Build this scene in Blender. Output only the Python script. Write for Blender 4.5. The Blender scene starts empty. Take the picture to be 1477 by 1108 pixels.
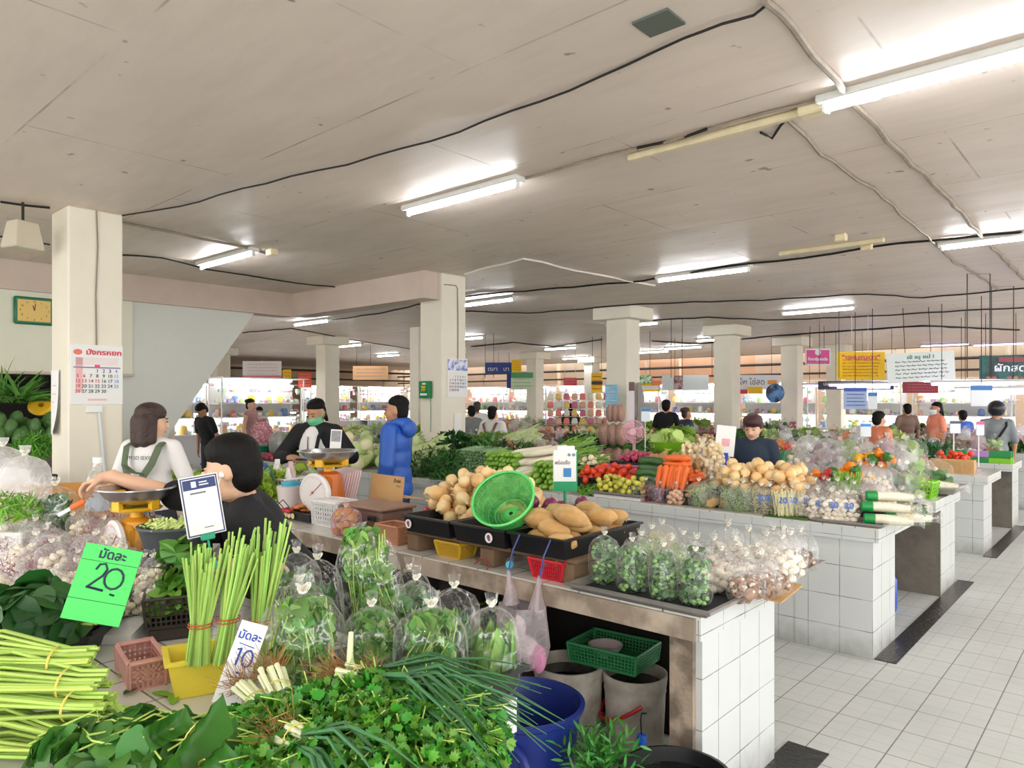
import bpy, math, random
from mathutils import Vector, Matrix, Euler, noise
PI = math.pi
RND = random.Random(11)
SC = bpy.context.scene
COL = SC.collection
V = Vector
# ------------------------------------------------------------------ camera calibration (1477 x 1108)
FPX, HX, HY, CAMZ = 1030.0, 738.5, 577.0, 1.65
YAW = math.atan((1655 - 738.5) / FPX)
SN, CS = math.sin(YAW), math.cos(YAW)
def atz(u, v, z):
    d = FPX * (z - CAMZ) / (HY - v); l = (u - HX) / FPX * d
    return V((CS * l - SN * d, SN * l + CS * d, z))
def aty(u, v, y):
    t = (u - HX) / FPX; d = y / (SN * t + CS); l = t * d
    return V((CS * l - SN * d, y, CAMZ + (HY - v) * d / FPX))
def atx(u, v, x):
    t = (u - HX) / FPX; d = x / (CS * t - SN); l = t * d
    return V((x, SN * l + CS * d, CAMZ + (HY - v) * d / FPX))
def atd(u, v, d):
    l = (u - HX) / FPX * d
    return V((CS * l - SN * d, SN * l + CS * d, CAMZ + (HY - v) * d / FPX))
def depth(p): return -SN * p[0] + CS * p[1]
# ------------------------------------------------------------------ materials
MATS = {}
def lin(c):
    return tuple(((x / 12.92) if x <= .04045 else ((x + .055) / 1.055) ** 2.4) for x in c)
def rgb(r, g, b): return lin((r / 255, g / 255, b / 255))
class NT:
    def __init__(s, m):
        s.t = m.node_tree; s.t.nodes.clear()
    def n(s, typ, **kw):
        nd = s.t.nodes.new(typ)
        for k, v in kw.items():
            if k.startswith('i_'):
                key = k[2:]; key = int(key) if key.isdigit() else key.replace('_', ' ')
                nd.inputs[key].default_value = v
            else: setattr(nd, k, v)
        return nd
    def l(s, a, b): s.t.links.new(a, b)
    def math(s, op, a, b=None, clamp=False):
        nd = s.n('ShaderNodeMath', operation=op, use_clamp=clamp)
        for i, x in enumerate((a, b)):
            if x is None: continue
            if isinstance(x, (int, float)): nd.inputs[i].default_value = x
            else: s.l(x, nd.inputs[i])
        return nd.outputs[0]
    def mix(s, f, a, b, mode='MIX'):
        nd = s.n('ShaderNodeMix', data_type='RGBA', blend_type=mode)
        for i, x in ((0, f), (6, a), (7, b)):
            if isinstance(x, (int, float)): nd.inputs[i].default_value = x
            elif isinstance(x, tuple): nd.inputs[i].default_value = (*x[:3], 1)
            else: s.l(x, nd.inputs[i])
        return nd.outputs[2]
    def ramp(s, f, stops):
        nd = s.n('ShaderNodeValToRGB')
        el = nd.color_ramp.elements
        while len(el) < len(stops): el.new(.5)
        for e, (p, c) in zip(el, stops):
            e.position = p; e.color = (*c[:3], 1) if isinstance(c, tuple) else (c, c, c, 1)
        s.l(f, nd.inputs[0]); return nd.outputs[0]
    def noise(s, vec, scale, detail=3, rough=.55):
        nd = s.n('ShaderNodeTexNoise', i_Scale=scale, i_Detail=detail, i_Roughness=rough)
        if vec is not None: s.l(vec, nd.inputs['Vector'])
        return nd.outputs['Fac']
def mat(name, col=None, rough=.5, metal=0, nz=0, ns=8, isl=0, ob=0, trans=0, bump=0, bs=30, spec=.5, emit=None, es=1, hue=0, col2=None, cs=5, coat=0):
    """plain painted / organic material with optional noise, per-island and per-object variation"""
    if name in MATS: return MATS[name]
    m = bpy.data.materials.new(name); m.use_nodes = True; MATS[name] = m
    t = NT(m); out = t.n('ShaderNodeOutputMaterial')
    p = t.n('ShaderNodeBsdfPrincipled', i_Roughness=rough, i_Metallic=metal)
    p.inputs['Specular IOR Level'].default_value = spec
    if coat: p.inputs['Coat Weight'].default_value = coat
    c = tuple(col); cur = None
    tc = t.n('ShaderNodeTexCoord').outputs['Object'] if (nz or bump or col2) else None
    if col2:
        f = t.ramp(t.noise(tc, cs, 4), [(.42, 0.0), (.58, 1.0)])
        cur = t.mix(f, c, tuple(col2))
    if nz or isl or ob:
        val = 1.0; h = .5
        if nz:
            k = t.math('MULTIPLY', t.math('SUBTRACT', t.noise(tc, ns), .5), nz * 2.4); val = t.math('ADD', k, val)
        if isl:
            r = t.n('ShaderNodeNewGeometry').outputs['Random Per Island']
            k = t.math('MULTIPLY', t.math('SUBTRACT', r, .5), isl * 2); val = t.math('ADD', k, val)
            if hue: h = t.math('ADD', t.math('MULTIPLY', t.math('SUBTRACT', t.math('FRACT', t.math('MULTIPLY', r, 7.3)), .5), hue), .5)
        if ob:
            r = t.n('ShaderNodeObjectInfo').outputs['Random']
            k = t.math('MULTIPLY', t.math('SUBTRACT', r, .5), ob * 2); val = t.math('ADD', k, val)
        hs = t.n('ShaderNodeHueSaturation')
        if cur is None: hs.inputs['Color'].default_value = (*c, 1)
        else: t.l(cur, hs.inputs['Color'])
        t.l(val, hs.inputs['Value'])
        if h != .5: t.l(h, hs.inputs['Hue'])
        cur = hs.outputs[0]
    if cur is None: p.inputs['Base Color'].default_value = (*c, 1)
    else: t.l(cur, p.inputs['Base Color'])
    if bump:
        b = t.n('ShaderNodeBump', i_Strength=bump, i_Distance=.02); t.l(t.noise(tc, bs, 4), b.inputs['Height']); t.l(b.outputs[0], p.inputs['Normal'])
    if emit:
        p.inputs['Emission Color'].default_value = (*emit, 1); p.inputs['Emission Strength'].default_value = es
    sh = p.outputs[0]
    if trans:
        tr = t.n('ShaderNodeBsdfTranslucent')
        if cur is None: tr.inputs[0].default_value = (*c, 1)
        else: t.l(cur, tr.inputs[0])
        mx = t.n('ShaderNodeMixShader', i_0=trans); t.l(sh, mx.inputs[1]); t.l(tr.outputs[0], mx.inputs[2]); sh = mx.outputs[0]
    t.l(sh, out.inputs[0]); return m
def film(name, base=.12, edge=.6, tint=(1, 1, 1), rough=.12, white=.35, crinkle=.6, sc=22, lines=.34):
    """thin clear or milky plastic: transparent, with painted white crinkle highlights and a little milk at grazing angles"""
    if name in MATS: return MATS[name]
    m = bpy.data.materials.new(name); m.use_nodes = True; MATS[name] = m
    t = NT(m); out = t.n('ShaderNodeOutputMaterial')
    tc = t.n('ShaderNodeTexCoord').outputs['Object']
    nf = t.noise(tc, sc, 3, .6)
    b = t.n('ShaderNodeBump', i_Strength=crinkle, i_Distance=.02); t.l(nf, b.inputs['Height'])
    tr = t.n('ShaderNodeBsdfTransparent'); tr.inputs[0].default_value = (*tint, 1)
    gl = t.n('ShaderNodeBsdfGlossy', i_Roughness=rough); t.l(b.outputs[0], gl.inputs['Normal'])
    gl.inputs[0].default_value = (1, 1, 1, 1)
    df = t.n('ShaderNodeBsdfTranslucent'); df.inputs[0].default_value = (.9 * tint[0], .9 * tint[1], .9 * tint[2], 1)
    dd = t.n('ShaderNodeBsdfDiffuse'); dd.inputs[0].default_value = (.9 * tint[0], .9 * tint[1], .9 * tint[2], 1)
    m0 = t.n('ShaderNodeMixShader', i_0=.5); t.l(df.outputs[0], m0.inputs[1]); t.l(dd.outputs[0], m0.inputs[2])
    m1 = t.n('ShaderNodeMixShader', i_0=white); t.l(gl.outputs[0], m1.inputs[1]); t.l(m0.outputs[0], m1.inputs[2])
    lw = t.n('ShaderNodeLayerWeight', i_Blend=.35)
    f = t.math('ADD', t.math('MULTIPLY', t.math('POWER', lw.outputs['Facing'], 3.2), edge), base)
    a1 = t.math('ABSOLUTE', t.math('SUBTRACT', nf, .5)); a2 = t.math('ABSOLUTE', t.math('SUBTRACT', t.noise(tc, sc * .4, 2), .5))
    cr = t.math('MAXIMUM', t.ramp(a1, [(.0, 1.0), (.022, 0.0)]), t.ramp(a2, [(.0, 1.0), (.014, 0.0)]))
    f = t.math('ADD', f, t.math('MULTIPLY', cr, lines), clamp=True)  # white highlights of the crinkles painted in along noise contours
    m2 = t.n('ShaderNodeMixShader'); t.l(f, m2.inputs[0]); t.l(tr.outputs[0], m2.inputs[1]); t.l(m1.outputs[0], m2.inputs[2])
    t.l(m2.outputs[0], out.inputs[0]); return m
def emitter(name, col, s):
    if name in MATS: return MATS[name]
    m = bpy.data.materials.new(name); m.use_nodes = True; MATS[name] = m
    t = NT(m); out = t.n('ShaderNodeOutputMaterial'); e = t.n('ShaderNodeEmission', i_Strength=s)
    e.inputs[0].default_value = (*col, 1); t.l(e.outputs[0], out.inputs[0]); return m
# ------------------------------------------------------------------ mesh builder
def TR(loc=(0, 0, 0), rot=(0, 0, 0), sc=(1, 1, 1)):
    if isinstance(sc, (int, float)): sc = (sc, sc, sc)
    return Matrix.LocRotScale(V(loc), Euler(rot), V(sc))
def align(d, up=(0, 0, 1)):
    """matrix whose +Z points along d"""
    z = V(d).normalized(); u = V(up)
    if abs(z.dot(u)) > .98: u = V((1, 0, 0))
    x = u.cross(z).normalized(); y = z.cross(x)
    return Matrix((x, y, z)).transposed().to_4x4()
class MB:
    def __init__(s): s.v = []; s.f = []; s.m = []; s.mi = 0
    def add(s, vs, fs, M=None):
        o = len(s.v)
        s.v.extend([tuple(M @ V(p)) for p in vs] if M is not None else [tuple(p) for p in vs])
        s.f.extend([tuple(i + o for i in f) for f in fs]); s.m.extend([s.mi] * len(fs)); return s
    def box(s, c, d, M=None, rz=0, taper=1.0, bev=0):
        x, y, z = d[0] / 2, d[1] / 2, d[2] / 2
        R_ = Matrix.Translation(V(c)) @ Matrix.Rotation(rz, 4, 'Z')
        if M is not None: R_ = M @ R_
        if bev:
            b = min(bev, x * .9, y * .9, z * .9); vs = []; 
            for zz, k in ((-z, b), (-z + b, 0), (z - b, 0), (z, b)):
                for sx, sy in ((-1, -1), (1, -1), (1, 1), (-1, 1)):
                    X, Y = x - k, y - k
                    t_ = taper if zz > 0 else 1
                    for q in ((0, 1) if sx * sy > 0 else (1, 0)):
                        if q == 0: vs.append((sx * (X - b + k) * t_ if k == 0 else sx * (X - b + k) * t_, sy * Y * t_, zz))
                        else: vs.append((sx * X * t_, sy * (Y - b + k) * t_, zz))
            fs = [tuple(range(7, -1, -1)), tuple(range(24, 32))]
            for r in range(3):
                for i in range(8): fs.append((r * 8 + i, r * 8 + (i + 1) % 8, r * 8 + 8 + (i + 1) % 8, r * 8 + 8 + i))
            # corner order fix: recompute as octagon sorted by angle
            nv = []
            for r in range(4):
                ring = vs[r * 8:r * 8 + 8]; ring.sort(key=lambda p: math.atan2(p[1] / max(y, 1e-6), p[0] / max(x, 1e-6))); nv += ring
            return s.add(nv, fs, R_)
        vs = [(-x, -y, -z), (x, -y, -z), (x, y, -z), (-x, y, -z), (-x * taper, -y * taper, z), (x * taper, -y * taper, z), (x * taper, y * taper, z), (-x * taper, y * taper, z)]
        return s.add(vs, [(3, 2, 1, 0), (4, 5, 6, 7), (0, 1, 5, 4), (1, 2, 6, 5), (2, 3, 7, 6), (3, 0, 4, 7)], R_)
    def lathe(s, prof, seg=20, M=None, ex=1.0, cap0=True, cap1=True, wob=None):
        vs = []; fs = []; n = len(prof)
        for k, (r, z) in enumerate(prof):
            for i in range(seg):
                a = 2 * PI * i / seg; w = wob(a, k) if wob else 1
                vs.append((r * w * math.cos(a), r * w * ex * math.sin(a), z))
        for k in range(n - 1):
            for i in range(seg):
                j = (i + 1) % seg; fs.append((k * seg + i, k * seg + j, k * seg + seg + j, k * seg + seg + i))
        if cap0: fs.append(tuple(range(seg - 1, -1, -1)))
        if cap1: fs.append(tuple(range((n - 1) * seg, n * seg)))
        return s.add(vs, fs, M)
    def ball(s, c=(0, 0, 0), r=(1, 1, 1), seg=12, rings=8, M=None, jit=0, rnd=None):
        if isinstance(r, (int, float)): r = (r, r, r)
        vs = [(0, 0, -1)]; fs = []
        for k in range(1, rings):
            a = PI * k / rings - PI / 2
            for i in range(seg):
                b = 2 * PI * i / seg; vs.append((math.cos(a) * math.cos(b), math.cos(a) * math.sin(b), math.sin(a)))
        vs.append((0, 0, 1)); T = len(vs) - 1
        for i in range(seg):
            j = (i + 1) % seg; fs.append((0, 1 + j, 1 + i)); fs.append((T, T - seg + i, T - seg + j))
            for k in range(rings - 2): fs.append((1 + k * seg + i, 1 + k * seg + j, 1 + (k + 1) * seg + j, 1 + (k + 1) * seg + i))
        if jit:
            sd = (rnd or RND).random() * 50
            vs = [tuple(V(p) * (1 + jit * noise.noise(V(p) * 1.3 + V((sd, 0, 0))))) for p in vs]
        R_ = Matrix.Translation(V(c)) @ Matrix.Diagonal((r[0], r[1], r[2], 1))
        return s.add(vs, fs, (M @ R_) if M is not None else R_)
    def tube(s, pts, r, seg=6, cap=True, flat=1.0):
        pts = [V(p) for p in pts]; n = len(pts)
        rs = list(r) if isinstance(r, (list, tuple)) else [r] * n
        vs = []; fs = []; prev = None
        for i, p in enumerate(pts):
            t = (pts[min(i + 1, n - 1)] - pts[max(i - 1, 0)])
            t = t.normalized() if t.length > 1e-9 else V((0, 0, 1))
            if prev is None:
                a = V((0, 0, 1)) if abs(t.z) < .9 else V((1, 0, 0)); x = t.cross(a).normalized()
            else:
                x = prev - t * prev.dot(t); x = x.normalized() if x.length > 1e-6 else t.orthogonal().normalized()
            prev = x; y = t.cross(x)
            for k in range(seg):
                b = 2 * PI * k / seg; vs.append(p + (x * math.cos(b) + y * math.sin(b) * flat) * rs[i])
        for i in range(n - 1):
            for k in range(seg):
                j = (k + 1) % seg; fs.append((i * seg + k, i * seg + j, i * seg + seg + j, i * seg + seg + k))
        if cap: fs.append(tuple(range(seg - 1, -1, -1))); fs.append(tuple(range((n - 1) * seg, n * seg)))
        return s.add(vs, fs)
    def cap(s, a, ra, b, rb, seg=10, k=4):
        """tapered capsule"""
        a, b = V(a), V(b); d = b - a; L = d.length
        M = Matrix.Translation(a) @ align(d if L > 1e-6 else (0, 0, 1))
        pr = [(ra * math.cos(-PI / 2 + PI / 2 * i / k), ra * math.sin(-PI / 2 + PI / 2 * i / k)) for i in range(k + 1)]
        pr += [(rb * math.cos(PI / 2 * i / k), L + rb * math.sin(PI / 2 * i / k)) for i in range(k + 1)]
        pr[0] = (.001, pr[0][1]); pr[-1] = (.001, pr[-1][1])
        return s.lathe(pr, seg, M)
    def leaf(s, p, d, n, L, W, curl=.2, shape='oval', fold=.15):
        """one leaf blade from p along d, upper side n"""
        d = V(d).normalized(); n = V(n); x = d.cross(n)
        x = x.normalized() if x.length > 1e-5 else d.orthogonal().normalized(); n = x.cross(d)
        p = V(p)
        if shape == 'cor':
            out = [(0, 0), (.32, .12), (.5, .38), (.38, .42), (.52, .72), (.3, .66), (.2, .95), (.0, .78), (-.2, .95), (-.3, .66), (-.52, .72), (-.38, .42), (-.5, .38), (-.32, .12)]
            vs = [p + d * (L * .5) - n * (curl * L * .0)]
            for a, b in out: vs.append(p + x * (a * W) + d * (b * L) + n * (-curl * L * (b - .5) ** 2 + fold * W * abs(a)))
            k = len(out); fs = [(0, 1 + i, 1 + (i + 1) % k) for i in range(k)]
            return s.add(vs, fs)
        prof = {'oval': [(0, .05), (.25, .8), (.55, 1), (.82, .62), (1, .03)], 'round': [(0, .3), (.12, .95), (.45, 1.1), (.8, .85), (1, .15)],
                'lance': [(0, .25), (.3, 1), (.7, .7), (1, .02)], 'blade': [(0, 1), (.5, .9), (.85, .5), (1, .05)]}[shape]
        vs = []; fs = []
        for t, w in prof:
            c = p + d * (t * L) - n * (curl * L * t * t); w2 = w * W * .5
            vs += [c - x * w2 + n * (fold * w2), c, c + x * w2 + n * (fold * w2)]
        for i in range(len(prof) - 1):
            b = i * 3; fs += [(b, b + 1, b + 4, b + 3), (b + 1, b + 2, b + 5, b + 4)]
        return s.add(vs, fs)
    def mesh(s, name, mats, smooth=True, ang=40):
        me = bpy.data.meshes.new(name); me.from_pydata(s.v, [], s.f)
        for m in mats: me.materials.append(m)
        if len(mats) > 1: me.polygons.foreach_set('material_index', s.m)
        me.update()
        if smooth:
            me.polygons.foreach_set('use_smooth', [True] * len(s.f))
            if ang < 180: me.set_sharp_from_angle(angle=math.radians(ang))
        return me
    def build(s, name, mats, parent=None, smooth=True, ang=40, loc=None, rot=None):
        if not isinstance(mats, (list, tuple)): mats = [mats]
        o = bpy.data.objects.new(name, s.mesh(name, mats, smooth, ang)); COL.objects.link(o)
        if parent is not None: o.parent = parent
        if loc is not None: o.location = loc
        if rot is not None: o.rotation_euler = rot
        return o
def tag(o, label, cat, group=None, kind=None):
    o['label'] = label; o['category'] = cat
    if group: o['group'] = group
    if kind: o['kind'] = kind
    return o
def thing(name, label, cat, loc=(0, 0, 0), rz=0, group=None):
    o = bpy.data.objects.new(name, None); COL.objects.link(o); o.empty_display_size = .05
    o.location = loc; o.rotation_euler = rz if isinstance(rz, (tuple, Euler)) else (0, 0, rz)
    return tag(o, label, cat, group)
def struct(o, label=None, cat=None):
    o['kind'] = 'structure'
    if label: o['label'] = label; o['category'] = cat
    return o
def put(o, loc, rot=0, sc=1):
    o.location = loc; o.rotation_euler = rot if isinstance(rot, (tuple, Euler)) else (0, 0, rot)
    o.scale = (sc, sc, sc) if isinstance(sc, (int, float)) else sc
    return o
KIDS = {}
def dup(src, loc, rot=0, sc=1, label=None, group=None):
    c = src.copy(); COL.objects.link(c); put(c, loc, rot, sc)
    if label: c['label'] = label
    if group: c['group'] = group
    if src.name not in KIDS: KIDS[src.name] = [(k, list(k.children)) for k in src.children]
    for k, subs in KIDS[src.name]:
        d = k.copy(); COL.objects.link(d); d.parent = c
        for q in subs:
            e = q.copy(); COL.objects.link(e); e.parent = d
    return c
class Pool:
    """first request uses the source itself, later ones are copies"""
    def __init__(s, src): s.src = src; s.used = False
    def place(s, loc, rot=0, sc=1, label=None, group=None, cat=None):
        if not s.used:
            s.used = True; o = put(s.src, loc, rot, sc)
            if label: o['label'] = label
            if group: o['group'] = group
        else: o = dup(s.src, loc, rot, sc, label, group)
        return o
def single(name, mb, mats, label, cat, group=None, **kw):
    return tag(mb.build(name, mats, **kw), label, cat, group)
# lettering -------------------------------------------------------
def text(body, size, parent, name='lettering', m=None, loc=(0, 0, 0), rot=(PI / 2, 0, 0), align_='CENTER', sx=1, thick=.0006, fit=None, bold=0):
    cu = bpy.data.curves.new('lettering', 'FONT'); cu.body = body; cu.size = size; cu.align_x = align_; cu.align_y = 'CENTER'
    cu.extrude = thick; cu.offset = bold; cu.resolution_u = 3
    tmp = bpy.data.objects.new('tmp', cu); COL.objects.link(tmp)
    bpy.context.view_layer.update()
    me = bpy.data.meshes.new_from_object(tmp.evaluated_get(bpy.context.evaluated_depsgraph_get()))
    bpy.data.objects.remove(tmp); bpy.data.curves.remove(cu)
    me.materials.clear(); me.materials.append(m)
    if fit and len(me.vertices):
        xs = [v.co.x for v in me.vertices]; w = max(xs) - min(xs)
        if w > 1e-6: sx = fit / w
    o = bpy.data.objects.new(name, me); COL.objects.link(o); o.parent = parent; o.location = loc; o.rotation_euler = rot; o.scale = (sx, 1, 1)
    return o
# ================================================================== camera, world, view
cd = bpy.data.cameras.new('camera'); cam = bpy.data.objects.new('camera', cd); COL.objects.link(cam)
cam.location = (0, 0, CAMZ); cam.rotation_euler = (PI / 2, 0, YAW)
cd.sensor_width = 36; cd.lens = 36 * FPX / 1477; cd.shift_y = (HY - 554) / 1477; cd.clip_start = .05; cd.clip_end = 200
SC.camera = cam
w = bpy.data.worlds.new('daylight'); SC.world = w; w.use_nodes = True
bg = w.node_tree.nodes['Background']; bg.inputs[0].default_value = (1.0, .985, .965, 1); bg.inputs[1].default_value = 1.45
SC.view_settings.view_transform = 'Standard'; SC.view_settings.look = 'None'; SC.view_settings.gamma = 1; SC.view_settings.exposure = 1.28
SC.cycles.max_bounces = 9; SC.cycles.diffuse_bounces = 4; SC.cycles.glossy_bounces = 3; SC.cycles.transmission_bounces = 4; SC.cycles.transparent_max_bounces = 28
SC.cycles.use_denoising = True; SC.cycles.caustics_reflective = False; SC.cycles.caustics_refractive = False; SC.cycles.sample_clamp_indirect = 6
# ================================================================== shell materials
def mat_floor():
    m = bpy.data.materials.new('floor tiles'); m.use_nodes = True; t = NT(m)
    out = t.n('ShaderNodeOutputMaterial'); p = t.n('ShaderNodeBsdfPrincipled', i_Roughness=.32)
    tc = t.n('ShaderNodeTexCoord').outputs['Object']
    b1 = t.n('ShaderNodeTexBrick', offset=0, squash=1); t.l(tc, b1.inputs[0])
    for k, v in (('Scale', 1), ('Mortar Size', .0035), ('Mortar Smooth', .3), ('Brick Width', .304), ('Row Height', .304), ('Bias', 0)): b1.inputs[k].default_value = v
    b2 = t.n('ShaderNodeTexBrick', offset=0, squash=1); t.l(tc, b2.inputs[0])
    for k, v in (('Scale', 1), ('Mortar Size', .0022), ('Mortar Smooth', .4), ('Brick Width', .1013), ('Row Height', .1013), ('Bias', 0)): b2.inputs[k].default_value = v
    n1 = t.noise(tc, 1.3, 4); n2 = t.noise(tc, 9, 3)
    base = t.mix(t.ramp(n1, [(.35, 0.0), (.7, 1.0)]), rgb(197, 199, 196), rgb(182, 185, 181))
    base = t.mix(t.math('MULTIPLY', n2, .12), base, rgb(150, 150, 142))
    c = t.mix(t.math('MULTIPLY', b2.outputs['Fac'], .6), base, rgb(150, 151, 146))
    c = t.mix(t.math('MULTIPLY', b1.outputs['Fac'], .85), c, rgb(104, 102, 95))
    t.l(c, p.inputs['Base Color'])
    bm = t.n('ShaderNodeBump', i_Strength=.25, i_Distance=.003, invert=True); t.l(t.math('ADD', b2.outputs['Fac'], b1.outputs['Fac']), bm.inputs['Height']); t.l(bm.outputs[0], p.inputs['Normal'])
    t.l(t.math('ADD', t.math('MULTIPLY', n2, .15), .42), p.inputs['Roughness'])
    t.l(p.outputs[0], out.inputs[0]); return m
def mat_ceiling():
    m = bpy.data.materials.new('ceiling concrete'); m.use_nodes = True; t = NT(m)
    out = t.n('ShaderNodeOutputMaterial'); p = t.n('ShaderNodeBsdfPrincipled', i_Roughness=.55)
    tc = t.n('ShaderNodeTexCoord').outputs['Object']
    b1 = t.n('ShaderNodeTexBrick', offset=.37, squash=1); t.l(tc, b1.inputs[0])
    for k, v in (('Scale', 1), ('Mortar Size', .008), ('Mortar Smooth', .5), ('Brick Width', 2.44), ('Row Height', 1.22), ('Bias', 0)): b1.inputs[k].default_value = v
    mp = t.n('ShaderNodeMapping'); mp.inputs['Scale'].default_value = (.35, 1.6, 1); t.l(tc, mp.inputs[0])
    n1 = t.noise(tc, .55, 4); n2 = t.noise(mp.outputs[0], 3.5, 5, .65); n3 = t.noise(tc, 7.5, 2); n4 = t.noise(tc, 1.9, 3)
    base = t.mix(t.ramp(n1, [(.3, 0.0), (.7, 1.0)]), rgb(236, 220, 207), rgb(221, 207, 197))
    base = t.mix(t.math('MULTIPLY', t.ramp(n2, [(.45, 0.0), (.8, 1.0)]), .22), base, rgb(176, 160, 146))
    c = t.mix(t.math('MULTIPLY', t.math('MULTIPLY', b1.outputs['Fac'], t.ramp(n4, [(.42, 0.0), (.6, 1.0)])), .55), base, rgb(92, 80, 70))
    spot = t.math('MULTIPLY', t.ramp(n3, [(.715, 0.0), (.76, 1.0)]), .6)
    c = t.mix(spot, c, rgb(62, 52, 44)); t.l(c, p.inputs['Base Color'])
    t.l(t.ramp(n2, [(.3, .36), (.7, .6)]), p.inputs['Roughness'])
    bm = t.n('ShaderNodeBump', i_Strength=.25, i_Distance=.01); t.l(n2, bm.inputs['Height']); t.l(bm.outputs[0], p.inputs['Normal'])
    t.l(p.outputs[0], out.inputs[0]); return m
def mat_tile(name='white wall tiles', size=.2, z0=.028, dirt=True, top=False, mortar=.0022, col=(208, 212, 211)):
    m = bpy.data.materials.new(name); m.use_nodes = True; t = NT(m)
    out = t.n('ShaderNodeOutputMaterial'); p = t.n('ShaderNodeBsdfPrincipled', i_Roughness=.22)
    g = t.n('ShaderNodeNewGeometry'); sp = t.n('ShaderNodeSeparateXYZ'); t.l(g.outputs['Position'], sp.inputs[0])
    cx = t.n('ShaderNodeCombineXYZ'); t.l(sp.outputs[0] if top else t.math('ADD', sp.outputs[0], sp.outputs[1]), cx.inputs[0]); t.l(sp.outputs[1] if top else t.math('ADD', sp.outputs[2], z0), cx.inputs[1])
    b1 = t.n('ShaderNodeTexBrick', offset=0, squash=1); t.l(cx.outputs[0], b1.inputs[0])
    for k, v in (('Scale', 1), ('Mortar Size', mortar), ('Mortar Smooth', .2), ('Brick Width', size), ('Row Height', size), ('Bias', 0)): b1.inputs[k].default_value = v
    n1 = t.noise(g.outputs['Position'], 4, 4); n2 = t.noise(g.outputs['Position'], 18, 4)
    base = t.mix(t.math('MULTIPLY', n1, .35), rgb(*col), rgb(184, 188, 185))
    low = t.ramp(t.math('ADD', sp.outputs[2], t.math('MULTIPLY', n2, .12)), [(.05, 1.0), (.22, 0.0)])
    if dirt: base = t.mix(t.math('MULTIPLY', low, t.math('MULTIPLY', n1, 1.0)), base, rgb(120, 118, 108))
    gc = t.mix(t.ramp(n1, [(.4, 0.0), (.62, 1.0)]), rgb(176, 176, 170), rgb(88, 86, 80))
    c = t.mix(b1.outputs['Fac'], base, gc); t.l(c, p.inputs['Base Color'])
    bm = t.n('ShaderNodeBump', i_Strength=.4, i_Distance=.003, invert=True); t.l(b1.outputs['Fac'], bm.inputs['Height']); t.l(bm.outputs[0], p.inputs['Normal'])
    t.l(p.outputs[0], out.inputs[0]); return m
MFLOOR, MCEIL, MTILE = mat_floor(), mat_ceiling(), mat_tile()
MCOL = mat('column paint', rgb(236, 229, 212), .6, nz=.06, ns=3, bump=.12, bs=14)
MWALLW = mat('wall paint', rgb(226, 226, 206), .6, nz=.05, ns=2)
MBEAM = mat('beam paint', rgb(206, 188, 174), .6, nz=.1, ns=3)
MCONC = mat('bare concrete', rgb(170, 152, 134), .85, nz=.25, ns=6, col2=rgb(120, 106, 92), cs=7, bump=.4, bs=25)
MDARK = mat('painted recess shade', rgb(34, 29, 26), .9, nz=.3, ns=5)  # shade inside the bay and under the counters, put in as colour
MBLK = mat('black wire', rgb(24, 22, 20), .6)
MPIPE = mat('dusty conduit', rgb(150, 138, 124), .7, nz=.3, ns=12)
MTUBE = emitter('lit tube', (.95, .97, 1.0), 27)
MTUBEP = emitter('violet tube', (.70, .48, 1.0), 3.2)
MWHITE = mat('white metal', rgb(225, 225, 222), .4)
MYELT = mat('yellowed housing', rgb(228, 214, 178), .6, nz=.2, ns=9)
# ================================================================== floor, ceiling, walls
mb = MB(); mb.box((-11, 12, -.05), (60, 60, .1)); struct(mb.build('floor', MFLOOR, smooth=False))
mb = MB(); mb.box((-14.5, 10.75, 3.35), (34, 27.5, .2)); struct(mb.build('ceiling', MCEIL, smooth=False))
# side wall with the clock: painted above, open bay below with its shade painted near black
XW = -9.7
mb = MB(); mb.box((XW - .1, .6, 2.6), (.2, 6.0, 1.3)); struct(mb.build('wall_left', MWALLW, smooth=False))
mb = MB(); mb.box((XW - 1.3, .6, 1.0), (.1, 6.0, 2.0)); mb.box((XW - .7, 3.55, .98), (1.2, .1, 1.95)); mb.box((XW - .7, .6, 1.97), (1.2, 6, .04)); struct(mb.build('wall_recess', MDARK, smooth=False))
mb = MB(); mb.box((XW + .03, .6, 1.965), (.08, 6.0, .03)); struct(mb.build('trim_1', MBEAM, smooth=False))
# stair flight: pale plastered underside sloping down towards the bay
sy = [(3.3, 2.92), (5.28, 2.92), (4.02, 1.13), (3.72, .70), (3.3, .10)]
mb = MB(); n = len(sy)
mb.add([(XW - .02, y, z) for y, z in sy] + [(XW - 1.5, y, z) for y, z in sy], [tuple(range(n)), tuple(range(2 * n - 1, n - 1, -1))] + [(i, i + n, (i + 1) % n + n, (i + 1) % n) for i in range(n)])
struct(mb.build('wall_stair', mat('stair plaster', rgb(214, 216, 208), .45, nz=.06, ns=2), smooth=False))
mb = MB(); mb.box((XW - .1, 3.1, 3.08), (.3, 5.5, .34)); mb.box((XW / 2 - 3.3, 6.0, 3.08), (3.0, .3, .34)); struct(mb.build('beam', MBEAM, smooth=False))
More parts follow.
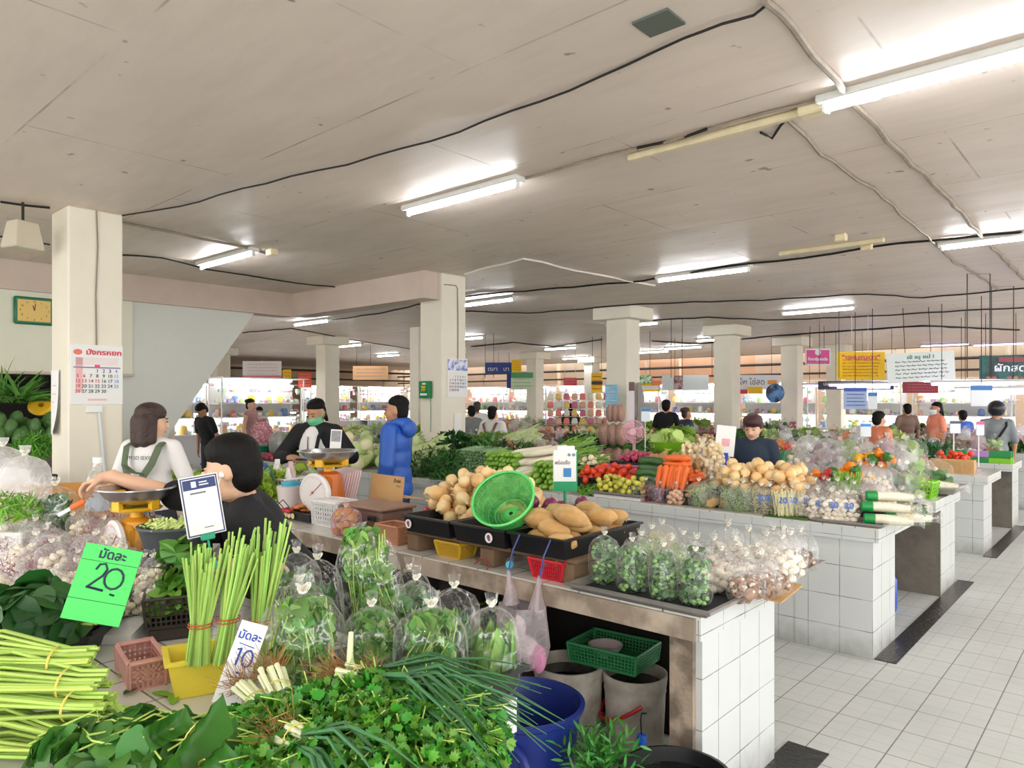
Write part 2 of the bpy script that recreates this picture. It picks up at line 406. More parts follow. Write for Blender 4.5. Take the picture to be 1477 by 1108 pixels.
# columns
def column(x, y, cap, w=.42, m=MCOL):
    mb = MB(); mb.box((x - w / 2, y + w / 2, 1.6 if not cap else 1.53), (w, w, 3.3 if not cap else 3.08), bev=.012)
    if cap: mb.box((x - w / 2, y + w / 2, 3.14), (w + .34, w + .34, .22), bev=.012)
    return struct(mb.build('column', m, smooth=False))
for (x, y, c) in ((-6.6, 1.95, 0), (-6.6, 6.1, 0), (-6.6, 10.35, 1), (-6.6, 14.46, 1), (-6.6, 18.25, 1), (-6.6, 21.7, 1), (-15.3, 10.2, 1), (-15.3, 6.1, 0), (-15.3, 18.4, 1), (-15.3, 14.4, 1), (-15.3, 21.7, 1), (-21, 10.2, 1), (-11.9, 10.3, 0)):
    column(x, y, c, w=.3 if x == -11.9 else .42)
# ================================================================== gutters in the floor
MWET = mat('wet black gutter', rgb(22, 21, 20), .15, nz=.5, ns=30, bump=.8, bs=40)
def gutter(y0, y1):
    w = .19 if y0 < 1 else .125; mb = MB(); mb.box((-1.295 + w / 2, (y0 + y1) / 2, .003), (w, y1 - y0, .005)); struct(mb.build('gutter', MWET, smooth=False))
for a, b in ((.2, 3.46), (4.92, 7.6), (8.9, 11.4), (13, 15.6), (17.2, 19.8)): gutter(a, b)
# ================================================================== tube lights
def tube_light(u, v, L=1.22, lit=True, label='', m=None, z=3.25, dx=0):
    c = atz(u, v, 3.19); o = thing('fluorescent_lamp', label, 'lamp', (c.x + dx, c.y, z), 0, 'ceiling tube lamps')
    mb = MB(); mb.box((0, 0, -.022), (L + .04, .115 if lit else .05, .044), bev=.008); mb.build('housing', MWHITE if lit else MYELT, o, smooth=False)  # lit housing made wide to block light going up
    if lit:
        mb = MB(); mb.tube([(-L / 2 + .04, 0, -.066), (L / 2 - .04, 0, -.066)], .016, 8); TB = mb.build('tube', m or MTUBE, o)
        for s in (-1, 1):
            mb = MB(); mb.box((s * (L / 2 - .012), 0, -.06), (.024, .034, .06), bev=.006); mb.build('lamp_holder', MWHITE, TB)
    return o
LMP = [(662, 288, 'lit tube lamp nearest the middle of the ceiling beside the unlit yellowed tube'), (1379, 106, 'large lit tube lamp on the ceiling over the tiled walkway'), (326, 376, 'lit tube lamp between the calendar column and the painted beam'),
    (1012, 397, 'lit tube lamp on the second wiring run, over the tomato counter'), (1179, 449, 'long lit tube lamp above the pink hanging sign'), (700, 437, 'lit tube lamp emerging from behind the column with the green box'),
    (449, 466, 'lit tube lamp under the beam corner by the stairs'), (503, 499, 'small lit tube lamp beside the column with a cap by the blue pipe'), (912, 469, 'lit tube lamp behind the capped column with blue notice'),
    (1036, 490, 'lit tube lamp split by the capped column in the middle'), (808, 503, 'lit tube lamp above the small red sign'), (1462, 345, 'lit tube lamp on the second wiring run, over the walkway'),
    (672, 489, 'small lit tube lamp behind the column with green box, farther row')]
for u, v, l in LMP: tube_light(u, v, label=l)
tube_light(1440, 497, 1.22, label='violet lit tube lamp above the dark fresh vegetable banner', m=MTUBEP); tube_light(1362, 498, 1.22, label='violet lit tube lamp above the white handwritten banner', m=MTUBEP)
for u, v in ((940, 508), (985, 502), (830, 517), (560, 513)): tube_light(u, v, label='small lit tube lamp deep in the hall among ceiling wires')
for x, y in ((1.6, 3.85), (1.6, 8.2), (1.6, 12.85), (-1.0, -.6), (-5.2, -.6)):  # extra lamps out of view, added to brighten the hall
    o = tube_light(738, 300, label='added unseen tube lamp bringing extra light, continuing the ceiling rows'); o.location = (x, y, 3.25)
tube_light(1030, 205, 1.15, False, 'unlit yellowed tube lamp casing on the ceiling'); tube_light(1196, 362, 1.0, False, 'unlit stained tube lamp casing on the second wiring run')
# ================================================================== cables and conduits on the ceiling
def cable(pts, r, label, m=MBLK, z=3.235, name='ceiling_cable', cat='cable', seg=5):
    P = [atz(u, v, z) for u, v in pts]; Q = []
    for a, b in zip(P[:-1], P[1:]):
        k = max(2, int((b - a).length / .25))
        for i in range(k):
            q = a.lerp(b, i / k); q.z = z + .006 * math.sin(q.x * 7 + q.y * 5); q.x += .01 * math.sin(q.y * 9); Q.append(q)
    Q.append(P[-1]); mb = MB(); mb.tube(Q, r, seg); return tag(mb.build(name, m), label, cat)
cable([(176, 311), (260, 298), (350, 272), (420, 255), (500, 237), (580, 215), (660, 191), (737, 161), (820, 130), (905, 95), (985, 55), (1040, 33), (1085, 22), (1112, 2)], .0065, 'black cable sagging diagonally across the ceiling from the calendar column')
cable([(172, 321), (250, 335), (330, 352), (385, 366)], .014, 'dark conduit from the calendar column to the nearby lamp', MPIPE)
cable([(172, 368), (235, 372), (300, 388), (400, 405), (480, 414), (505, 420)], .009, 'black cable running from the calendar column to the painted beam')
cable([(0, 291), (72, 300)], .01, 'black cable beside the wall horn speaker, upper one'); cable([(0, 342), (72, 353)], .008, 'black cable beside the wall horn speaker, lower one')
cable([(745, 262), (830, 236), (925, 213), (1010, 190), (1100, 165), (1212, 136), (1262, 122)], .01, 'pale conduit between the middle lamp and the walkway lamp', MPIPE)
cable([(920, 214), (985, 197), (1020, 186)], .01, 'thin black wire along the pale conduit')
cable([(1098, 192), (1112, 200), (1128, 180), (1138, 170)], .008, 'short black wire looping from the unlit lamp to a junction box')
cable([(1103, 0), (1140, 40), (1205, 115), (1240, 158), (1300, 222), (1360, 278), (1420, 345), (1477, 403)], .017, 'dusty pipe crossing the ceiling over the walkway', MPIPE, seg=7)
cable([(1136, 170), (1185, 222), (1215, 245), (1260, 272), (1310, 318), (1344, 347), (1375, 377), (1410, 397), (1440, 418)], .012, 'dusty flexible conduit curving from the junction box', MPIPE)
cable([(1138, 168), (1200, 156), (1270, 140)], .014, 'white conduit joining the junction box to the walkway lamp', MWHITE)
cable([(480, 462), (560, 450), (600, 440), (690, 425), (780, 418), (850, 412), (930, 405), (1000, 392), (1080, 380), (1160, 373), (1250, 357), (1340, 347), (1477, 335)], .012, 'thick black wiring run along the second row of lamps')
cable([(670, 395), (756, 373), (830, 390), (905, 405), (945, 412)], .011, 'thin white conduit bending near the column with green box', mat('white conduit', rgb(235, 228, 218), .5))
cable([(640, 448), (760, 452), (840, 446), (900, 440), (1000, 436), (1100, 433), (1250, 424), (1330, 430), (1477, 416)], .011, 'black wire along the third row of lamps')
cable([(940, 462), (1020, 458), (1120, 462), (1260, 456), (1390, 448), (1477, 444)], .012, 'black wire looping along the fourth row of lamps')
cable([(680, 500), (740, 494), (800, 500), (868, 490)], .02, 'black wire near the small red hanging sign'); cable([(940, 492), (1010, 496), (1100, 486), (1180, 480), (1330, 470), (1470, 476)], .02, 'black wires strung over the hanging signs')
cable([(350, 480), (420, 474), (520, 492), (600, 505)], .012, 'black wire between the stairs and the capped column')
def jbox(u, v, s, label, m=MYELT):
    c = atz(u, v, 3.2); mb = MB(); mb.box((0, 0, 0), (s * 1.5, s, .07), bev=.01); o = mb.build('junction_box', m, smooth=False); o.location = (c.x, c.y, 3.215); return tag(o, label, 'junction box', 'junction boxes on the ceiling')
jbox(1174, 161, .1, 'yellowed junction box beside the walkway lamp'); jbox(1213, 345 , .07, 'small junction box where two conduits meet on the second run'); jbox(1250, 358, .07, 'small white box at the end of the unlit stained lamp'); jbox(392, 366, .08, 'small box at the end of the lamp by the painted beam')
c = atz(950, 35, 3.24); single('ceiling_patch', MB().box((0, 0, 0), (.17, .15, .012)), mat('grey patch', rgb(96, 104, 96), .5), 'small dark grey square plate on the ceiling', 'plate', loc=(c.x, c.y, 3.245), smooth=False)
# horn speaker / vent box on the wall side
o = thing('wall_speaker', 'small beige wedge shaped speaker box hung under the ceiling', 'speaker', atz(33, 340, 2.98), .3)
mb = MB(); mb.box((0, 0, 0), (.2, .24, .22), taper=.72, bev=.01); mb.build('cabinet', mat('beige metal', rgb(206, 196, 176), .5), o, smooth=False)
mb = MB(); mb.tube([(0, 0, .1), (0, 0, .27)], .012); mb.build('bracket', MBLK, o)
# ================================================================== counters
MSLAB = mat_tile('counter top tiles', .2, 0, False, True, .0035, (222, 220, 212))
MWOOD = mat('raw slab edge', rgb(190, 174, 156), .85, nz=.22, ns=7, col2=rgb(150, 134, 118), cs=6, bump=.35, bs=20)
ZT = .84
def counter(name, label, x0, x1, y0, y1, front, bare=False, aisle=+1, legs=None):
    """masonry stall counter from x0 (far end) to x1 (walkway end); front='-y' or '+y' is the customer side that is tiled"""
    o = thing(name, label, 'counter', (0, 0, 0), 0, 'tiled market counters')
    xm, ym, L, D = (x0 + x1) / 2, (y0 + y1) / 2, x1 - x0, y1 - y0
    mb = MB(); mb.box((xm, ym, ZT - .006), (L, D, .012)); mb.build('top', MSLAB, o, smooth=False)
    mb = MB(); mb.mi = 0; mb.box((xm, ym, ZT - .052), (L - .002, D - .002, .08)); 
    mb.mi = 1; s = -1 if bare else 0
    if bare: mb.box((xm - .01, y0 - .004, ZT - .05), (L - .02, .016, .084))
    mb.build('slab', [MTILE, MWOOD], o, smooth=False)
    # end pedestal facing the walkway
    mb = MB(); w = .5 if not bare else .13
    yb0, yb1 = (y0 + .02, y0 + .55) if front == '-y' else (y1 - .62, y1 - .02)
    if bare: yb0, yb1 = y0 + .09, y1 - .08
    mb.box((x1 - .04 - w / 2, (yb0 + yb1) / 2, (ZT - .09) / 2), (w, yb1 - yb0, ZT - .09)); mb.build('end_wall', MTILE, o, smooth=False)
    if bare:
        mb = MB(); mb.box((x1 - .04 - w / 2 - .012, yb0 - .01, (ZT - .09) / 2), (w - .03, .03, ZT - .09)); mb.build('pillar_face', MCONC, o, smooth=False)
    if front == '+y' and not bare: mb = MB(); mb.box((x1 - .04 - w / 2, yb0 - .008, (ZT - .09) / 2), (w + .004, .016, ZT - .09)); mb.build('pillar_face', mat('old grey concrete', rgb(112, 106, 96), .85, nz=.3, ns=7, bump=.4, bs=25), o, smooth=False)
    # long back panel
    mb = MB()
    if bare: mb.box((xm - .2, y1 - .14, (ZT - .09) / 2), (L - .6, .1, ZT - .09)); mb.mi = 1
    else:
        yf = y0 + .07 if front == '-y' else y1 - .07
        mb.box((xm - .25, yf, (ZT - .09) / 2), (L - .55, .1, ZT - .09)); mb.mi = 1
    k = int(L // 1.5)
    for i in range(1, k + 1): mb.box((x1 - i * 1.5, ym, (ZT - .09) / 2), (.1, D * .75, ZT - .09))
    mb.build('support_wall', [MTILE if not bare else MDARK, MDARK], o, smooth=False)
    return o
counter('market_counter', 'tiled counter heaped with leafy greens nearest the camera', -6.3, -1.28, .1, 1.46, '-y')
counter('market_counter', 'counter with a rough bare front edge holding black trays of onions and potatoes', -6.35, -1.24, 2.45, 3.33, '+y', bare=True)
counter('market_counter', 'white tiled counter carrying tomatoes, carrots and numbered bags', -9.2, -1.26, 4.88, 5.92, '-y')
counter('market_counter', 'white tiled counter behind the carrot counter, sharing its stall', -9.2, -1.26, 6.5, 7.5, '+y')
for i, (ya, yb, yc, yd) in enumerate(((8.98, 9.9, 10.85, 11.75), (13.1, 14.0, 14.95, 15.85), (17.3, 18.2, 19.1, 20.0))):
    counter('market_counter', ('third', 'fourth', 'fifth')[i] + ' tiled stall row from the camera, counter on its near side', -14, -1.26, ya, yb, '-y')
    counter('market_counter', ('third', 'fourth', 'fifth')[i] + ' tiled stall row from the camera, counter on its far side', -14, -1.26, yc, yd, '+y')
# ================================================================== produce, packaging and people
G = lambda n, c, **k: mat(n, rgb(*c), **k)
LEAF = dict(isl=.38, hue=.035, trans=.22, rough=.42)
ML_CORI = G('coriander leaf', (84, 150, 46), isl=.55, hue=.06, trans=.25, rough=.4); ML_BAG = G('bagged leaf', (112, 164, 76), isl=.5, hue=.06, trans=.25, rough=.4); ML_DARK = G('dark leaf', (42, 92, 36), **LEAF); ML_MID = G('mid leaf', (74, 128, 52), **LEAF)
ML_LIGHT = G('light leaf', (150, 190, 72), **LEAF); ML_LIME = G('lime leaf', (120, 178, 62), **LEAF); ML_GREY = G('grey green leaf', (92, 130, 88), **LEAF)
ML_BAN = G('banana leaf', (62, 122, 40), isl=.12, trans=.2, rough=.38, nz=.12, ns=6); ML_SCAL = G('spring onion leaf', (60, 118, 66), isl=.3, hue=.03, trans=.1, rough=.4)
M_STALK = G('green stalk', (180, 210, 100), isl=.22, hue=.03, rough=.42, trans=.08); M_STEMW = G('pale stem', (226, 232, 190), isl=.12, rough=.45); M_LEMG = G('lemongrass stalk', (158, 196, 92), isl=.28, hue=.04, rough=.5)
M_ROOT = G('brown roots', (150, 108, 62), isl=.4, rough=.9); M_TWIG = G('dark twig', (88, 74, 50), rough=.8)
M_FILM = film('clear bag film', base=.05, edge=.6, white=.55, sc=13, lines=.28); M_FILMW = film('milky bag film', base=.36, edge=.45, white=.85, sc=9, lines=.14); M_FILMP = film('pinkish carrier film', base=.36, edge=.4, white=.9, tint=(1, .93, .96), sc=7, lines=.1); M_FILMS = film('frosted small bag film', base=.1, edge=.45, white=.92, sc=24, lines=.25); M_FILMD = film('clear far bag film', base=.04, edge=.32, white=.8, sc=26, lines=.2); M_FILMF = film('clear bag film fine', base=.07, edge=.5, white=.6, sc=26)
M_TIE = G('cream rubber band knot', (244, 240, 226), rough=.6); M_RED = G('red rubber band', (196, 70, 40), rough=.5); M_YEL = G('yellow rubber band', (220, 200, 90), rough=.5)
M_BLKP = G('black plastic', (26, 26, 28), rough=.38); M_BRNP = G('dark brown plastic', (58, 50, 44), rough=.45); M_STEEL = mat('brushed steel', rgb(190, 190, 192), .28, metal=1, nz=.08, ns=20); M_TRAYM = mat('worn tray metal', rgb(150, 146, 142), .4, metal=.45, nz=.25, ns=14)
M_CARD = G('cardboard', (200, 160, 108), rough=.85, nz=.06, ns=10); M_WHT = G('white plastic', (236, 236, 234), rough=.35); M_PAPER = G('paper white', (240, 240, 238), rough=.7); M_INK = G('dark ink', (24, 34, 66), rough=.6); M_BLUEI = G('blue ink', (30, 70, 170), rough=.6)
FIN = []
def rnd_dir(r, up=0):
    while 1:
        v = V((r.uniform(-1, 1), r.uniform(-1, 1), r.uniform(-1 if up <= 0 else -.15, 1)))
        if .05 < v.length < 1: return v.normalized()
def foliage(mb, c, rad, n, shape, L, W, rnd, curl=.25, out=.6, inner=.45, low=-.15, droop=0):
    """a heap of single leaves over and inside an ellipsoid"""
    c = V(c)
    for i in range(n):
        d = rnd_dir(rnd, 1); d.z = max(d.z, low); d.normalize()
        k = rnd.uniform(inner, 1) if rnd.random() < .45 else rnd.uniform(.85, 1.05)
        p = c + V((d.x * rad[0], d.y * rad[1], d.z * rad[2])) * k
        t = (d.cross(rnd_dir(rnd)).normalized() * (1 - out) + d * out + rnd_dir(rnd) * .45); t.z -= droop; t.normalize()
        nn = (d + rnd_dir(rnd) * .5 + V((0, 0, .4))).normalized()
        s = rnd.uniform(.65, 1.2)
        mb.leaf(p - t * L * s * .4, t, nn, L * s, W * s, curl * rnd.uniform(.3, 1.4), shape)
def rot_rand(r): return Euler((r.uniform(0, 6.28), r.uniform(0, 6.28), r.uniform(0, 6.28)))
def drop(n, r, region, z0, rnd, cand=14, flat=.86):
    """settle spheres of radius r one by one; region(rnd) gives a candidate (x, y)"""
    P = []
    for i in range(n):
        best = None
        for k in range(cand):
            x, y = region(rnd)[:2]; z = z0 + r
            for q in P:
                d2 = (q[0] - x) ** 2 + (q[1] - y) ** 2
                if d2 < 4 * r * r: z = max(z, q[2] + math.sqrt(4 * r * r - d2) * flat)
            if best is None or z < best[2]: best = (x, y, z)
        P.append(best)
    return P
def rect(cx, cy, w, d, rz=0):
    c, s = math.cos(rz), math.sin(rz)
    def f(r):
        a, b = r.uniform(-w / 2, w / 2), r.uniform(-d / 2, d / 2); return (cx + a * c - b * s, cy + a * s + b * c)
    return f
def heap(cx, cy, w, d, rz=0):
    c, s = math.cos(rz), math.sin(rz)
    def f(r):
        a, b = (r.random() + r.random() - 1) * w / 2, (r.random() + r.random() - 1) * d / 2; return (cx + a * c - b * s, cy + a * s + b * c)
    return f
def pile(name, meshes, label, cat, group, pts, rnd, sc=(.88, 1.1), rot='any', rz=0, mats=None):
    """one object per item of a heap; the meshes are shared"""
    out = []
    for p in pts:
        o = bpy.data.objects.new(name, rnd.choice(meshes)); COL.objects.link(o)
        e = rot_rand(rnd) if rot == 'any' else Euler((rnd.uniform(-.25, .25), rnd.uniform(-.25, .25), rz + rnd.uniform(-.35, .35))) if rot == 'flat' else Euler((rnd.uniform(-.5, .5), rnd.uniform(-.5, .5), rnd.uniform(0, 6.28)))
        put(o, p, e, rnd.uniform(*sc)); tag(o, label if isinstance(label, str) else label(p), cat, group); out.append(o)
    return out
def bumpy(rad, jit, m, name, seed, seg=16, rings=11):
    r = random.Random(seed); mb = MB(); mb.ball((0, 0, 0), rad, seg, rings, jit=jit, rnd=r); return mb.mesh(name, [m], True, 180)
M_POT = G('potato skin', (206, 172, 120), rough=.75, nz=.16, ns=22, ob=.08, bump=.2, bs=60, col2=rgb(190, 146, 88), cs=9); M_ONI = G('onion skin', (244, 218, 166), rough=.38, nz=.1, ns=18, ob=.1, col2=rgb(232, 186, 124), cs=5); M_RONI = G('red onion skin', (120, 40, 78), rough=.35, nz=.2, ns=18, ob=.15)
M_SHAL = G('shallot skin', (188, 76, 104), rough=.4, nz=.2, ns=22, ob=.2); M_TOM = G('tomato skin', (226, 72, 40), rough=.25, ob=.18, nz=.08, ns=8); M_LIMEF = G('lime skin', (208, 204, 84), rough=.4, ob=.2); M_CAR = G('carrot skin', (240, 116, 48), rough=.5, nz=.08, ns=20)
M_CUC = G('cucumber skin', (60, 98, 50), rough=.35, ob=.1, nz=.15, ns=14); M_LUF = G('luffa skin', (134, 180, 66), rough=.4, ob=.12, nz=.12, ns=12); M_RAD = G('white radish', (240, 232, 208), rough=.4, nz=.05, ns=10); M_CAB = G('cabbage leaf', (196, 216, 146), rough=.45, nz=.16, ns=9, ob=.1, bump=.3, bs=12)
M_GARL = G('garlic skin', (240, 226, 196), rough=.5, ob=.08, nz=.06, ns=15); M_GING = G('ginger skin', (196, 156, 104), rough=.7, nz=.2, ns=18, ob=.12); M_PAP = G('green papaya skin', (86, 128, 66), rough=.4, ob=.2, nz=.2, ns=7); M_MUSH = G('mushroom cap', (150, 116, 92), rough=.7, ob=.2, nz=.15, ns=16); M_WMUSH = G('pale mushroom', (236, 224, 204), rough=.6, ob=.06, nz=.05, ns=12)
M_SPRT = G('bean sprouts', (236, 228, 176), isl=.15, rough=.4); M_SHRED = G('green shreds', (168, 196, 128), isl=.3, hue=.03, rough=.5); M_PURP = G('purple shallot slices', (146, 62, 88), isl=.3, rough=.5); M_REDC = G('red chilli', (190, 34, 40), isl=.25, rough=.3); M_PINKC = G('pink shreds', (206, 150, 176), isl=.25, rough=.5); M_NAPA = G('napa leaf', (206, 222, 160), rough=.45, nz=.14, ns=8, bump=.3, bs=10); M_CORN = G('pale bamboo shreds', (236, 214, 120), isl=.2, rough=.5)
ME_POT = [bumpy((.085, .05, .046), .25, M_POT, 'potato', i) for i in range(4)]
def onion_mesh(m, i, squat=.92):
    mb = MB(); r = .042
    mb.lathe([(.004, -.042), (.02, -.038), (.036, -.024), (.043, 0), (.038, .02), (.024, .034), (.009, .041), (.005, .052), (.008, .06)], 14, wob=lambda a, k: 1 + .03 * math.sin(3 * a + i)); return mb.mesh('onion', [m], True, 180)
ME_ONI = [onion_mesh(M_ONI, i) for i in range(3)]; ME_RONI = [onion_mesh(M_RONI, i) for i in range(2)]; ME_SHAL = [onion_mesh(M_SHAL, i) for i in range(2)]; ME_GARL = [onion_mesh(M_GARL, i) for i in range(2)]
ME_TOM = [bumpy((.034, .034, .029), .08, M_TOM, 'tomato', i, 12, 8) for i in range(2)]; ME_LIME = [bumpy((.025, .025, .024), .06, M_LIMEF, 'lime', i, 12, 8) for i in range(2)]; ME_GING = [bumpy((.05, .026, .026), .7, M_GING, 'ginger', i, 14, 9) for i in range(3)]; ME_PAP = [bumpy((.07, .07, .11), .1, M_PAP, 'papaya', i, 14, 9) for i in range(3)]
def long_mesh(name, m, L, r0, r1, bend, seed, ends=.35, seg=10, n=8):
    r = random.Random(seed); pts = []; rs = []
    for i in range(n + 1):
        t = i / n; pts.append((L * (t - .5), bend * math.sin(PI * t) * L, .004 * math.sin(5 * t + seed)))
        e = min(1, math.sqrt(max(0, 1 - (1 - min(t, .18) / .18) ** 2)) if t < .18 else 1); f = min(1, math.sqrt(max(0, 1 - (1 - min(1 - t, .1) / .1) ** 2)) if t > .9 else 1)
        rs.append((r0 + (r1 - r0) * t) * max(.12, e * f))
    mb = MB(); mb.tube(pts, rs, seg); return mb.mesh(name, [m], True, 180)
ME_CAR = [long_mesh('carrot', M_CAR, .2, .014, .026, .03, i) for i in range(3)]; ME_CUC = [long_mesh('cucumber', M_CUC, .24, .034, .034, .1, i) for i in range(3)]; ME_LUF = [long_mesh('luffa', M_LUF, .3, .026, .021, .06, i) for i in range(3)]
ME_RADR = [long_mesh('radish', M_RAD, .34, .022, .036, .04, i) for i in range(2)]
def cabbage_mesh(seed, m, rad):
    r = random.Random(seed); mb = MB(); mb.ball((0, 0, 0), (rad * .95,) * 3, 16, 12, jit=.12, rnd=r)
    for i in range(3):
        d = rnd_dir(r); mb.leaf(d * rad * .75 + V((0, 0, -rad * .6)), (d * .25 + V((0, 0, 1))), d, rad * 1.6, rad * 1.5, .2, 'round', -.35)
    return mb.mesh('cabbage', [m], True, 180)
ME_CAB = [cabbage_mesh(i, M_CAB, .1) for i in range(3)]
def napa_mesh(seed):
    r = random.Random(seed); mb = MB(); mb.ball((0, 0, 0), (.15, .075, .07), 14, 10, jit=.15, rnd=r)
    for i in range(14):
        a = i * 2.4; d = V((0, math.cos(a), math.sin(a))); mb.leaf(V((-.15, 0, 0)) + d * .03, V((1, 0, 0)) + d * .25, d, .3, .12, -.12, 'oval', -.2)
    return mb.mesh('napa_cabbage', [M_NAPA], True, 180)
ME_NAPA = [napa_mesh(i) for i in range(2)]
# ---- clear bags --------------------------------------------------
def bag_film_mesh(mb, w, d, h, rnd, knot=.86, full=1.0, flat=False):
    ph = [rnd.uniform(0, 6.28) for _ in range(4)]; seg = 28
    prof = [(.0, .02), (.62, 0), (.86, .03), (.97, .14), (1.0, .34), (.98, .52), (.9, .66), (.72, .76), (.4, .825), (.13, .86), (.055, .875), (.10, .9), (.17, .95), (.2, 1.0)]
    vs = []; fs = []
    for k, (r, z) in enumerate(prof):
        amp = .03 + .16 * max(0, (z - .5) / .4) if z < .87 else .35
        zz = z / .875 * knot if z <= .875 else knot + (z - .875) / .125 * (1 - knot)
        for i in range(seg):
            a = 2 * PI * i / seg; ca, sa = math.cos(a), math.sin(a)
            q = (abs(ca) ** 2.6 + abs(sa) ** 2.6) ** (-1 / 2.6)
            f = 1 + amp * (.5 * math.sin(5 * a + ph[0] + z * 3) + .35 * math.sin(9 * a + ph[1]) + .3 * math.sin(14 * a + ph[2] + z * 5))
            vs.append((r * w / 2 * q * ca * f, r * d / 2 * q * sa * f, zz * h + .012 * h * math.sin(7 * a + ph[3]) * (1 if 0 < k < 12 else 0)))
    for k in range(len(prof) - 1):
        for i in range(seg): fs.append((k * seg + i, k * seg + (i + 1) % seg, k * seg + seg + (i + 1) % seg, k * seg + seg + i))
    mb.add(vs, fs)
def make_bag(label, w, d, h, kind, seed, group=None, tie=True, fmat=None, knot=.86, n=90, cat='bag of vegetables', name='vegetable_bag', lm=None, fillh=.62):
    rnd = random.Random(seed); o = thing(name, label, cat, (0, 0, 0), 0, group)
    mb = MB(); bag_film_mesh(mb, w, d, h, rnd, knot); mb.build('clear_film', fmat or M_FILM, o, ang=180)
    mb = MB(); a, b, H = w * .43, d * .41, h * fillh; m = [lm or ML_MID]
    def inside(): 
        while 1:
            x, y = rnd.uniform(-1, 1), rnd.uniform(-1, 1)
            if abs(x) ** 2.6 + abs(y) ** 2.6 < .95: return x * a, y * b
    if kind == 'leafy':
        m = [lm or ML_MID, M_STALK, M_ROOT]
        for i in range(n):
            x, y = inside(); z = rnd.uniform(.03, 1) * H; e = 1 - .25 * (z / H)
            t = (V((x * 3, y * 3, rnd.uniform(-.02, .12)))).normalized() + rnd_dir(rnd) * .9; nn = V((x, y, .02)).normalized() + rnd_dir(rnd) * .4
            L = min(w, .13) * rnd.uniform(.3, .52); t.normalize(); mb.leaf(V((x * e * .82, y * e * .82, z)) - t * L * .5, t, nn, L, L * .72, .2, 'round' if rnd.random() < .6 else 'oval')
        mb.mi = 1
        for i in range(n // 6):
            x, y = inside(); x2, y2 = inside(); mb.tube([(x * .9, y * .9, rnd.uniform(.1, .4) * H), ((x + x2) * .5, (y + y2) * .5, H * .6), (x2 * .85, y2 * .85, H * rnd.uniform(.7, 1.0))], w * .009, 4)
        mb.mi = 2
        for i in range(n // 14):
            x, y = inside(); mb.tube([(x, y, .3 * H), (x * .6, y, .5 * H), (x * .9, y * .9, .42 * H)], w * .006, 3)
    elif kind == 'upright':   # whole leaves standing in the bag
        m = [lm or ML_LIGHT, M_STALK]
        for i in range(n):
            x, y = inside(); L = H * rnd.uniform(.6, .98); d_ = V((x * .6, y * .6, 1)) + rnd_dir(rnd) * .12
            mb.leaf((x * .75, y * .75, H * rnd.uniform(.02, .12)), d_, V((x, y, 0)) + rnd_dir(rnd) * .01, L, w * rnd.uniform(.26, .4), .02, 'lance')
    elif kind == 'kale':      # small florets and stalks
        m = [lm or ML_LIGHT, ML_GREY]
        for i in range(n):
            x, y = inside(); z = rnd.uniform(.04, 1) * H; p = V((x * .88, y * .88, z))
            if rnd.random() < .5: mb.mi = 0; mb.ball(p, (w * .075, w * .07, w * .065), 7, 5, jit=.4, rnd=rnd)
            else: mb.mi = 1; t = rnd_dir(rnd); mb.leaf(p, t, V((x, y, .02)) + rnd_dir(rnd) * .04, w * .22, w * .15, .3, 'round')
    elif kind == 'shreds':
        m = [lm or M_SHRED]
        for i in range(n):
            x, y = inside(); z = rnd.uniform(.02, 1) * H; t = rnd_dir(rnd) * w * rnd.uniform(.16, .3); t.z *= .8; p = V((x * .86, y * .86, z)); q = rnd_dir(rnd) * w * .06
            mb.tube([p - t * .5, p + q, p + t * .5], w * .014, 4, flat=.5)
    elif kind == 'balls':
        m = [lm or M_WMUSH]; r = w * .13
        for (x, y, z) in drop(n, r, lambda q: inside(), 0, rnd, 8): 
            if z < H * 1.2: mb.ball((x * .84, y * .84, z), (r * 1.05, r * .95, r * .85), 9, 7, jit=.3, rnd=rnd)
    elif kind == 'stick':
        m = [lm or M_SPRT]
        for i in range(n):
            x, y = inside(); t = V((rnd.uniform(-.2, .2), rnd.uniform(-.2, .2), 1)); p = V((x * .9, y * .9, H * rnd.uniform(0, .12))); mb.tube([p, p + t * H * rnd.uniform(.75, .95)], w * .03, 5)
    elif kind == 'caps':      # mushrooms
        m = [lm or M_MUSH, M_WMUSH]
        for i in range(n):
            x, y = inside(); z = rnd.uniform(.05, .8) * H; A = Matrix.Translation((x * .82, y * .82, z)) @ rot_rand(rnd).to_matrix().to_4x4(); s = w * .13
            mb.mi = 0; mb.lathe([(.02 * s, .55 * s), (.6 * s, .42 * s), (1.0 * s, .05 * s), (.85 * s, -.1 * s), (.3 * s, -.02 * s)], 9, A); mb.mi = 1; mb.lathe([(.28 * s, -.9 * s), (.25 * s, 0)], 6, A)
    mb.build('contents', m, o)
    if tie:
        mb = MB(); kz = knot * h; q = max(w, .1) * .042
        mb.lathe([(q * .7, kz - q * .5), (q * 1.25, kz), (q * .7, kz + q * .5)], 10, wob=lambda a, k: 1 + .15 * math.sin(4 * a))
        for i in range(6):
            a = i * 1.05 + rnd.random(); d_ = V((math.cos(a), math.sin(a), 1.1)); mb.leaf((0, 0, kz + q * .3), d_, V((math.sin(a), -math.cos(a), .3)), q * 3, q * 1.8, .3, 'round')
        mb.build('tied_knot', M_TIE, o)
    return o
def price_on_bag(o, txt, w, d, h, m=None):
    text(txt, h * .26, [c for c in o.children if c.name.startswith('clear_film')][0], 'price_mark', m or G('felt pen blue', (70, 112, 200)), (0, -d * .53, h * .5), (PI / 2, 0, .0), thick=.0005, bold=.0012)
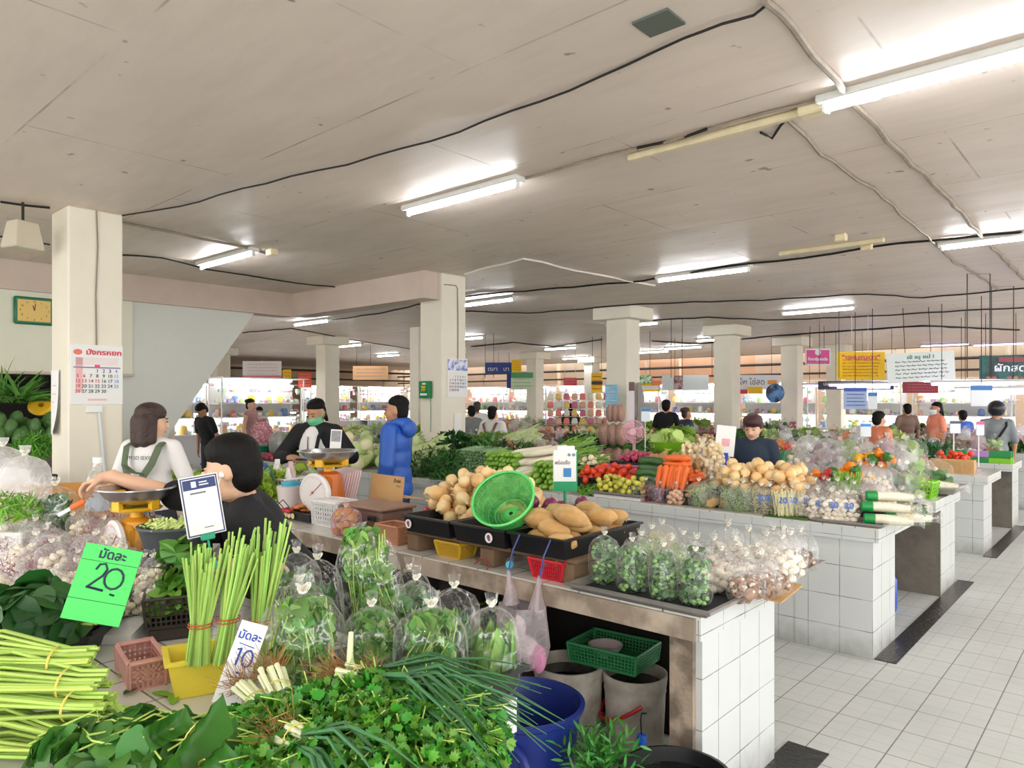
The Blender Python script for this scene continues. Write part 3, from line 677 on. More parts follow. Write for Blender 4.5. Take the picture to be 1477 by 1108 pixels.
# ---- trays, baskets, crates -------------------------------------
def tray(o, w, d, h, m, wall=.006, flare=1.06, rim=.012, name='body', bz=0):
    mb = MB(); f = flare
    X, Y, x, y = w / 2, d / 2, w / 2 / f, d / 2 / f
    def ring(a, b, z): return [(-a, -b, z), (a, -b, z), (a, b, z), (-a, b, z)]
    R_ = [ring(x, y, bz), ring(X, Y, bz + h), ring(X + rim, Y + rim, bz + h), ring(X + rim, Y + rim, bz + h - rim), ]
    I_ = [ring(X - wall, Y - wall, bz + h), ring(x - wall, y - wall, bz + wall)]
    vs = sum(R_[:1] + [ring(X, Y, bz + h - rim)] + [R_[3], R_[2]] + I_, []); fs = [(3, 2, 1, 0)]
    for k in range(5):
        for i in range(4): fs.append((k * 4 + i, k * 4 + (i + 1) % 4, k * 4 + 4 + (i + 1) % 4, k * 4 + 4 + i))
    fs.append((20, 21, 22, 23)); mb.add(vs, fs); return mb.build(name, m, o, smooth=False)
def lattice(mb, a, b, c, d, nu, nv, t=.0035, thick=.003, skipr=()):
    """grid of bars on the quad a-b-c-d (a,b bottom; d,c top)"""
    a, b, c, d = map(V, (a, b, c, d)); n = (b - a).cross(d - a).normalized() * thick
    def bar(p, q, w):
        s = (q - p).cross(n).normalized() * w
        vs = [p - s, p + s, q + s, q - s]; vs = [x - n / 2 for x in vs] + [x + n / 2 for x in vs]
        mb.add(vs, [(3, 2, 1, 0), (4, 5, 6, 7), (0, 1, 5, 4), (1, 2, 6, 5), (2, 3, 7, 6), (3, 0, 4, 7)])
    for i in range(nu + 1): f = i / nu; bar(a.lerp(b, f), d.lerp(c, f), t if 0 < i < nu else t * 2)
    for j in range(nv + 1): f = j / nv; bar(a.lerp(d, f), b.lerp(c, f), t if 0 < j < nv else t * 2.2)
def crate(o, w, d, h, m, nu=10, nv=5, flare=1.1, rim=.012, t=.0035, name='body', solid_bottom=True):
    mb = MB(); x, y, X, Y = w / 2 / flare, d / 2 / flare, w / 2, d / 2
    B = [(-x, -y, .004), (x, -y, .004), (x, y, .004), (-x, y, .004)]; T = [(-X, -Y, h), (X, -Y, h), (X, Y, h), (-X, Y, h)]
    for i in range(4):
        j = (i + 1) % 4; k = nu if i % 2 == 0 else max(3, int(nu * d / w)); lattice(mb, B[i], B[j], T[j], T[i], k, nv, t)
        p, q = V(T[i]), V(T[j]); mb.tube([p, q], rim * .55, 6); mb.tube([B[i], T[i]], rim * .5, 6)
    mb.box((0, 0, .003), (2 * x, 2 * y, .006)); return mb.build(name, m, o, smooth=False)
def box_thing(name, label, cat, loc, rz, dims, m, group=None, bev=.004):
    mb = MB(); mb.box((0, 0, dims[2] / 2), dims, bev=bev); o = mb.build(name, m, smooth=False); put(o, loc, rz); return tag(o, label, cat, group)
def bunch(name, label, loc, rz, spec, cat='herbs', group=None):
    """spec: list of (part name, mesh builder, materials)"""
    o = thing(name, label, cat, loc, rz, group)
    for n, mb, m in spec: mb.build(n, m, o)
    return o
# ---- people ------------------------------------------------------
SKIN = G('skin', (222, 178, 148), rough=.5, nz=.04, ns=12); SKIN2 = G('tan skin', (190, 138, 106), rough=.5, nz=.04, ns=12); HAIRB = mat('black hair', rgb(15, 12, 11), .6, nz=.3, ns=60, bump=.3, bs=90, spec=.2); HAIRN = mat('brown hair', rgb(58, 38, 32), .4, nz=.3, ns=60, bump=.5, bs=90)
M_EYE = G('eye dark', (30, 22, 18), rough=.2); M_LIP = G('lips', (186, 110, 100), rough=.5)
def remesh(o, vox, sm=4, it=.5):
    md = o.modifiers.new('r', 'REMESH'); md.mode = 'VOXEL'; md.voxel_size = vox; md.use_smooth_shade = True
    if sm: s = o.modifiers.new('s', 'SMOOTH'); s.factor = it; s.iterations = sm
    FIN.append(o)
def finish_modifiers():
    bpy.context.view_layer.update(); dg = bpy.context.evaluated_depsgraph_get(); new = {}
    obs = [o for o in SC.objects if o.type == 'MESH' and len(o.modifiers)]
    for o in obs:
        if o.data.name not in new: new[o.data.name] = bpy.data.meshes.new_from_object(o.evaluated_get(dg))
    for o in obs:
        me = new[o.data.name]; o.data = me; o.modifiers.clear()
        me.polygons.foreach_set('use_smooth', [True] * len(me.polygons))
def elbow(s, w, l1, l2, hint):
    s, w = V(s), V(w); d = w - s; L = min(d.length, (l1 + l2) * .995); u = d.normalized()
    if d.length > L: w = s + u * L
    a = (l1 * l1 - l2 * l2 + L * L) / (2 * L); h = math.sqrt(max(0, l1 * l1 - a * a))
    n = V(hint) - u * V(hint).dot(u); n.normalize(); return s + u * a + n * h, w
def add_hand(mb, wr, d, n, k, side, curl=.5, spread=.12):
    """palm + four fingers + thumb; d = finger direction, n = back of the hand, side = +1 thumb towards d x n"""
    d = V(d).normalized(); n = V(n); x = d.cross(n).normalized() * side; n = x.cross(d) * side; wr = V(wr)
    pc = wr + d * .05 * k; A = Matrix((x, d, n)).transposed().to_4x4(); A.translation = pc
    mb.ball((0, 0, 0), (.038 * k, .05 * k, .016 * k), 12, 8, M=A); mb.cap(wr - d * .01, .025 * k, wr + d * .03 * k, .026 * k)
    for i, (off, L) in enumerate(((.028, .068), (.0095, .078), (-.0095, .072), (-.027, .056))):
        p = pc + x * off * k + d * .04 * k; dd = (d + x * off * spread * 20 * .12).normalized(); r = .0088 * k; c = curl * (.8 + .12 * i)
        dn = n.copy()
        for f, rr in ((.45, r), (.32, r * .93), (.23, r * .85)):
            ca, sa = math.cos(c * .75), math.sin(c * .75); dd, dn = (dd * ca - dn * sa).normalized(), (dn * ca + dd * sa).normalized()
            q = p + dd * L * f * k; mb.cap(p, rr, q, rr * .93, 8, 3); p = q
    p = wr + d * .022 * k + x * .026 * k; td = (d * .62 + x * .6 - n * .35).normalized(); q = p + td * .036 * k; mb.cap(p, .0125 * k, q, .0105 * k, 8, 3); td = (td * .8 + d * .35 - n * curl * .4).normalized(); mb.cap(q, .0102 * k, q + td * .03 * k, .0085 * k, 8, 3)
def person(label, loc, rz, H=1.64, hair='short', hairm=None, skin=None, shirt=None, sleeve='short', trousers=None, vox=.014, lean=0, twist=0, head=(0, 0, 0), hands=None, face=True, detail=False, build=1.0, sit=None, shirt_name='shirt', head_at=None, wr_world=None, infl=.014, headoff=(0, 0, 0), hints=((-.6, .6, -.4), (.6, .6, -.4)), mask=None, handn=None, curl=.5, nohands=False, hem=.84, headscale=1.0):
    """a standing (or seated) figure facing local -Y; l = local +X side is the figure's left"""
    o = thing('person', label, 'person', loc, rz); k = H / 1.65; skin = skin or SKIN; hairm = hairm or HAIRB; shirt = shirt or M_WHT
    hip = V((0, 0, (.90 if sit is None else sit) * k)); zo = hip.z - .90 * k
    RL = Matrix.Rotation(twist, 4, 'Z') @ Matrix.Rotation(lean, 4, 'X')
    def U(p): q = V(p) * k; q.z += zo; return hip + RL @ (q - hip)
    B = build
    HM = Matrix.Translation(U((0, -.005, 1.52)) + V(headoff)) @ RL @ Euler(head).to_matrix().to_4x4() @ Matrix.Scale(k * headscale, 4)
    if head_at is not None: HM = (Matrix.Translation(V(loc)) @ Matrix.Rotation(rz, 4, 'Z')).inverted() @ Matrix.Translation(V(head_at)) @ Matrix.Rotation(rz, 4, 'Z') @ Euler(head).to_matrix().to_4x4() @ Matrix.Scale(k * headscale, 4)
    sh = [U((-.165 * B, .005, 1.345)), U((.165 * B, .005, 1.345))]
    Rz = Matrix.Rotation(rz, 4, 'Z'); inv = (Matrix.Translation(V(loc)) @ Rz).inverted()
    ew = []
    for i, s in enumerate((-1, 1)):
        w = None
        if wr_world and wr_world[i] is not None: w = inv @ V(wr_world[i])
        elif hands and hands[i] is not None: w = V(hands[i]) * k; w.z += zo
        else: w = U((s * .24 * B, -.06, .83))
        ew.append(elbow(sh[i], w, .285 * k, .25 * k, hints[i]))
    def torso(mb, e, hemz=.80, lo=True):
        for c, r in (((0, 0, 1.25), (.158 * B, .105, .16)), ((0, 0, 1.10), (.145 * B, .1, .15)), ((0, .0, .95), (.155 * B, .11, .13))):
            A = RL.copy(); A.translation = U(c); mb.ball((0, 0, 0), tuple((q + e) * k for q in r), 16, 12, M=A)
        for s in (0, 1): mb.cap(U(((-.05, .05)[s], 0, 1.365)), (.055 + e) * k, sh[s], (.048 + e) * k, 10)
    # ---- body
    mb = MB(); torso(mb, -.012)
    mb.cap(U((0, .012, 1.34)), .056 * k, HM @ V((0, .012, -.07)), .05 * k)
    mb.ball((0, .012, .012), (.075, .092, .105), 16, 12, M=HM); mb.ball((0, -.018, -.062), (.056, .066, .056), 14, 10, M=HM); mb.ball((0, -.03, -.03), (.066, .062, .07), 14, 10, M=HM); mb.ball((0, -.062, -.098), (.024, .02, .018), 8, 6, M=HM)
    mb.cap(HM @ V((0, -.09, .006)), .0085 * k, HM @ V((0, -.107, -.03)), .0125 * k, 8); 
    for s in (-1, 1): mb.ball((s * .074, .014, -.008), (.012, .022, .032), 8, 6, M=HM); mb.ball((s * .012, -.1, -.034), (.009, .01, .008), 6, 5, M=HM)
    for i, s in enumerate((-1, 1)):
        e, w = ew[i]; mb.cap(sh[i], .047 * k, e, .037 * k); mb.cap(e, .037 * k, e.lerp(w, .35), .036 * k); mb.cap(e.lerp(w, .35), .036 * k, w, .025 * k)
        if not nohands:
            d = (w - e).normalized(); n = V(handn[i]) if handn and handn[i] else V((s * .6, -.3, .5)); dd = d
            if wr_world and len(wr_world) > 2 and wr_world[2 + i] is not None: dd = (Rz.inverted() @ V(wr_world[2 + i])).normalized()
            if handn and handn[i]: n = Rz.inverted() @ n
            add_hand(mb, w, dd, n, k * 1.0, s if True else 1, curl)
    legs = []
    for i, s in enumerate((-1, 1)):
        h_ = hip + V((s * .085, 0, -.03)) * k
        if sit is None: kn, an = V((s * .09, -.01, .47)) * k, V((s * .095, .015, .075)) * k
        else: kn, an = hip + V((s * .12, -.4, .0)) * k, V((s * .13, -.38 * k, .075 * k))
        legs.append((h_, kn, an)); mb.cap(h_, .078 * k, kn, .052 * k); mb.cap(kn, .05 * k, an, .036 * k); mb.cap(an + V((0, .03, -.035)) * k, .034 * k, an + V((s * .02, -.15, -.045)) * k, .028 * k)
    b = mb.build('body', skin, o); remesh(b, vox, 3); BODY = b
    # ---- clothes
    mb = MB(); torso(mb, infl - .004)
    if shirt_name == 'jacket': A = RL.copy(); A.translation = U((0, 0, .84)); mb.ball((0, 0, 0), tuple(q * k for q in (.165 * B + infl, .115 + infl, .12)), 16, 12, M=A)
    fr = {'none': 0, 'short': .72, 'long': 1.0, 'half': .95}[sleeve]
    for i in range(2):
        e, w = ew[i]
        if fr: mb.cap(sh[i], (.05 + infl) * k, sh[i].lerp(e, min(fr, 1)), (.044 + infl) * k)
        if sleeve == 'long': mb.cap(e, (.042 + infl * .9) * k, w.lerp(e, .06), (.03 + infl * .8) * k)
    c = mb.build(shirt_name, shirt, o); remesh(c, vox * 1.05, 9)
    mb = MB()
    for i, (h_, kn, an) in enumerate(legs): mb.cap(h_, .092 * k, kn, .068 * k); mb.cap(kn, .066 * k, an + V((0, 0, .02)), .058 * k)
    mb.ball(hip + V((0, 0, .0)), (.17 * k * B, .122 * k, .12 * k), 14, 10); t = mb.build('trousers', trousers or G('dark trousers', (44, 46, 56), rough=.8), o); remesh(t, .02, 2)
    # ---- hair
    mb = MB()
    if hair in ('short', 'crop', 'bob', 'pony', 'bun', 'bowl'):
        q = {'crop': .003, 'short': .008, 'bob': .012, 'pony': .003, 'bun': .003, 'bowl': .014}[hair]
        mb.ball((0, .014, .062) if hair not in ('pony', 'bun', 'crop') else (0, .024, .068), (.077 + q, .09 + q, .062 + q), 18, 14, M=HM); mb.ball((0, .04, .01), (.073 + q, .07 + q, .088), 16, 12, M=HM); mb.ball((0, .052, -.02), (.066 + q, .055 + q, .075), 14, 10, M=HM)
        if hair in ('short', 'bowl'):
            for s in (-1, 1): mb.ball((s * (.06 + q * .7), .026, .045), (.018, .045, .045), 8, 6, M=HM)
            mb.ball((0, -.037, .072), (.062, .046, .03), 12, 8, M=HM)
        if hair == 'bowl':
            for s in (-1, 1): mb.ball((s * .07, .025, .022), (.019, .05, .05), 10, 8, M=HM)
            mb.ball((0, -.06, .07), (.066, .038, .032), 10, 8, M=HM)
        if hair == 'bob':
            for s in (-1, 1): mb.cap(HM @ V((s * .07, .02, .04)), .035 * k, HM @ V((s * .082, .02, -.12)), .034 * k)
            mb.cap(HM @ V((0, .07, .0)), .07 * k, HM @ V((0, .075, -.125)), .058 * k); mb.cap(HM @ V((.05, .05, .0)), .06 * k, HM @ V((.055, .055, -.13)), .045 * k); mb.cap(HM @ V((-.05, .05, .0)), .06 * k, HM @ V((-.055, .055, -.13)), .045 * k)
        if hair == 'pony': mb.cap(HM @ V((0, .1, .03)), .03 * k, HM @ V((0, .135, -.12)), .018 * k)
        if hair == 'bun': mb.ball((0, .1, .075), (.042, .042, .042), 10, 8, M=HM)
        hb = mb.build('hair', hairm, o); remesh(hb, min(vox, .01), 2)
    elif hair == 'helmet':
        mb.ball((0, .015, .035), (.115, .13, .12), 20, 14, M=HM); hb = mb.build('helmet', hairm, o)
    # ---- face
    if face:
        mb = MB()
        for s in (-1, 1): mb.ball((s * .03, -.086, .004), (.0125, .006, .0045), 10, 6, M=HM)
        mb.build('eyes', M_EYE, BODY); mb = MB()
        for s in (-1, 1): mb.tube([HM @ V((s * .014, -.091, .024)), HM @ V((s * .03, -.09, .029)), HM @ V((s * .048, -.078, .022))], .0035 * k, 6, flat=1)
        mb.build('eyebrows', hairm, BODY)
        if mask is None:
            mb = MB(); mb.tube([HM @ V((-.024, -.078, -.067)), HM @ V((0, -.0865, -.064)), HM @ V((.024, -.078, -.067))], .0055 * k, 6); mb.build('lips', M_LIP, BODY)
    if mask is not None:
        mb = MB(); vs = []; fs = []; nu, nv = 13, 7
        for j in range(nv):
            for i in range(nu):
                u, v_ = i / (nu - 1) * 2 - 1, j / (nv - 1); a = u * 1.32; z = -.015 - .10 * v_ * (1 - .35 * u * u) - .02 * u * u * (1 - v_) * 0
                rr = .094 + .022 * math.exp(-((v_ - .3) ** 2) / .05) * math.exp(-u * u / .12) - .02 * v_ * v_
                vs.append(HM @ V((math.sin(a) * .083, -.0 - math.cos(a) * rr - .008, z)))
        for j in range(nv - 1):
            for i in range(nu - 1): fs.append((j * nu + i, j * nu + i + 1, (j + 1) * nu + i + 1, (j + 1) * nu + i))
        mb.add(vs, fs)
        for s in (-1, 1): mb.tube([HM @ V((s * .079, -.03, -.025)), HM @ V((s * .08, .0, .005)), HM @ V((s * .084, .03, .0))], .0018, 4)
        me = mb.build('face_mask', mask, o); sd = me.modifiers.new('t', 'SOLIDIFY'); sd.thickness = .0025; sd.offset = 1; FIN.append(me)
    return o, HM, U, ew, RL
# ================================================================== the counter nearest the camera
RV, FV = V((CS, SN, 0)), V((-SN, CS, 0))
R3 = random.Random(3)
# celery-like bundles, cut ends towards the right
def stalk_bundle(label, u, v, z, rz, n, L, seed, leafy=True):
    r = random.Random(seed); p = atz(u, v, z); a = MB(); b = MB(); c = MB()
    for i in range(n):
        q = r.random() ** .5; t = r.uniform(0, 6.28); y0, z0 = q * .04 * math.cos(t), q * .028 * math.sin(t); f = r.uniform(1.3, 2.6); x0 = r.uniform(-.012, .02)
        pts = [(x0, y0, z0), (x0 - .06, y0, z0), (-L * .45, y0 * f + .01, z0 * f * .9 + .012), (-L, y0 * f * 1.7 + r.uniform(-.02, .02), z0 * f - .02)]
        w = r.uniform(.0055, .0085); a.tube(pts, [w, w * .95, w * .85, w * .6], 6, flat=.7)
        for k in range(4):
            t_ = rnd_dir(r); t_.x = -abs(t_.x) - .4; b.leaf((-L * r.uniform(.85, 1.1), y0 * f * 1.7, z0 * f - .01), t_, rnd_dir(r, 1) + V((0, 0, .8)), .09, .07, .3, 'cor')
    for xx in (-.075,): c.lathe([(.043, -.003), (.0445, 0), (.043, .003)], 16, Matrix.Translation((xx, 0, 0)) @ Matrix.Rotation(PI / 2, 4, 'Y') @ Matrix.Diagonal((.78, 1.05, 1, 1)), cap0=False, cap1=False)
    return bunch('celery_bundle', label, p, rz, [('stalks', a, M_STALK), ('leaves', b, ML_MID), ('rubber_band', c, M_YEL)], 'vegetable', 'light green stalk bundles')
for i, (u, v, z, dr, n, L, l) in enumerate(((128, 952, 1.015, .12, 26, .5, 'topmost light green celery bundle, cut ends below the green price sign'), (143, 985, .985, .05, 24, .5, 'second light green celery bundle from the top, tied with a yellow band'),
        (152, 1018, .95, -.02, 24, .5, 'third light green celery bundle from the top, on the near counter'), (185, 1032, .915, -.2, 20, .5, 'celery bundle whose cut ends reach farthest towards the white tiles'), (130, 1075, .89, -.12, 20, .48, 'lowest light green celery bundle, leafy and nearest the camera'))):
    stalk_bundle(l, u, v, z, YAW + dr, n, L, 40 + i)
# big dark leaves in a black basin
p = atz(70, 930, ZT); o = thing('plastic_basin', 'black plastic basin under the big dark leaves', 'basin', (p.x, p.y, ZT + .001), YAW + .1); tray(o, .40, .30, .085, M_BLKP, flare=1.15)
p = atz(52, 893, .97); a = MB(); b = MB()
foliage(a, (0, 0, 0), (.19, .13, .10), 190, 'round', .095, .085, R3, curl=.35, out=.35)
for i in range(22):
    y0, z0 = R3.uniform(-.03, .03), R3.uniform(-.02, .03); b.tube([(.0, y0, z0), (.12, y0 * .8, z0 + .015), (.205 + R3.uniform(-.02, .02), y0 * .7, z0 * .8 + .01)], .0045, 5)
bunch('leafy_greens', 'heap of big round dark green leaves with stems pointing at the green sign', p, YAW - .15, [('leaves', a, ML_DARK), ('stems', b, M_STALK)], 'vegetable')
# green price card "มัดละ 20.-"
o = thing('price_sign', 'bright green price card with handwritten 20', 'price sign', atd(148, 843, 1.93), (-.3, .21, YAW + .12))
mb = MB(); mb.box((0, 0, 0), (.15, .003, .2)); CD = mb.build('card', G('bright green card', (62, 206, 88), rough=.4), o, smooth=False)
text('มัดละ', .034, o, m=M_INK, loc=(.002, -.002, .077), bold=.0008); 
mb = MB()
mb.tube([(-.028, -.003, .035), (-.022, -.003, .05), (-.008, -.003, .053), (.0, -.003, .04), (-.006, -.003, .022), (-.036, -.003, -.012)], .003, 5); mb.tube([(-.038, -.003, -.012), (.006, -.003, -.016)], .0032, 5)
mb.tube([(.024 + .024 * math.cos(t * .524), -.003, .018 + .027 * math.sin(t * .524)) for t in range(13)], .003, 5); mb.tube([(.026, -.003, -.022), (.038, -.003, -.024)], .0026, 5)
mb.build('handwritten_number', M_INK, CD); mb = MB()
for zz in (.057, -.045): mb.tube([(-.074, -.002, zz), (.074, -.002, zz)], .0006, 4)
mb.build('ruled_lines', M_INK, CD)
# small bags of shallots and garlic, lying in a heap; film, contents, knot
def small_bag(kind, seed):
    m = {'purple': M_PURP, 'white': M_WMUSH, 'garlic': M_GARL}[kind]
    return make_bag('x', .11, .075, .17, 'shreds' if kind == 'purple' else 'balls', seed, n=70 if kind == 'purple' else 26, lm=m, fmat=M_FILMS, cat='bag', name='small_bag', fillh=.66)
SBP = [Pool(small_bag('purple', i)) for i in range(3)]; SBW = [Pool(small_bag(k, 10 + i)) for i, k in enumerate(('white', 'garlic', 'white'))]
def hz_heap(p): return ZT + .03 + .20 * max(0, min(1, (depth(p) - 2.35) / .9))
for j in range(8):
    d_ = 2.38 + .095 * j; zz = .875 + .2 * j / 7
    for i in range(9):
        u = (i + .5 * (j % 2)) * 31 + R3.uniform(-7, 7) - 6
        if u > 262 - 6 * j or (u > 120 and j < 1): continue
        p = atd(u, 800, d_); pur = j >= 3 and u < 205 and (i + j) % 5 or (j == 0 and u > 70)
        (SBP if pur else SBW)[(i + j) % 3].place((p.x, p.y, zz), Euler((R3.uniform(-.75, .95), R3.uniform(-.5, .5), YAW + R3.uniform(-.8, .8))), R3.uniform(.9, 1.15), 'clear bag of dark purple shallots in the heap in front of the yellow scale' if pur else 'clear bag of white garlic cloves in the heap behind the green price card', 'bags of purple shallots' if pur else 'bags of white garlic')
c = atd(118, 800, 2.72); mb = MB(); mb.add([(-.42, -.36, 0), (.38, -.36, 0), (.38, .36, 0), (-.42, .36, 0), (-.42, -.36, .03), (.38, -.36, .03), (.38, .36, .19), (-.42, .36, .19)], [(3, 2, 1, 0), (4, 5, 6, 7), (0, 1, 5, 4), (1, 2, 6, 5), (2, 3, 7, 6), (3, 0, 4, 7)]); single('display_wedge', mb, M_WHT, 'sloping white display board under the heap of small bags', 'board', loc=(c.x, c.y, ZT + .001), rot=(0, 0, YAW), smooth=False)
# scale
def scale(label, loc, rz, k, dialm, bodym, pan=True):
    o = thing('weighing_scale', label, 'scale', loc, rz)
    mb = MB(); mb.lathe([(.085, 0), (.105, .012), (.1, .05), (.078, .2), (.07, .235), (.045, .25)], 4 * 6, ex=.9); mb.box((0, -.045, .12), (.15, .06, .21), bev=.02); b = mb.build('body', bodym, o)
    mb = MB(); mb.lathe([(.112, 0), (.118, .006), (.118, .02), (.108, .026)], 32, TR((0, -.075, .128), (PI / 2, 0, 0))); DR = mb.build('dial_rim', M_WHT, o)
    mb = MB(); mb.lathe([(.105, 0), (.105, .0015)], 32, TR((0, -.1015, .128), (PI / 2, 0, 0))); d = mb.build('dial_face', dialm, DR)
    mb = MB()
    for i in range(40):
        a = i * PI / 20; r1 = .092 if i % 5 else .084; mb.tube([(r1 * math.cos(a), -.1035, .128 + r1 * math.sin(a)), (.1 * math.cos(a), -.1035, .128 + .1 * math.sin(a))], .0008, 4)
    mb.tube([(-.02, -.105, .11), (.07, -.105, .19)], .002, 5); mb.lathe([(.008, 0), (.006, .006)], 10, TR((0, -.104, .128), (PI / 2, 0, 0))); mb.build('pointer', M_RED, DR)
    mb = MB(); mb.lathe([(.028, .24), (.024, .28)], 12); mb.lathe([(.02, .278), (.098, .282), (.106, .29), (.098, .296)], 28); 
    for s in (0, 1, 2, 3): mb.box((.098 * math.cos(s * 1.571 + .4), .098 * math.sin(s * 1.571 + .4), .325), (.022, .04, .075), rz=s * 1.571 + .4); 
    mb.build('weighing_platform', G('yellow enamel', (240, 186, 40), rough=.35), o)
    mb = MB(); mb.lathe([(.05, .303), (.095, .315), (.125, .34), (.15, .374), (.162, .376), (.16, .381), (.147, .38), (.12, .346), (.09, .322), (.05, .31)], 40, cap0=True, cap1=True); mb.build('pan', M_STEEL, o)
    o.scale = (k, k, k); return o
M_DIAL = G('white dial', (238, 234, 232), rough=.3, nz=.04, ns=9)
p = atd(197, 705, 2.92); scale('yellow kitchen scale with steel pan in front of the man in black', (p.x, p.y, ZT + .1), YAW - .75, .93, M_DIAL, G('yellow scale body', (226, 158, 38), rough=.4))
c = p; box_thing('wooden_block', 'block raising the yellow scale above the counter', 'block', (p.x, p.y, ZT + .001), YAW, (.24, .2, .098), M_CARD)
# bag under the reaching hand, and things beside it
o = make_bag('clear bag of green vegetables under the reaching hand', .17, .12, .22, 'leafy', 60, n=130, lm=ML_GREY); p = atd(80, 762, 2.96); put(o, (p.x, p.y, p.z - .01), YAW)
c = p; box_thing('wooden_crate', 'white block under the bag by the reaching hand', 'crate', (c.x, c.y - .02, ZT + .001), YAW, (.2, .16, p.z - ZT - .012), M_WHT)
p = atd(80, 745, 3.35); box_thing('plywood_board', 'orange brown wooden panel standing behind the small bags', 'board', (p.x, p.y, ZT), YAW + .15, (.75, .03, .42), G('orange wood', (200, 140, 62), rough=.6, nz=.1, ns=8))
a = MB(); foliage(a, (0, 0, 0), (.14, .1, .09), 420, 'lance', .05, .008, R3, out=.4); p = atd(12, 742, 2.9); bunch('herb_heap', 'heap of fine pale green shoots at the edge beside the small bags', (p.x, p.y, p.z), YAW, [('leaves', a, ML_LIME)], 'herbs')
c = p; box_thing('packing_box', 'white box under the pale green shoots', 'box', (c.x - .05, c.y, ZT + .001), YAW, (.3, .24, c.z - ZT - .06), M_WHT)
for i, (u, v, d, s, l) in enumerate(((36, 722, 3.2, 1.1, 'stack of white plastic bags standing beside the pale shoots'), (4, 700, 3.3, 1.0, 'big white carrier bag hanging at the picture edge under the papayas'))):
    o = make_bag(l, .2, .12, .27, 'shreds', 80 + i, n=30, lm=M_PAPER, fmat=M_FILMW, cat='carrier bag', name='carrier_bag'); p = atd(u, v, d); put(o, (p.x, p.y, p.z - .05), YAW + .3 * i, s)
# drinking cup / bottle and phone
o = thing('water_bottle', 'clear plastic water bottle with pale label left of the scale', 'bottle', (0, 0, 0)); mb = MB(); mb.lathe([(.04, 0), (.042, .02), (.042, .14), (.036, .18), (.016, .215), (.014, .235)], 18); mb.build('bottle_body', M_FILM, o); mb = MB(); mb.lathe([(.0425, .05), (.0425, .12)], 18, cap0=False, cap1=False); mb.build('label', G('pale blue label', (214, 226, 238)), o); mb = MB(); mb.lathe([(.017, .228), (.017, .25)], 14); mb.build('cap', M_WHT, o)
p = atd(141, 745, 3.1); put(o, (p.x, p.y, p.z - .03), 0, 1.15)
o = thing('folding_knife', 'orange handled knife lying on the bags below the hand', 'knife', atd(112, 728, 2.85), (0, -.5, YAW)); mb = MB(); mb.box((0, 0, 0), (.07, .012, .02), bev=.005); mb.build('handle', G('orange plastic', (232, 106, 38), rough=.4), o); mb = MB(); mb.box((-.06, 0, 0), (.06, .002, .014)); mb.build('blade', M_STEEL, o, smooth=False)
# payment card sign, code left blank
o = thing('payment_sign', 'white card with dark blue border held by a green clip', 'sign', atd(292, 729, 2.42), (-.12, -.13, YAW + .62))
mb = MB(); mb.box((0, 0, 0), (.125, .004, .205), bev=.002); mb.build('card', M_PAPER, o, smooth=False)
NAVY = G('navy print', (40, 56, 110), rough=.5); mb = MB()
mb.box((0, -.0026, .074), (.104, .001, .034))
for s in (-1, 1): mb.box((s * .0565, -.0026, 0), (.004, .001, .197)); mb.box((0, -.0026, s * .0965), (.117, .001, .004))
mb.build('border_print', NAVY, o, smooth=False); mb = MB(); mb.box((-.018, -.0034, .074), (.016, .001, .02), bev=.003); mb.box((.012, -.0034, .079), (.026, .001, .004)); mb.box((.014, -.0034, .07), (.03, .001, .004)); mb.build('header_emblem', M_PAPER, o, smooth=False)
mb = MB(); mb.box((-.008, -.0028, .044), (.05, .001, .006)); mb.box((.01, -.0028, -.075), (.03, .001, .003)); mb.build('caption_marks', G('grey print', (110, 112, 120)), o, smooth=False)
mb = MB(); mb.box((.0, -.004, -.107), (.045, .02, .022), bev=.004); mb.tube([(0, 0, -.12), (0, .002, -.2)], .004, 6); mb.lathe([(.03, -.215), (.02, -.195)], 14, M=None); mb.build('clip_stand', G('green clip', (40, 160, 120), rough=.4), o)
# grey basket with pale shreds, milky bag, orange bands, white garlic
p = atd(250, 770, 2.72); o = thing('round_basket', 'dark grey round basket of pale green shreds behind the payment sign', 'basket', (p.x, p.y, p.z - .05)); mb = MB()
mb.lathe([(.1, 0), (.12, .07), (.128, .078), (.128, .086), (.116, .086), (.112, .07), (.094, .01)], 28); mb.build('body', G('dark grey plastic', (74, 80, 82), rough=.5), o); mb = MB()
for i in range(160): a_ = R3.uniform(0, 6.28); q = R3.random() ** .5 * .1; mb.tube([(q * math.cos(a_), q * math.sin(a_), .07 + R3.uniform(0, .03)), (q * math.cos(a_) + R3.uniform(-.03, .03), q * math.sin(a_) + R3.uniform(-.03, .03), .08 + R3.uniform(0, .03))], .004, 4)
mb.build('shreds', G('pale green shreds', (206, 224, 140), isl=.15), o); box_thing('packing_box', 'box under the dark grey round basket', 'box', (p.x, p.y, ZT + .001), YAW, (.22, .2, p.z - .05 - ZT - .002), M_BLKP)
o = make_bag('milky plastic bag with grey and pink goods in front of the payment sign', .19, .14, .2, 'caps', 90, n=30, lm=G('greyish pink', (176, 160, 158), ob=.2), fmat=M_FILMW, cat='carrier bag', name='carrier_bag'); p = atz(236, 832, ZT + .06); put(o, (p.x, p.y, ZT + .04), YAW)
mb = MB()
for i in range(26): a_ = R3.uniform(0, 6.28); c_ = V((R3.uniform(-.03, .03), R3.uniform(-.02, .02), R3.uniform(0, .02))); mb.tube([c_ + V((.02 * math.cos(t), .014 * math.sin(t), .004 * math.sin(3 * t + a_))) for t in [k * .7 for k in range(10)]], .0018, 4)
p = atz(222, 812, .99); single('rubber_band_bunch', mb, G('orange rubber', (236, 160, 72), rough=.5, isl=.1), 'bunch of orange rubber bands on the garlic beside the green sign', 'rubber bands', loc=p)
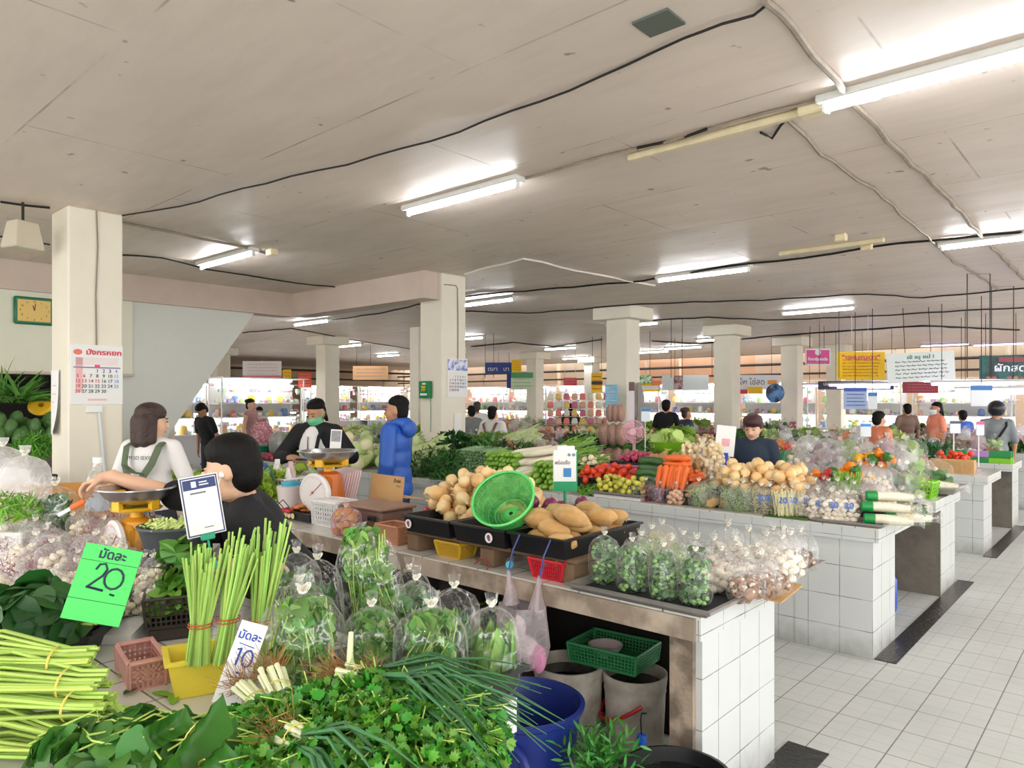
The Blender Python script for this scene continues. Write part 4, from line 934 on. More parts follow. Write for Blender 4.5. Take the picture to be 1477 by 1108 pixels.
P = drop(34, .016, rect(0, 0, .2, .14, 0), 0, R3); c = atz(225, 842, ZT + .1)
pile('garlic_bulb', ME_GARL, 'small white garlic bulb on the heap behind the leaf baskets', 'garlic', 'loose garlic behind the leaf baskets', [(c.x + x, c.y + y, ZT + .075 + z) for x, y, z in P], R3, (.38, .5))
box_thing('packing_box', 'flat box carrying the loose garlic bulbs', 'box', (c.x, c.y, ZT + .001), YAW, (.26, .2, .07), M_CARD)
# leaf baskets
for i, (u, v, w, d, dz, rz, l) in enumerate(((186, 905, .11, .17, .1, .45, 'narrow dark brown basket of leaves beside the green price card'), (255, 915, .2, .15, .1, .42, 'dark brown lattice basket of lime leaves behind the yellow tub'))):
    p = atz(u, v, ZT); o = thing('lattice_basket', l, 'basket', (p.x, p.y, ZT + .045), YAW + rz, 'dark lattice baskets of leaves'); crate(o, w, d, dz, M_BRNP, 12, 5, t=.0025, rim=.009)
    a = MB(); foliage(a, (0, 0, dz * .6), (w * .45, d * .45, .085), 90, 'oval', .06, .03, R3, out=.55); a.build('leaves', G('lime leaves', (104, 158, 52), **LEAF), o)
    box_thing('packing_box', ('low box under the narrow brown basket', 'low box under the lime leaf basket')[i], 'box', (p.x, p.y, ZT + .001), YAW + rz, (w * .85, d * .85, .042), M_BRNP)
a = MB(); b = MB(); foliage(a, (0, 0, .12), (.07, .06, .12), 60, 'oval', .085, .05, R3, out=.5); b.tube([(0, 0, 0), (.0, .0, .1), (.02, 0, .2)], .004, 6)
p = atz(262, 868, ZT + .1); bunch('leafy_branch', 'upright branch of broad glossy leaves left of the lemongrass', (p.x, p.y, ZT + .08), YAW, [('leaves', a, G('glossy leaf', (96, 150, 54), **LEAF)), ('stem', b, M_TWIG)], 'herbs')
# pink basket
p0, p1 = atz(188, 925, .9), atz(222, 975, .9); q = (p0 + p1) / 2; ang = math.atan2((p1 - p0).y, (p1 - p0).x)
o = thing('lattice_basket', 'dusty pink perforated basket beside the yellow tub', 'basket', (q.x, q.y, ZT + .001), ang); crate(o, .2, .095, .075, G('dusty pink plastic', (214, 160, 150), rough=.5, nz=.08, ns=10), 16, 5, t=.0042, rim=.012, flare=1.04)
# yellow tub with lemongrass
p = atz(298, 970, ZT + .04); o = thing('plastic_tub', 'yellow plastic tub holding lemongrass', 'tub', (p.x, p.y, ZT + .001), YAW + .5); tray(o, .205, .15, .105, G('yellow plastic', (240, 218, 70), rough=.35, nz=.08, ns=9), flare=1.22, rim=.009)
TUB = p.copy()
def lemongrass(label, base, top, n, seed, spread):
    r = random.Random(seed); b, t = base, top; a = MB(); c = MB(); L = (t - b).length; ax = (t - b).normalized()
    for i in range(n):
        q = r.random() ** .5; th = r.uniform(0, 6.28); o_ = (RV * math.cos(th) + FV * math.sin(th)) * q; w = r.uniform(.003, .0052); l_ = L * r.uniform(.8, 1.05)
        p0 = o_ * .03; p1 = o_ * .024 + ax * L * .33; p2 = o_ * spread + ax * l_ + RV * r.uniform(-.012, .012)
        a.tube([p0, p1, p1.lerp(p2, .55) + RV * r.uniform(-.004, .004), p2], [w * 1.25, w, w * .95, w * .8], 6, flat=.8)
    for k in (.32, .345): c.tube([ax * L * k + (RV * math.cos(s * .4) + FV * math.sin(s * .4)) * .031 for s in range(17)], .0016, 4)
    return bunch('lemongrass_bundle', label, b, 0, [('stalks', a, M_LEMG), ('rubber_band', c, M_RED)], 'lemongrass', 'lemongrass bundles')
lemongrass('lemongrass bundle nearest the leaf basket, in the yellow tub', atd(285, 958, 1.93), atd(297, 788, 1.97), 36, 1, .055)
lemongrass('middle lemongrass bundle in the yellow tub', atd(318, 955, 1.95), atd(350, 772, 2.0), 36, 2, .055)
lemongrass('tallest lemongrass bundle beside the clear bags', atd(368, 965, 2.02), atd(387, 760, 2.06), 40, 3, .06)
# white price card
o = thing('price_sign', 'narrow white price card with handwritten blue 10', 'price sign', atd(347, 957, 1.80), (-.32, .3, YAW + .1))
mb = MB(); mb.box((0, 0, 0), (.068, .003, .2)); mb.build('card', M_PAPER, o, smooth=False); text('มัดละ', .028, o, m=M_BLUEI, loc=(0, -.002, .066), bold=.0006)
mb = MB(); mb.tube([(-.018, -.003, .03), (-.01, -.003, .036), (-.011, -.003, -.006)], .0026, 5); mb.tube([(.012 + .012 * math.cos(t * .524), -.003, .014 + .02 * math.sin(t * .524)) for t in range(13)], .0026, 5); mb.tube([(-.004, -.003, -.022), (.008, -.003, -.023)], .0022, 5); mb.tube([(-.02, -.003, .046), (.02, -.003, .042)], .001, 4); mb.build('handwritten_number', M_BLUEI, o)
# banana leaf parcels and loose leaves
def sheet(cn, bulge, nu=14, nv=8, th=.002, seed=0):
    a, b, c, d = cn; mb = MB(); n = (b - a).cross(d - a).normalized(); vs = []; fs = []
    for j in range(nv + 1):
        for i in range(nu + 1):
            f, g = i / nu, j / nv; q = a.lerp(b, f).lerp(d.lerp(c, f), g) + n * (bulge * math.sin(PI * f) * math.sin(PI * g) + .004 * math.sin(f * 26 + seed)); vs.append(q)
    m = len(vs); vs += [q - n * th for q in vs]
    for j in range(nv):
        for i in range(nu):
            k = j * (nu + 1) + i; fs.append((k, k + 1, k + nu + 2, k + nu + 1)); fs.append((m + k + nu + 1, m + k + nu + 2, m + k + 1, m + k))
    mb.add(vs, fs); return mb
for i, (px, l) in enumerate(((((238, 1105, 1.03), (322, 998, 1.04), (338, 1052, 1.0), (262, 1140, .96)), 'folded banana leaf parcel tied with string, in front of the white price card'), (((268, 1125, 1.0), (325, 1070, 1.01), (352, 1098, .97), (300, 1150, .93)), 'lower folded banana leaf parcel at the front edge'), (((205, 1052, 1.0), (268, 1020, 1.0), (280, 1050, .97), (220, 1085, .96)), 'small banana leaf parcel among the loose leaves'))):
    cs = [atz(*q) for q in px]; o = thing('banana_leaf_parcel', l, 'parcel', cs[3], 0, 'banana leaf parcels'); cs = [q - cs[3] for q in cs]; sheet(cs, .028, seed=i).build('leaf_wrap', ML_BAN, o, ang=180)
    lo = [q + V((.01, .015, -.055)) for q in cs]; sheet(lo, .01, seed=i + 4).build('leaf_underside', ML_BAN, o, ang=180)
    mb = MB(); mid = [cs[0].lerp(cs[1], .5), cs[3].lerp(cs[2], .5)]; n = (cs[1] - cs[0]).cross(cs[3] - cs[0]).normalized(); mb.tube([mid[0].lerp(mid[1], k / 8) + n * (.004 + .029 * math.sin(PI * k / 8)) for k in range(9)], .0018, 4); mb.tube([cs[0].lerp(cs[1], k / 10).lerp(cs[3].lerp(cs[2], k / 10), .3 + .04 * k) + n * (.005 + .029 * math.sin(PI * k / 10) * math.sin(PI * (.3 + .04 * k))) for k in range(11)], .0016, 4); mb.build('string', M_YEL, o)
a = MB(); b = MB(); foliage(a, (0, 0, 0), (.2, .12, .06), 150, 'round', .06, .05, R3, out=.3)
for i in range(40): t_ = R3.uniform(-.19, .19); b.tube([(t_, R3.uniform(-.08, .08), .04), (t_ + .07, R3.uniform(-.08, .08), .06), (t_ + .14, R3.uniform(-.1, .1), .03)], .0025, 4)
p = atz(185, 1085, .91); bunch('leafy_greens', 'loose heap of small mid green leaves with thin stems beside the banana leaf parcels', p, YAW, [('leaves', a, ML_MID), ('stems', b, M_STALK)], 'vegetable')
for i, (u, v, rz) in enumerate(((178, 978, .2), (200, 992, 1.2), (232, 1004, .5), (188, 1000, 2.2), (250, 1010, -.4))):
    mb = MB(); mb.leaf((-.03, 0, .006), (1, 0, .05), (0, 0, 1), .07, .03, .1, 'oval'); p = atz(u, v, ZT); single('fallen_leaf', mb, ML_DARK if i % 2 else ML_LIME, 'single loose leaf lying on the white tiles by the pink basket', 'leaf', 'fallen leaves on the tiles', loc=(p.x, p.y, ZT + .001), rot=(0, 0, rz))
# coriander bunches, spring onions
CORI = [(400, 1060, .92, .15), (470, 1035, .94, .16), (545, 1025, .96, .16), (610, 1035, .95, .16), (500, 1090, .95, .17), (590, 1090, .95, .17), (640, 1055, .93, .15), (430, 1105, .93, .16), (655, 1098, .92, .14)]
for i, (u, v, z, r_) in enumerate(CORI):
    p = atz(u, v, z); a = MB(); b = MB(); rr = random.Random(300 + i); foliage(a, (0, 0, 0), (r_, r_ * .75, .07), 620, 'cor', .027, .026, rr, curl=.5, out=.5, low=-.5)
    for k in range(26): d = rnd_dir(rr, 1); b.tube([(d.x * r_ * .2, d.y * r_ * .2, -.03), (d.x * r_ * .5, d.y * r_ * .5, .05), (d.x * r_ * .95, d.y * r_ * .7, .06 * rr.random() + .02)], .0016, 4)
    bunch('coriander_bunch', 'leafy bunch of fresh coriander in the big heap at the front edge', p, YAW + i, [('leaves', a, ML_CORI), ('stems', b, M_STALK)], 'coriander', 'coriander bunches')
def scallion(label, rootp, dirv, n, L, seed, spread, leaves=True, white=.1):
    r = random.Random(seed); a, b, c, e = MB(), MB(), MB(), MB(); d = V(dirv).normalized(); x = d.cross(V((0, 0, 1))).normalized(); z = x.cross(d)
    for i in range(n):
        s, t = r.uniform(-1, 1), r.uniform(-1, 1); p0 = x * s * .028 + z * t * .016; p1 = p0 * .8 + d * white; w = r.uniform(.004, .006)
        a.tube([p0, p0 + d * .02, p1], [w * 1.4, w * 1.1, w], 6)
        for k in range(2 if leaves else 1):
            e_ = x * (s * spread + r.uniform(-.04, .04)); LL = L * r.uniform(.7, 1.05); q1 = p1 + d * LL * .4 + e_ * .3 + z * (.03 + t * .015); q2 = p1 + d * LL + e_ - V((0, 0, r.uniform(.0, .12)))
            b.tube([p1, q1, q1.lerp(q2, .5) + z * .012, q2], [w * .8, w * .85, w * .6, w * .15], 5)
        for k in range(9): f = rnd_dir(r); f = f - d * .9; c.tube([p0, p0 + f * .018 + rnd_dir(r) * .006, p0 + f * r.uniform(.03, .06)], .0007, 3)
    e.tube([d * white * .7 + (x * math.cos(s * .45) * .03 + z * math.sin(s * .45) * .019) for s in range(15)], .0016, 4)
    return bunch('spring_onion_bunch', label, rootp, 0, [('white_stems', a, M_STEMW), ('green_tops', b, ML_SCAL), ('roots', c, M_ROOT), ('rubber_band', e, M_YEL)], 'spring onions', 'spring onion bunches')
DN = (-FV + RV * .55).normalized()
scallion('spring onion bunch with white stems beside the white price card', atz(392, 968, .98), RV * .55 - FV * .9 + V((0, 0, -.25)), 15, .22, 5, .06)
scallion('spring onion bunch with brown roots lowest beside the price card', atz(352, 990, .95), RV * .75 - FV * .75 + V((0, 0, -.15)), 12, .2, 6, .06)
scallion('spring onion bunch with long tops fanned over the coriander', atz(492, 968, 1.0), RV * .95 - FV * .42 + V((0, 0, .0)), 18, .42, 7, .22, white=.07)
scallion('spring onion bunch with roots upright behind the coriander', atz(540, 975, .99), RV * .8 - FV * .62 + V((0, 0, .0)), 14, .40, 8, .18, white=.06)
scallion('spring onion bunch lying across the lowest coriander', atz(412, 1052, 1.0), RV * .8 - FV * .6, 9, .3, 9, .1, white=.05)
mb = MB(); mb.tube([V((0, 0, 0)), FV * .0 + V((0, 0, .04)), V((.004, 0, .085))], [.009, .0075, .006], 7); p = atz(505, 962, 1.0); single('leek_stalk', mb, M_STEMW, 'single white stalk standing up among the brown roots', 'vegetable', loc=p)
# black tray and clear bags of leaves
p = atz(640, 985, ZT + .03); o = thing('plastic_tray', 'black plastic tray under the clear bags at the counter corner', 'tray', (-1.53, 1.33, ZT + .001), 0); tray(o, .48, .34, .075, M_BLKP, flare=1.1, rim=.012); TRAYP = p
def bag_at(label, u, d, w, dd, h, kind, seed, n, lm, base=ZT + .002, rz=0, tilt=(0, 0), **k):
    o = make_bag(label, w, dd, h, kind, seed, n=n, lm=lm, **k); q = atd(u, 900, d); put(o, (q.x, q.y, base), Euler((tilt[0], tilt[1], YAW + rz))); o['group'] = 'clear bags of leaves on the nearest counter'; return o
bag_at('large clear bag of pennywort with roots beside the white price card', 437, 1.93, .235, .19, .335, 'leafy', 1, 420, ML_BAG, fillh=.78)
bag_at('clear bag of round leaves in the middle, its knot left of the twin knots', 536, 2.0, .17, .15, .27, 'leafy', 2, 280, ML_BAG, fillh=.72)
bag_at('clear bag with dark crumpled stems and leaves, twin knots, in the black tray', 622, 1.93, .2, .16, .285, 'leafy', 3, 340, ML_BAG, ZT + .008, fillh=.75)
bag_at('clear bag of upright lettuce leaves at the tray corner', 709, 1.99, .165, .14, .265, 'upright', 4, 46, G('lettuce green', (128, 176, 78), **LEAF), ZT + .008, fillh=.68)
bag_at('clear bag squeezed behind the lettuce bag in the black tray', 655, 2.14, .16, .13, .28, 'upright', 5, 40, ML_MID, ZT + .008)
bag_at('clear bag with knot hidden between the twin knots and the tall bag', 600, 2.2, .16, .13, .29, 'leafy', 55, 160, ML_MID, ZT + .008)
bag_at('small clear bag of dark leaves behind the lemongrass', 428, 2.5, .17, .14, .32, 'leafy', 6, 160, ML_MID)
bag_at('clear bag of leaves between the lemongrass and the tall bag', 458, 2.36, .17, .15, .33, 'upright', 7, 40, ML_MID)
bag_at('low clear bag directly right of the lemongrass', 432, 2.18, .17, .14, .30, 'leafy', 8, 170, ML_BAG)
o = bag_at('tall straight clear bag of pennywort leaning over the others', 553, 2.22, .2, .13, .40, 'leafy', 9, 480, ML_BAG, ZT + .035, .1, (0, -.18), fillh=.93, tie=False, knot=.97)
bag_at('clear bag peeking out behind the tall bag', 590, 2.4, .15, .13, .28, 'leafy', 10, 80, ML_MID)
# ================================================================== second counter (bare front edge) and what stands on, under and before it
R4 = random.Random(4)
def onB(u, y, z=ZT): p = aty(u, 600, y); return V((p.x, p.y, z))
# black trays on timber blocks
TY0, TY1 = 2.47, 3.1; TX = [-2.99, -2.61, -2.23, -1.88]
TL = ['black plastic tray of yellow onions, beside the cardboard', 'black plastic tray under the tilted green colander', 'black plastic tray full of big potatoes']
for i in range(3):
    xm = (TX[i] + TX[i + 1]) / 2; w_ = TX[i + 1] - TX[i] - .012; zb = ZT + .108
    o = thing('plastic_tray', TL[i], 'tray', (xm, (TY0 + TY1) / 2, zb), 0, 'black display trays'); tray(o, w_ - .02, TY1 - TY0, .092, M_BLKP, flare=1.06, rim=.01)
    if i < 2:
        mb = MB(); mb.lathe([(.024, 0), (.024, .002)], 14, TR((0, 0, 0), (PI / 2, 0, 0), (1, 1, 1.25))); mb.build('sticker', M_PAPER, o, loc=(.13 * (-1 if i == 0 else .6), -(TY1 - TY0) / 2 - .004, .045)); mb = MB(); mb.ball((0, -.003, .004), (.011, .001, .012), 10, 6); mb.ball((0.004, -.0032, -.008), (.008, .001, .007), 10, 6); mb.build('sticker_print', G('violet red print', (150, 60, 110)), o, loc=(.13 * (-1 if i == 0 else .6), -(TY1 - TY0) / 2 - .004, .045))
MWD = G('grey timber', (120, 96, 72), rough=.85, nz=.2, ns=9)
for x, l in ((-2.95, 'rough timber block under the onion tray'), (-2.40, 'rough timber block under the colander tray'), (-1.92, 'rough timber block under the potato tray end')):
    box_thing('timber_block', l, 'block', (x, 2.66, ZT + .001), 0, (.09, .3, .085), MWD, 'timber blocks under trays')
for x0, x1, l in ((-3.0, -2.25, 'flat timber board bridging the blocks under the trays'), (-2.25, -1.86, 'short timber board below the potato tray')): box_thing('timber_board', l, 'board', ((x0 + x1) / 2, 2.62, ZT + .086), 0, (x1 - x0 - .01, .2, .02), MWD)
# potatoes, onions, red onions, shallots
P = drop(19, .05, rect(-2.06, 2.76, .19, .46), ZT + .112, R4, 14, .74); pile('potato', ME_POT, 'large pale brown potato in the black tray right of the green colander', 'potato', 'potatoes in the black tray', P, R4, (.92, 1.06), 'flat', .3)
P = drop(125, .037, heap(-2.86, 3.0, .66, .6), ZT + .12, R4, 4, .86); P = [p for p in P if p[0] > -3.2]; pile('onion', ME_ONI, 'yellow onion heaped in and behind the black tray by the cardboard', 'onion', 'yellow onions by the cardboard', P, R4, (.78, 1.02))
P = drop(16, .04, rect(-2.33, 2.98, .18, .3), ZT + .125, R4, 8, .82); pile('red_onion', ME_RONI, 'dark red onion between the green colander and the potatoes', 'red onion', 'red onions', P, R4, (.8, 1.05))
P = drop(46, .016, heap(-3.18, 2.95, .2, .22), ZT + .12, R4, 8, .82); pile('shallot', ME_SHAL, 'pink shallot in the small heap beside the cardboard', 'shallot', 'shallots by the cardboard', P, R4, (.34, .44))
P = drop(24, .016, heap(-2.98, 3.24, .2, .1), ZT + .2, R4, 8, .82); pile('shallot', ME_SHAL, 'pink shallot peeking out behind the yellow onions', 'shallot', 'shallots behind the onions', P, R4, (.34, .44))
box_thing('cardboard_box', 'flat cardboard box under the shallot heap', 'box', (-3.16, 2.98, ZT + .001), 0, (.26, .34, .118), M_CARD); box_thing('cardboard_box', 'low box behind the onion tray', 'box', (-2.92, 3.22, ZT + .001), 0, (.4, .14, .16), M_CARD)
# green colander
M_COL = G('green mesh plastic', (100, 214, 112), rough=.4)
o = thing('colander', 'round light green mesh colander tilted in the black tray', 'colander', atd(728, 724, 3.42), Euler((.78, -.38, YAW - .05), 'XYZ')); mb = MB()
prof = [(.012, -.1), (.03, -.1), (.048, -.1), (.066, -.1), (.085, -.1), (.11, -.085), (.128, -.045), (.14, -.005), (.15, .03)]
mb.lathe(prof, 64, cap0=True, cap1=False); b = mb.build('bowl_mesh', M_COL, o, smooth=False)
md = b.modifiers.new('w', 'WIREFRAME'); md.thickness = .0034; md.use_even_offset = False
b.data.materials.clear(); b.data.materials.append(M_COL); md.use_replace = True
sb = b.modifiers.new('d', 'SUBSURF') if False else None
mb = MB(); mb.lathe([(.148, .022), (.158, .026), (.16, .036), (.152, .04), (.147, .034)], 48, cap0=False, cap1=False); mb.lathe([(.08, -.104), (.088, -.1), (.088, -.094)], 32, cap0=False, cap1=False); mb.build('rim', M_COL, o)
mb = MB(); mb.lathe([(.084, -.0985), (.112, -.083), (.1295, -.044), (.142, -.004), (.151, .03)], 48, cap0=False, cap1=False); mb.build('inner_wall', film('green gauze', base=.42, edge=.1, white=1.0, tint=(.22, .72, .28)), o)
# small things on the ledge
p = onB(662, 2.6); o = thing('plastic_basket', 'mustard yellow plastic basket on the ledge under the trays', 'basket', (p.x, 2.58, ZT + .001), 0); crate(o, .19, .13, .075, G('mustard plastic', (214, 170, 44), rough=.45), 14, 4, flare=1.25)
p = onB(800, 2.58); o = thing('plastic_basket', 'red plastic basket on the ledge under the potato tray', 'basket', (-2.02, 2.56, ZT + .001), 0); crate(o, .2, .13, .085, G('red plastic', (206, 38, 52), rough=.4), 14, 4, flare=1.25); mb = MB()
for i in range(5): mb.ball((R4.uniform(-.05, .05), R4.uniform(-.03, .03), .07), (.03, .022, .02), 8, 6, jit=.3, rnd=R4)
mb.build('contents', G('yellow paper scraps', (230, 190, 90), isl=.2), o)
p = onB(612, 2.62); mb = MB(); mb.lathe([(.05, 0), (.06, .05), (.064, .07)], 20); single('clay_pot', mb, G('brown pot', (120, 92, 66), rough=.7), 'small brown pot on the ledge left of the mustard basket', 'pot', loc=(p.x, 2.62, ZT + .001))
o = thing('water_bottle', 'water bottle with pale blue cap lying on the ledge', 'bottle', (-2.25, 2.52, ZT + .034), (0, 0, .3)); mb = MB(); mb.lathe([(.03, 0), (.032, .12), (.028, .15), (.013, .18)], 14, TR((0, 0, 0), (-PI / 2, 0, 0))); mb.build('bottle_body', M_FILM, o); mb = MB(); mb.lathe([(.017, -.022), (.017, .0)], 14, TR((0, 0, 0), (-PI / 2, 0, 0))); mb.build('cap', G('pale blue cap', (96, 200, 220), rough=.4), o)
mb = MB(); mb.tube([(0, 0, 0), (.03, 0, .03), (.07, .0, .035), (.1, 0, .02), (.08, -.01, -.03)], .004, 5); single('red_string', mb, G('dark red cord', (150, 60, 50)), 'short dark red cord on the ledge by the bottle cap', 'cord', loc=(-2.44, 2.47, ZT + .012))
# tan basket, brown lidded box, bagged goods, cardboard
p = onB(571, 2.6); o = thing('plastic_basket', 'tan lattice basket on the slab left of the timber block', 'basket', (p.x, 2.60, ZT + .001), 0); crate(o, .2, .14, .1, G('tan plastic', (196, 140, 106), rough=.5), 18, 5, flare=1.06, t=.003)
p = onB(540, 2.75); o = thing('storage_box', 'brown plastic box with a lid in front of the cardboard', 'box', (p.x, 2.78, ZT + .001), 0); mb = MB(); mb.box((0, 0, .07), (.36, .24, .14), taper=1.08, bev=.012); mb.build('body', G('brown plastic', (128, 104, 96), rough=.45), o, smooth=False); mb = MB(); mb.box((0, 0, .152), (.42, .29, .022), bev=.01); mb.build('lid', G('brown lid', (152, 122, 106), rough=.4), o, smooth=False); mb = MB(); mb.box((.13, -.15, .1), (.07, .02, .03), bev=.006); mb.build('handle_grip', M_BLKP, o, smooth=False)
p = onB(548, 3.0); o = thing('cardboard_sheet', 'upright cardboard sheet with a short scribble at its corner', 'cardboard', (p.x, 3.03, ZT + .001), (-.12, 0, -.06)); mb = MB(); mb.box((0, 0, .15), (.37, .012, .3)); mb.box((-.03, .12, .16), (.3, .2, .006)); mb.build('sheet', M_CARD, o, smooth=False); mb = MB()
sx = .085
mb.tube([(sx, -.008, .255), (sx + .012, -.008, .285), (sx + .02, -.008, .255)], .0018, 4); mb.tube([(sx + .028 + .0065 * i, -.008, .258 + (.018 if i % 2 else 0)) for i in range(9)], .0015, 4); mb.tube([(sx + .03 + .008 * i, -.008, .236 + .006 * math.sin(i * 2.2)) for i in range(7)], .0014, 4); mb.build('scribble', G('pen ink', (70, 50, 40)), o)
p = onB(497, 3.0); o = thing('plastic_bag_packs', 'stack of pinkish flat plastic bag packs leaning by the cardboard', 'plastic bags', (p.x + .02, 3.0, ZT + .09), (-.2, .1, .1))
for i in range(7): mb = MB(); mb.box((-.012 * i, -.012 * i, .12 - .008 * i), (.17, .008, .24), bev=.003); mb.build('pack', G('pinkish film pack', (236, 214, 218), rough=.25, nz=.08, ns=25, ob=.05), o, smooth=False)
p = onB(487, 2.72); o = thing('handled_basket', 'white plastic basket with cut out holes in front of the orange scale', 'basket', (p.x, 2.7, ZT + .001), .05); crate(o, .25, .17, .15, M_WHT, 10, 5, flare=1.06, t=.007); mb = MB(); mb.box((0, 0, .14), (.2, .14, .03), bev=.008); mb.box((.03, 0, .16), (.2, .1, .012), rz=.3); mb.build('paper_bundle', G('paper bundle', (232, 226, 222), rough=.6, nz=.06, ns=20), o, smooth=False)
o = make_bag('pink plastic bag of small packets in front of the brown lidded box', .2, .13, .2, 'balls', 120, n=22, lm=G('yellow packets', (232, 190, 90), ob=.2), fmat=film('pink bag film', base=.22, edge=.4, white=.8, tint=(1, .8, .88), sc=30), cat='carrier bag', name='carrier_bag'); p = onB(497, 2.52); put(o, (p.x, 2.53, ZT + .001), .2)
# orange scale with large white dial
p = onB(468, 2.80); scale('big orange spring scale with white dial and steel pan on the second counter', (p.x, 2.83, ZT + .045), YAW - .62, 1.3, M_DIAL, G('orange scale body', (206, 110, 34), rough=.35)).scale = (1.28, 1.28, 1.1)
p = onB(438, 2.72); o = thing('plastic_tray', 'black tray of packed brown snacks under the orange scale', 'tray', (p.x + .06, 2.74, ZT + .001), 0); tray(o, .38, .26, .06, M_BLKP); mb = MB()
for i in range(14): mb.ball((R4.uniform(-.14, -.0), R4.uniform(-.09, .0), .055 + R4.uniform(0, .03)), (.035, .022, .015), 8, 6, jit=.4, rnd=R4)
mb.build('contents', G('brown packs', (206, 120, 60), isl=.2, rough=.3), o); mb = MB()
for i in range(4): mb.lathe([(.02, 0), (.02, .003)], 14, TR((-.14 + i * .045, -.137, .03), (PI / 2, 0, 0)))
mb.build('cut_outs', G('cream spots', (228, 214, 160)), o)
# bucket with cyan lid, wire stand, bag roll, bottles
p = onB(415, 2.75); o = thing('plastic_bucket', 'white translucent bucket with a cyan lid left of the orange scale', 'bucket', (p.x - .03, 2.8, ZT + .001)); mb = MB(); mb.lathe([(.085, 0), (.1, .15), (.105, .19)], 24); mb.build('body', G('milky plastic', (232, 222, 220), rough=.4), o); mb = MB(); mb.lathe([(.07, .19), (.07, .215), (.05, .222)], 24); mb.build('lid', G('cyan lid', (70, 180, 210), rough=.4), o)
p = onB(404, 2.6); o = thing('wire_stand', 'small dark wire stand with red bow near the slab edge', 'stand', (p.x, 2.6, ZT + .002), .4); mb = MB()
for sx in (-.045, .045):
    for sy_ in (-.03, .03): mb.tube([(sx, sy_, 0), (sx, sy_, .08), (0, sy_, .12)], .003, 5)
for z in (0.003, .06): mb.tube([(-.045, -.03, z), (.045, -.03, z), (.045, .03, z), (-.045, .03, z), (-.045, -.03, z)], .0025, 5)
mb.build('frame', M_BLKP, o); mb = MB(); mb.ball((.05, -.04, .06), (.04, .015, .014), 8, 6, jit=.5); mb.ball((.1, -.04, .055), (.03, .015, .018), 8, 6, jit=.5); mb.build('bow', G('red ribbon', (196, 30, 60), rough=.4), o)
p = onB(392, 2.9); o = thing('plastic_caddy', 'white lattice caddy crowded with bottles, bags and cups', 'caddy', (p.x - .05, 2.98, ZT + .001), .2); crate(o, .42, .24, .2, M_WHT, 12, 5, flare=1.05, t=.004)
for i, (x, y, c, h, r_) in enumerate(((-.14, 0, (40, 70, 170), .3, .03), (-.06, .05, (240, 240, 240), .33, .04), (.02, -.03, (236, 232, 226), .3, .045), (.1, .04, (220, 190, 190), .32, .04), (.16, -.04, (240, 240, 236), .28, .03), (-.1, -.07, (230, 220, 110), .27, .028))): mb = MB(); mb.lathe([(r_, 0.01), (r_, h * .75), (r_ * .5, h * .9), (r_ * .5, h)], 14); mb.build('bottle', G('caddy bottle %d' % i, c, rough=.35), o, loc=(x, y, .005))
for i in range(5): o = make_bag('milky bag of small goods stuffed round the white caddy', .13, .1, .2, 'shreds', 130 + i, n=20, lm=G('pink grey goods', (206, 176, 176), isl=.3), fmat=M_FILMW, cat='bag', name='carrier_bag', group='milky bags round the caddy'); p = onB(392 + i * 12, 3.12); put(o, (p.x - .06, 3.2, ZT + .002), i, 1.2 if i % 2 else 1.45)
# white paper notice standing in the pan
o = thing('notice_card', 'white notice card with grey printed panel standing behind the scale pan', 'notice', atd(484, 640, 5.3), (-.1, .05, YAW - .1)); mb = MB(); mb.box((0, 0, 0), (.085, .003, .21)); mb.build('card', M_PAPER, o, smooth=False); mb = MB(); mb.box((0, -.003, .055), (.07, .001, .08)); mb.build('printed_panel', G('grey photo print', (150, 152, 156), nz=.5, ns=40), o, smooth=False); mb = MB(); mb.box((0, 0, -.25), (.012, .012, .32)); mb.build('stick', M_WHT, o, smooth=False)
# sprigs heap at the far left end of counter 2: leafy lettuces
ME_LET = []
for i in range(3):
    mb = MB(); r = random.Random(60 + i); foliage(mb, (0, 0, 0), (.07, .07, .06), 70, 'round', .09, .075, r, curl=-.3, out=.75); ME_LET.append(mb.mesh('lettuce', [G('lettuce yellow green', (176, 204, 84), **LEAF)], True, 180))
P = drop(44, .075, heap(-5.55, 2.92, 1.5, .75), ZT, R4, 8, .75); pile('lettuce', ME_LET, 'pale green lettuce head in the heap beyond the woman with green straps', 'lettuce', 'lettuces at the far end of the second counter', P, R4, (.9, 1.25), 'up')
a = MB(); foliage(a, (0, 0, 0), (.35, .22, .12), 300, 'cor', .06, .05, R4, out=.6); single('leafy_greens', a, ML_MID, 'dark feathery greens behind the green desk fan', 'vegetable', loc=onB(385, 3.1, ZT + .1))
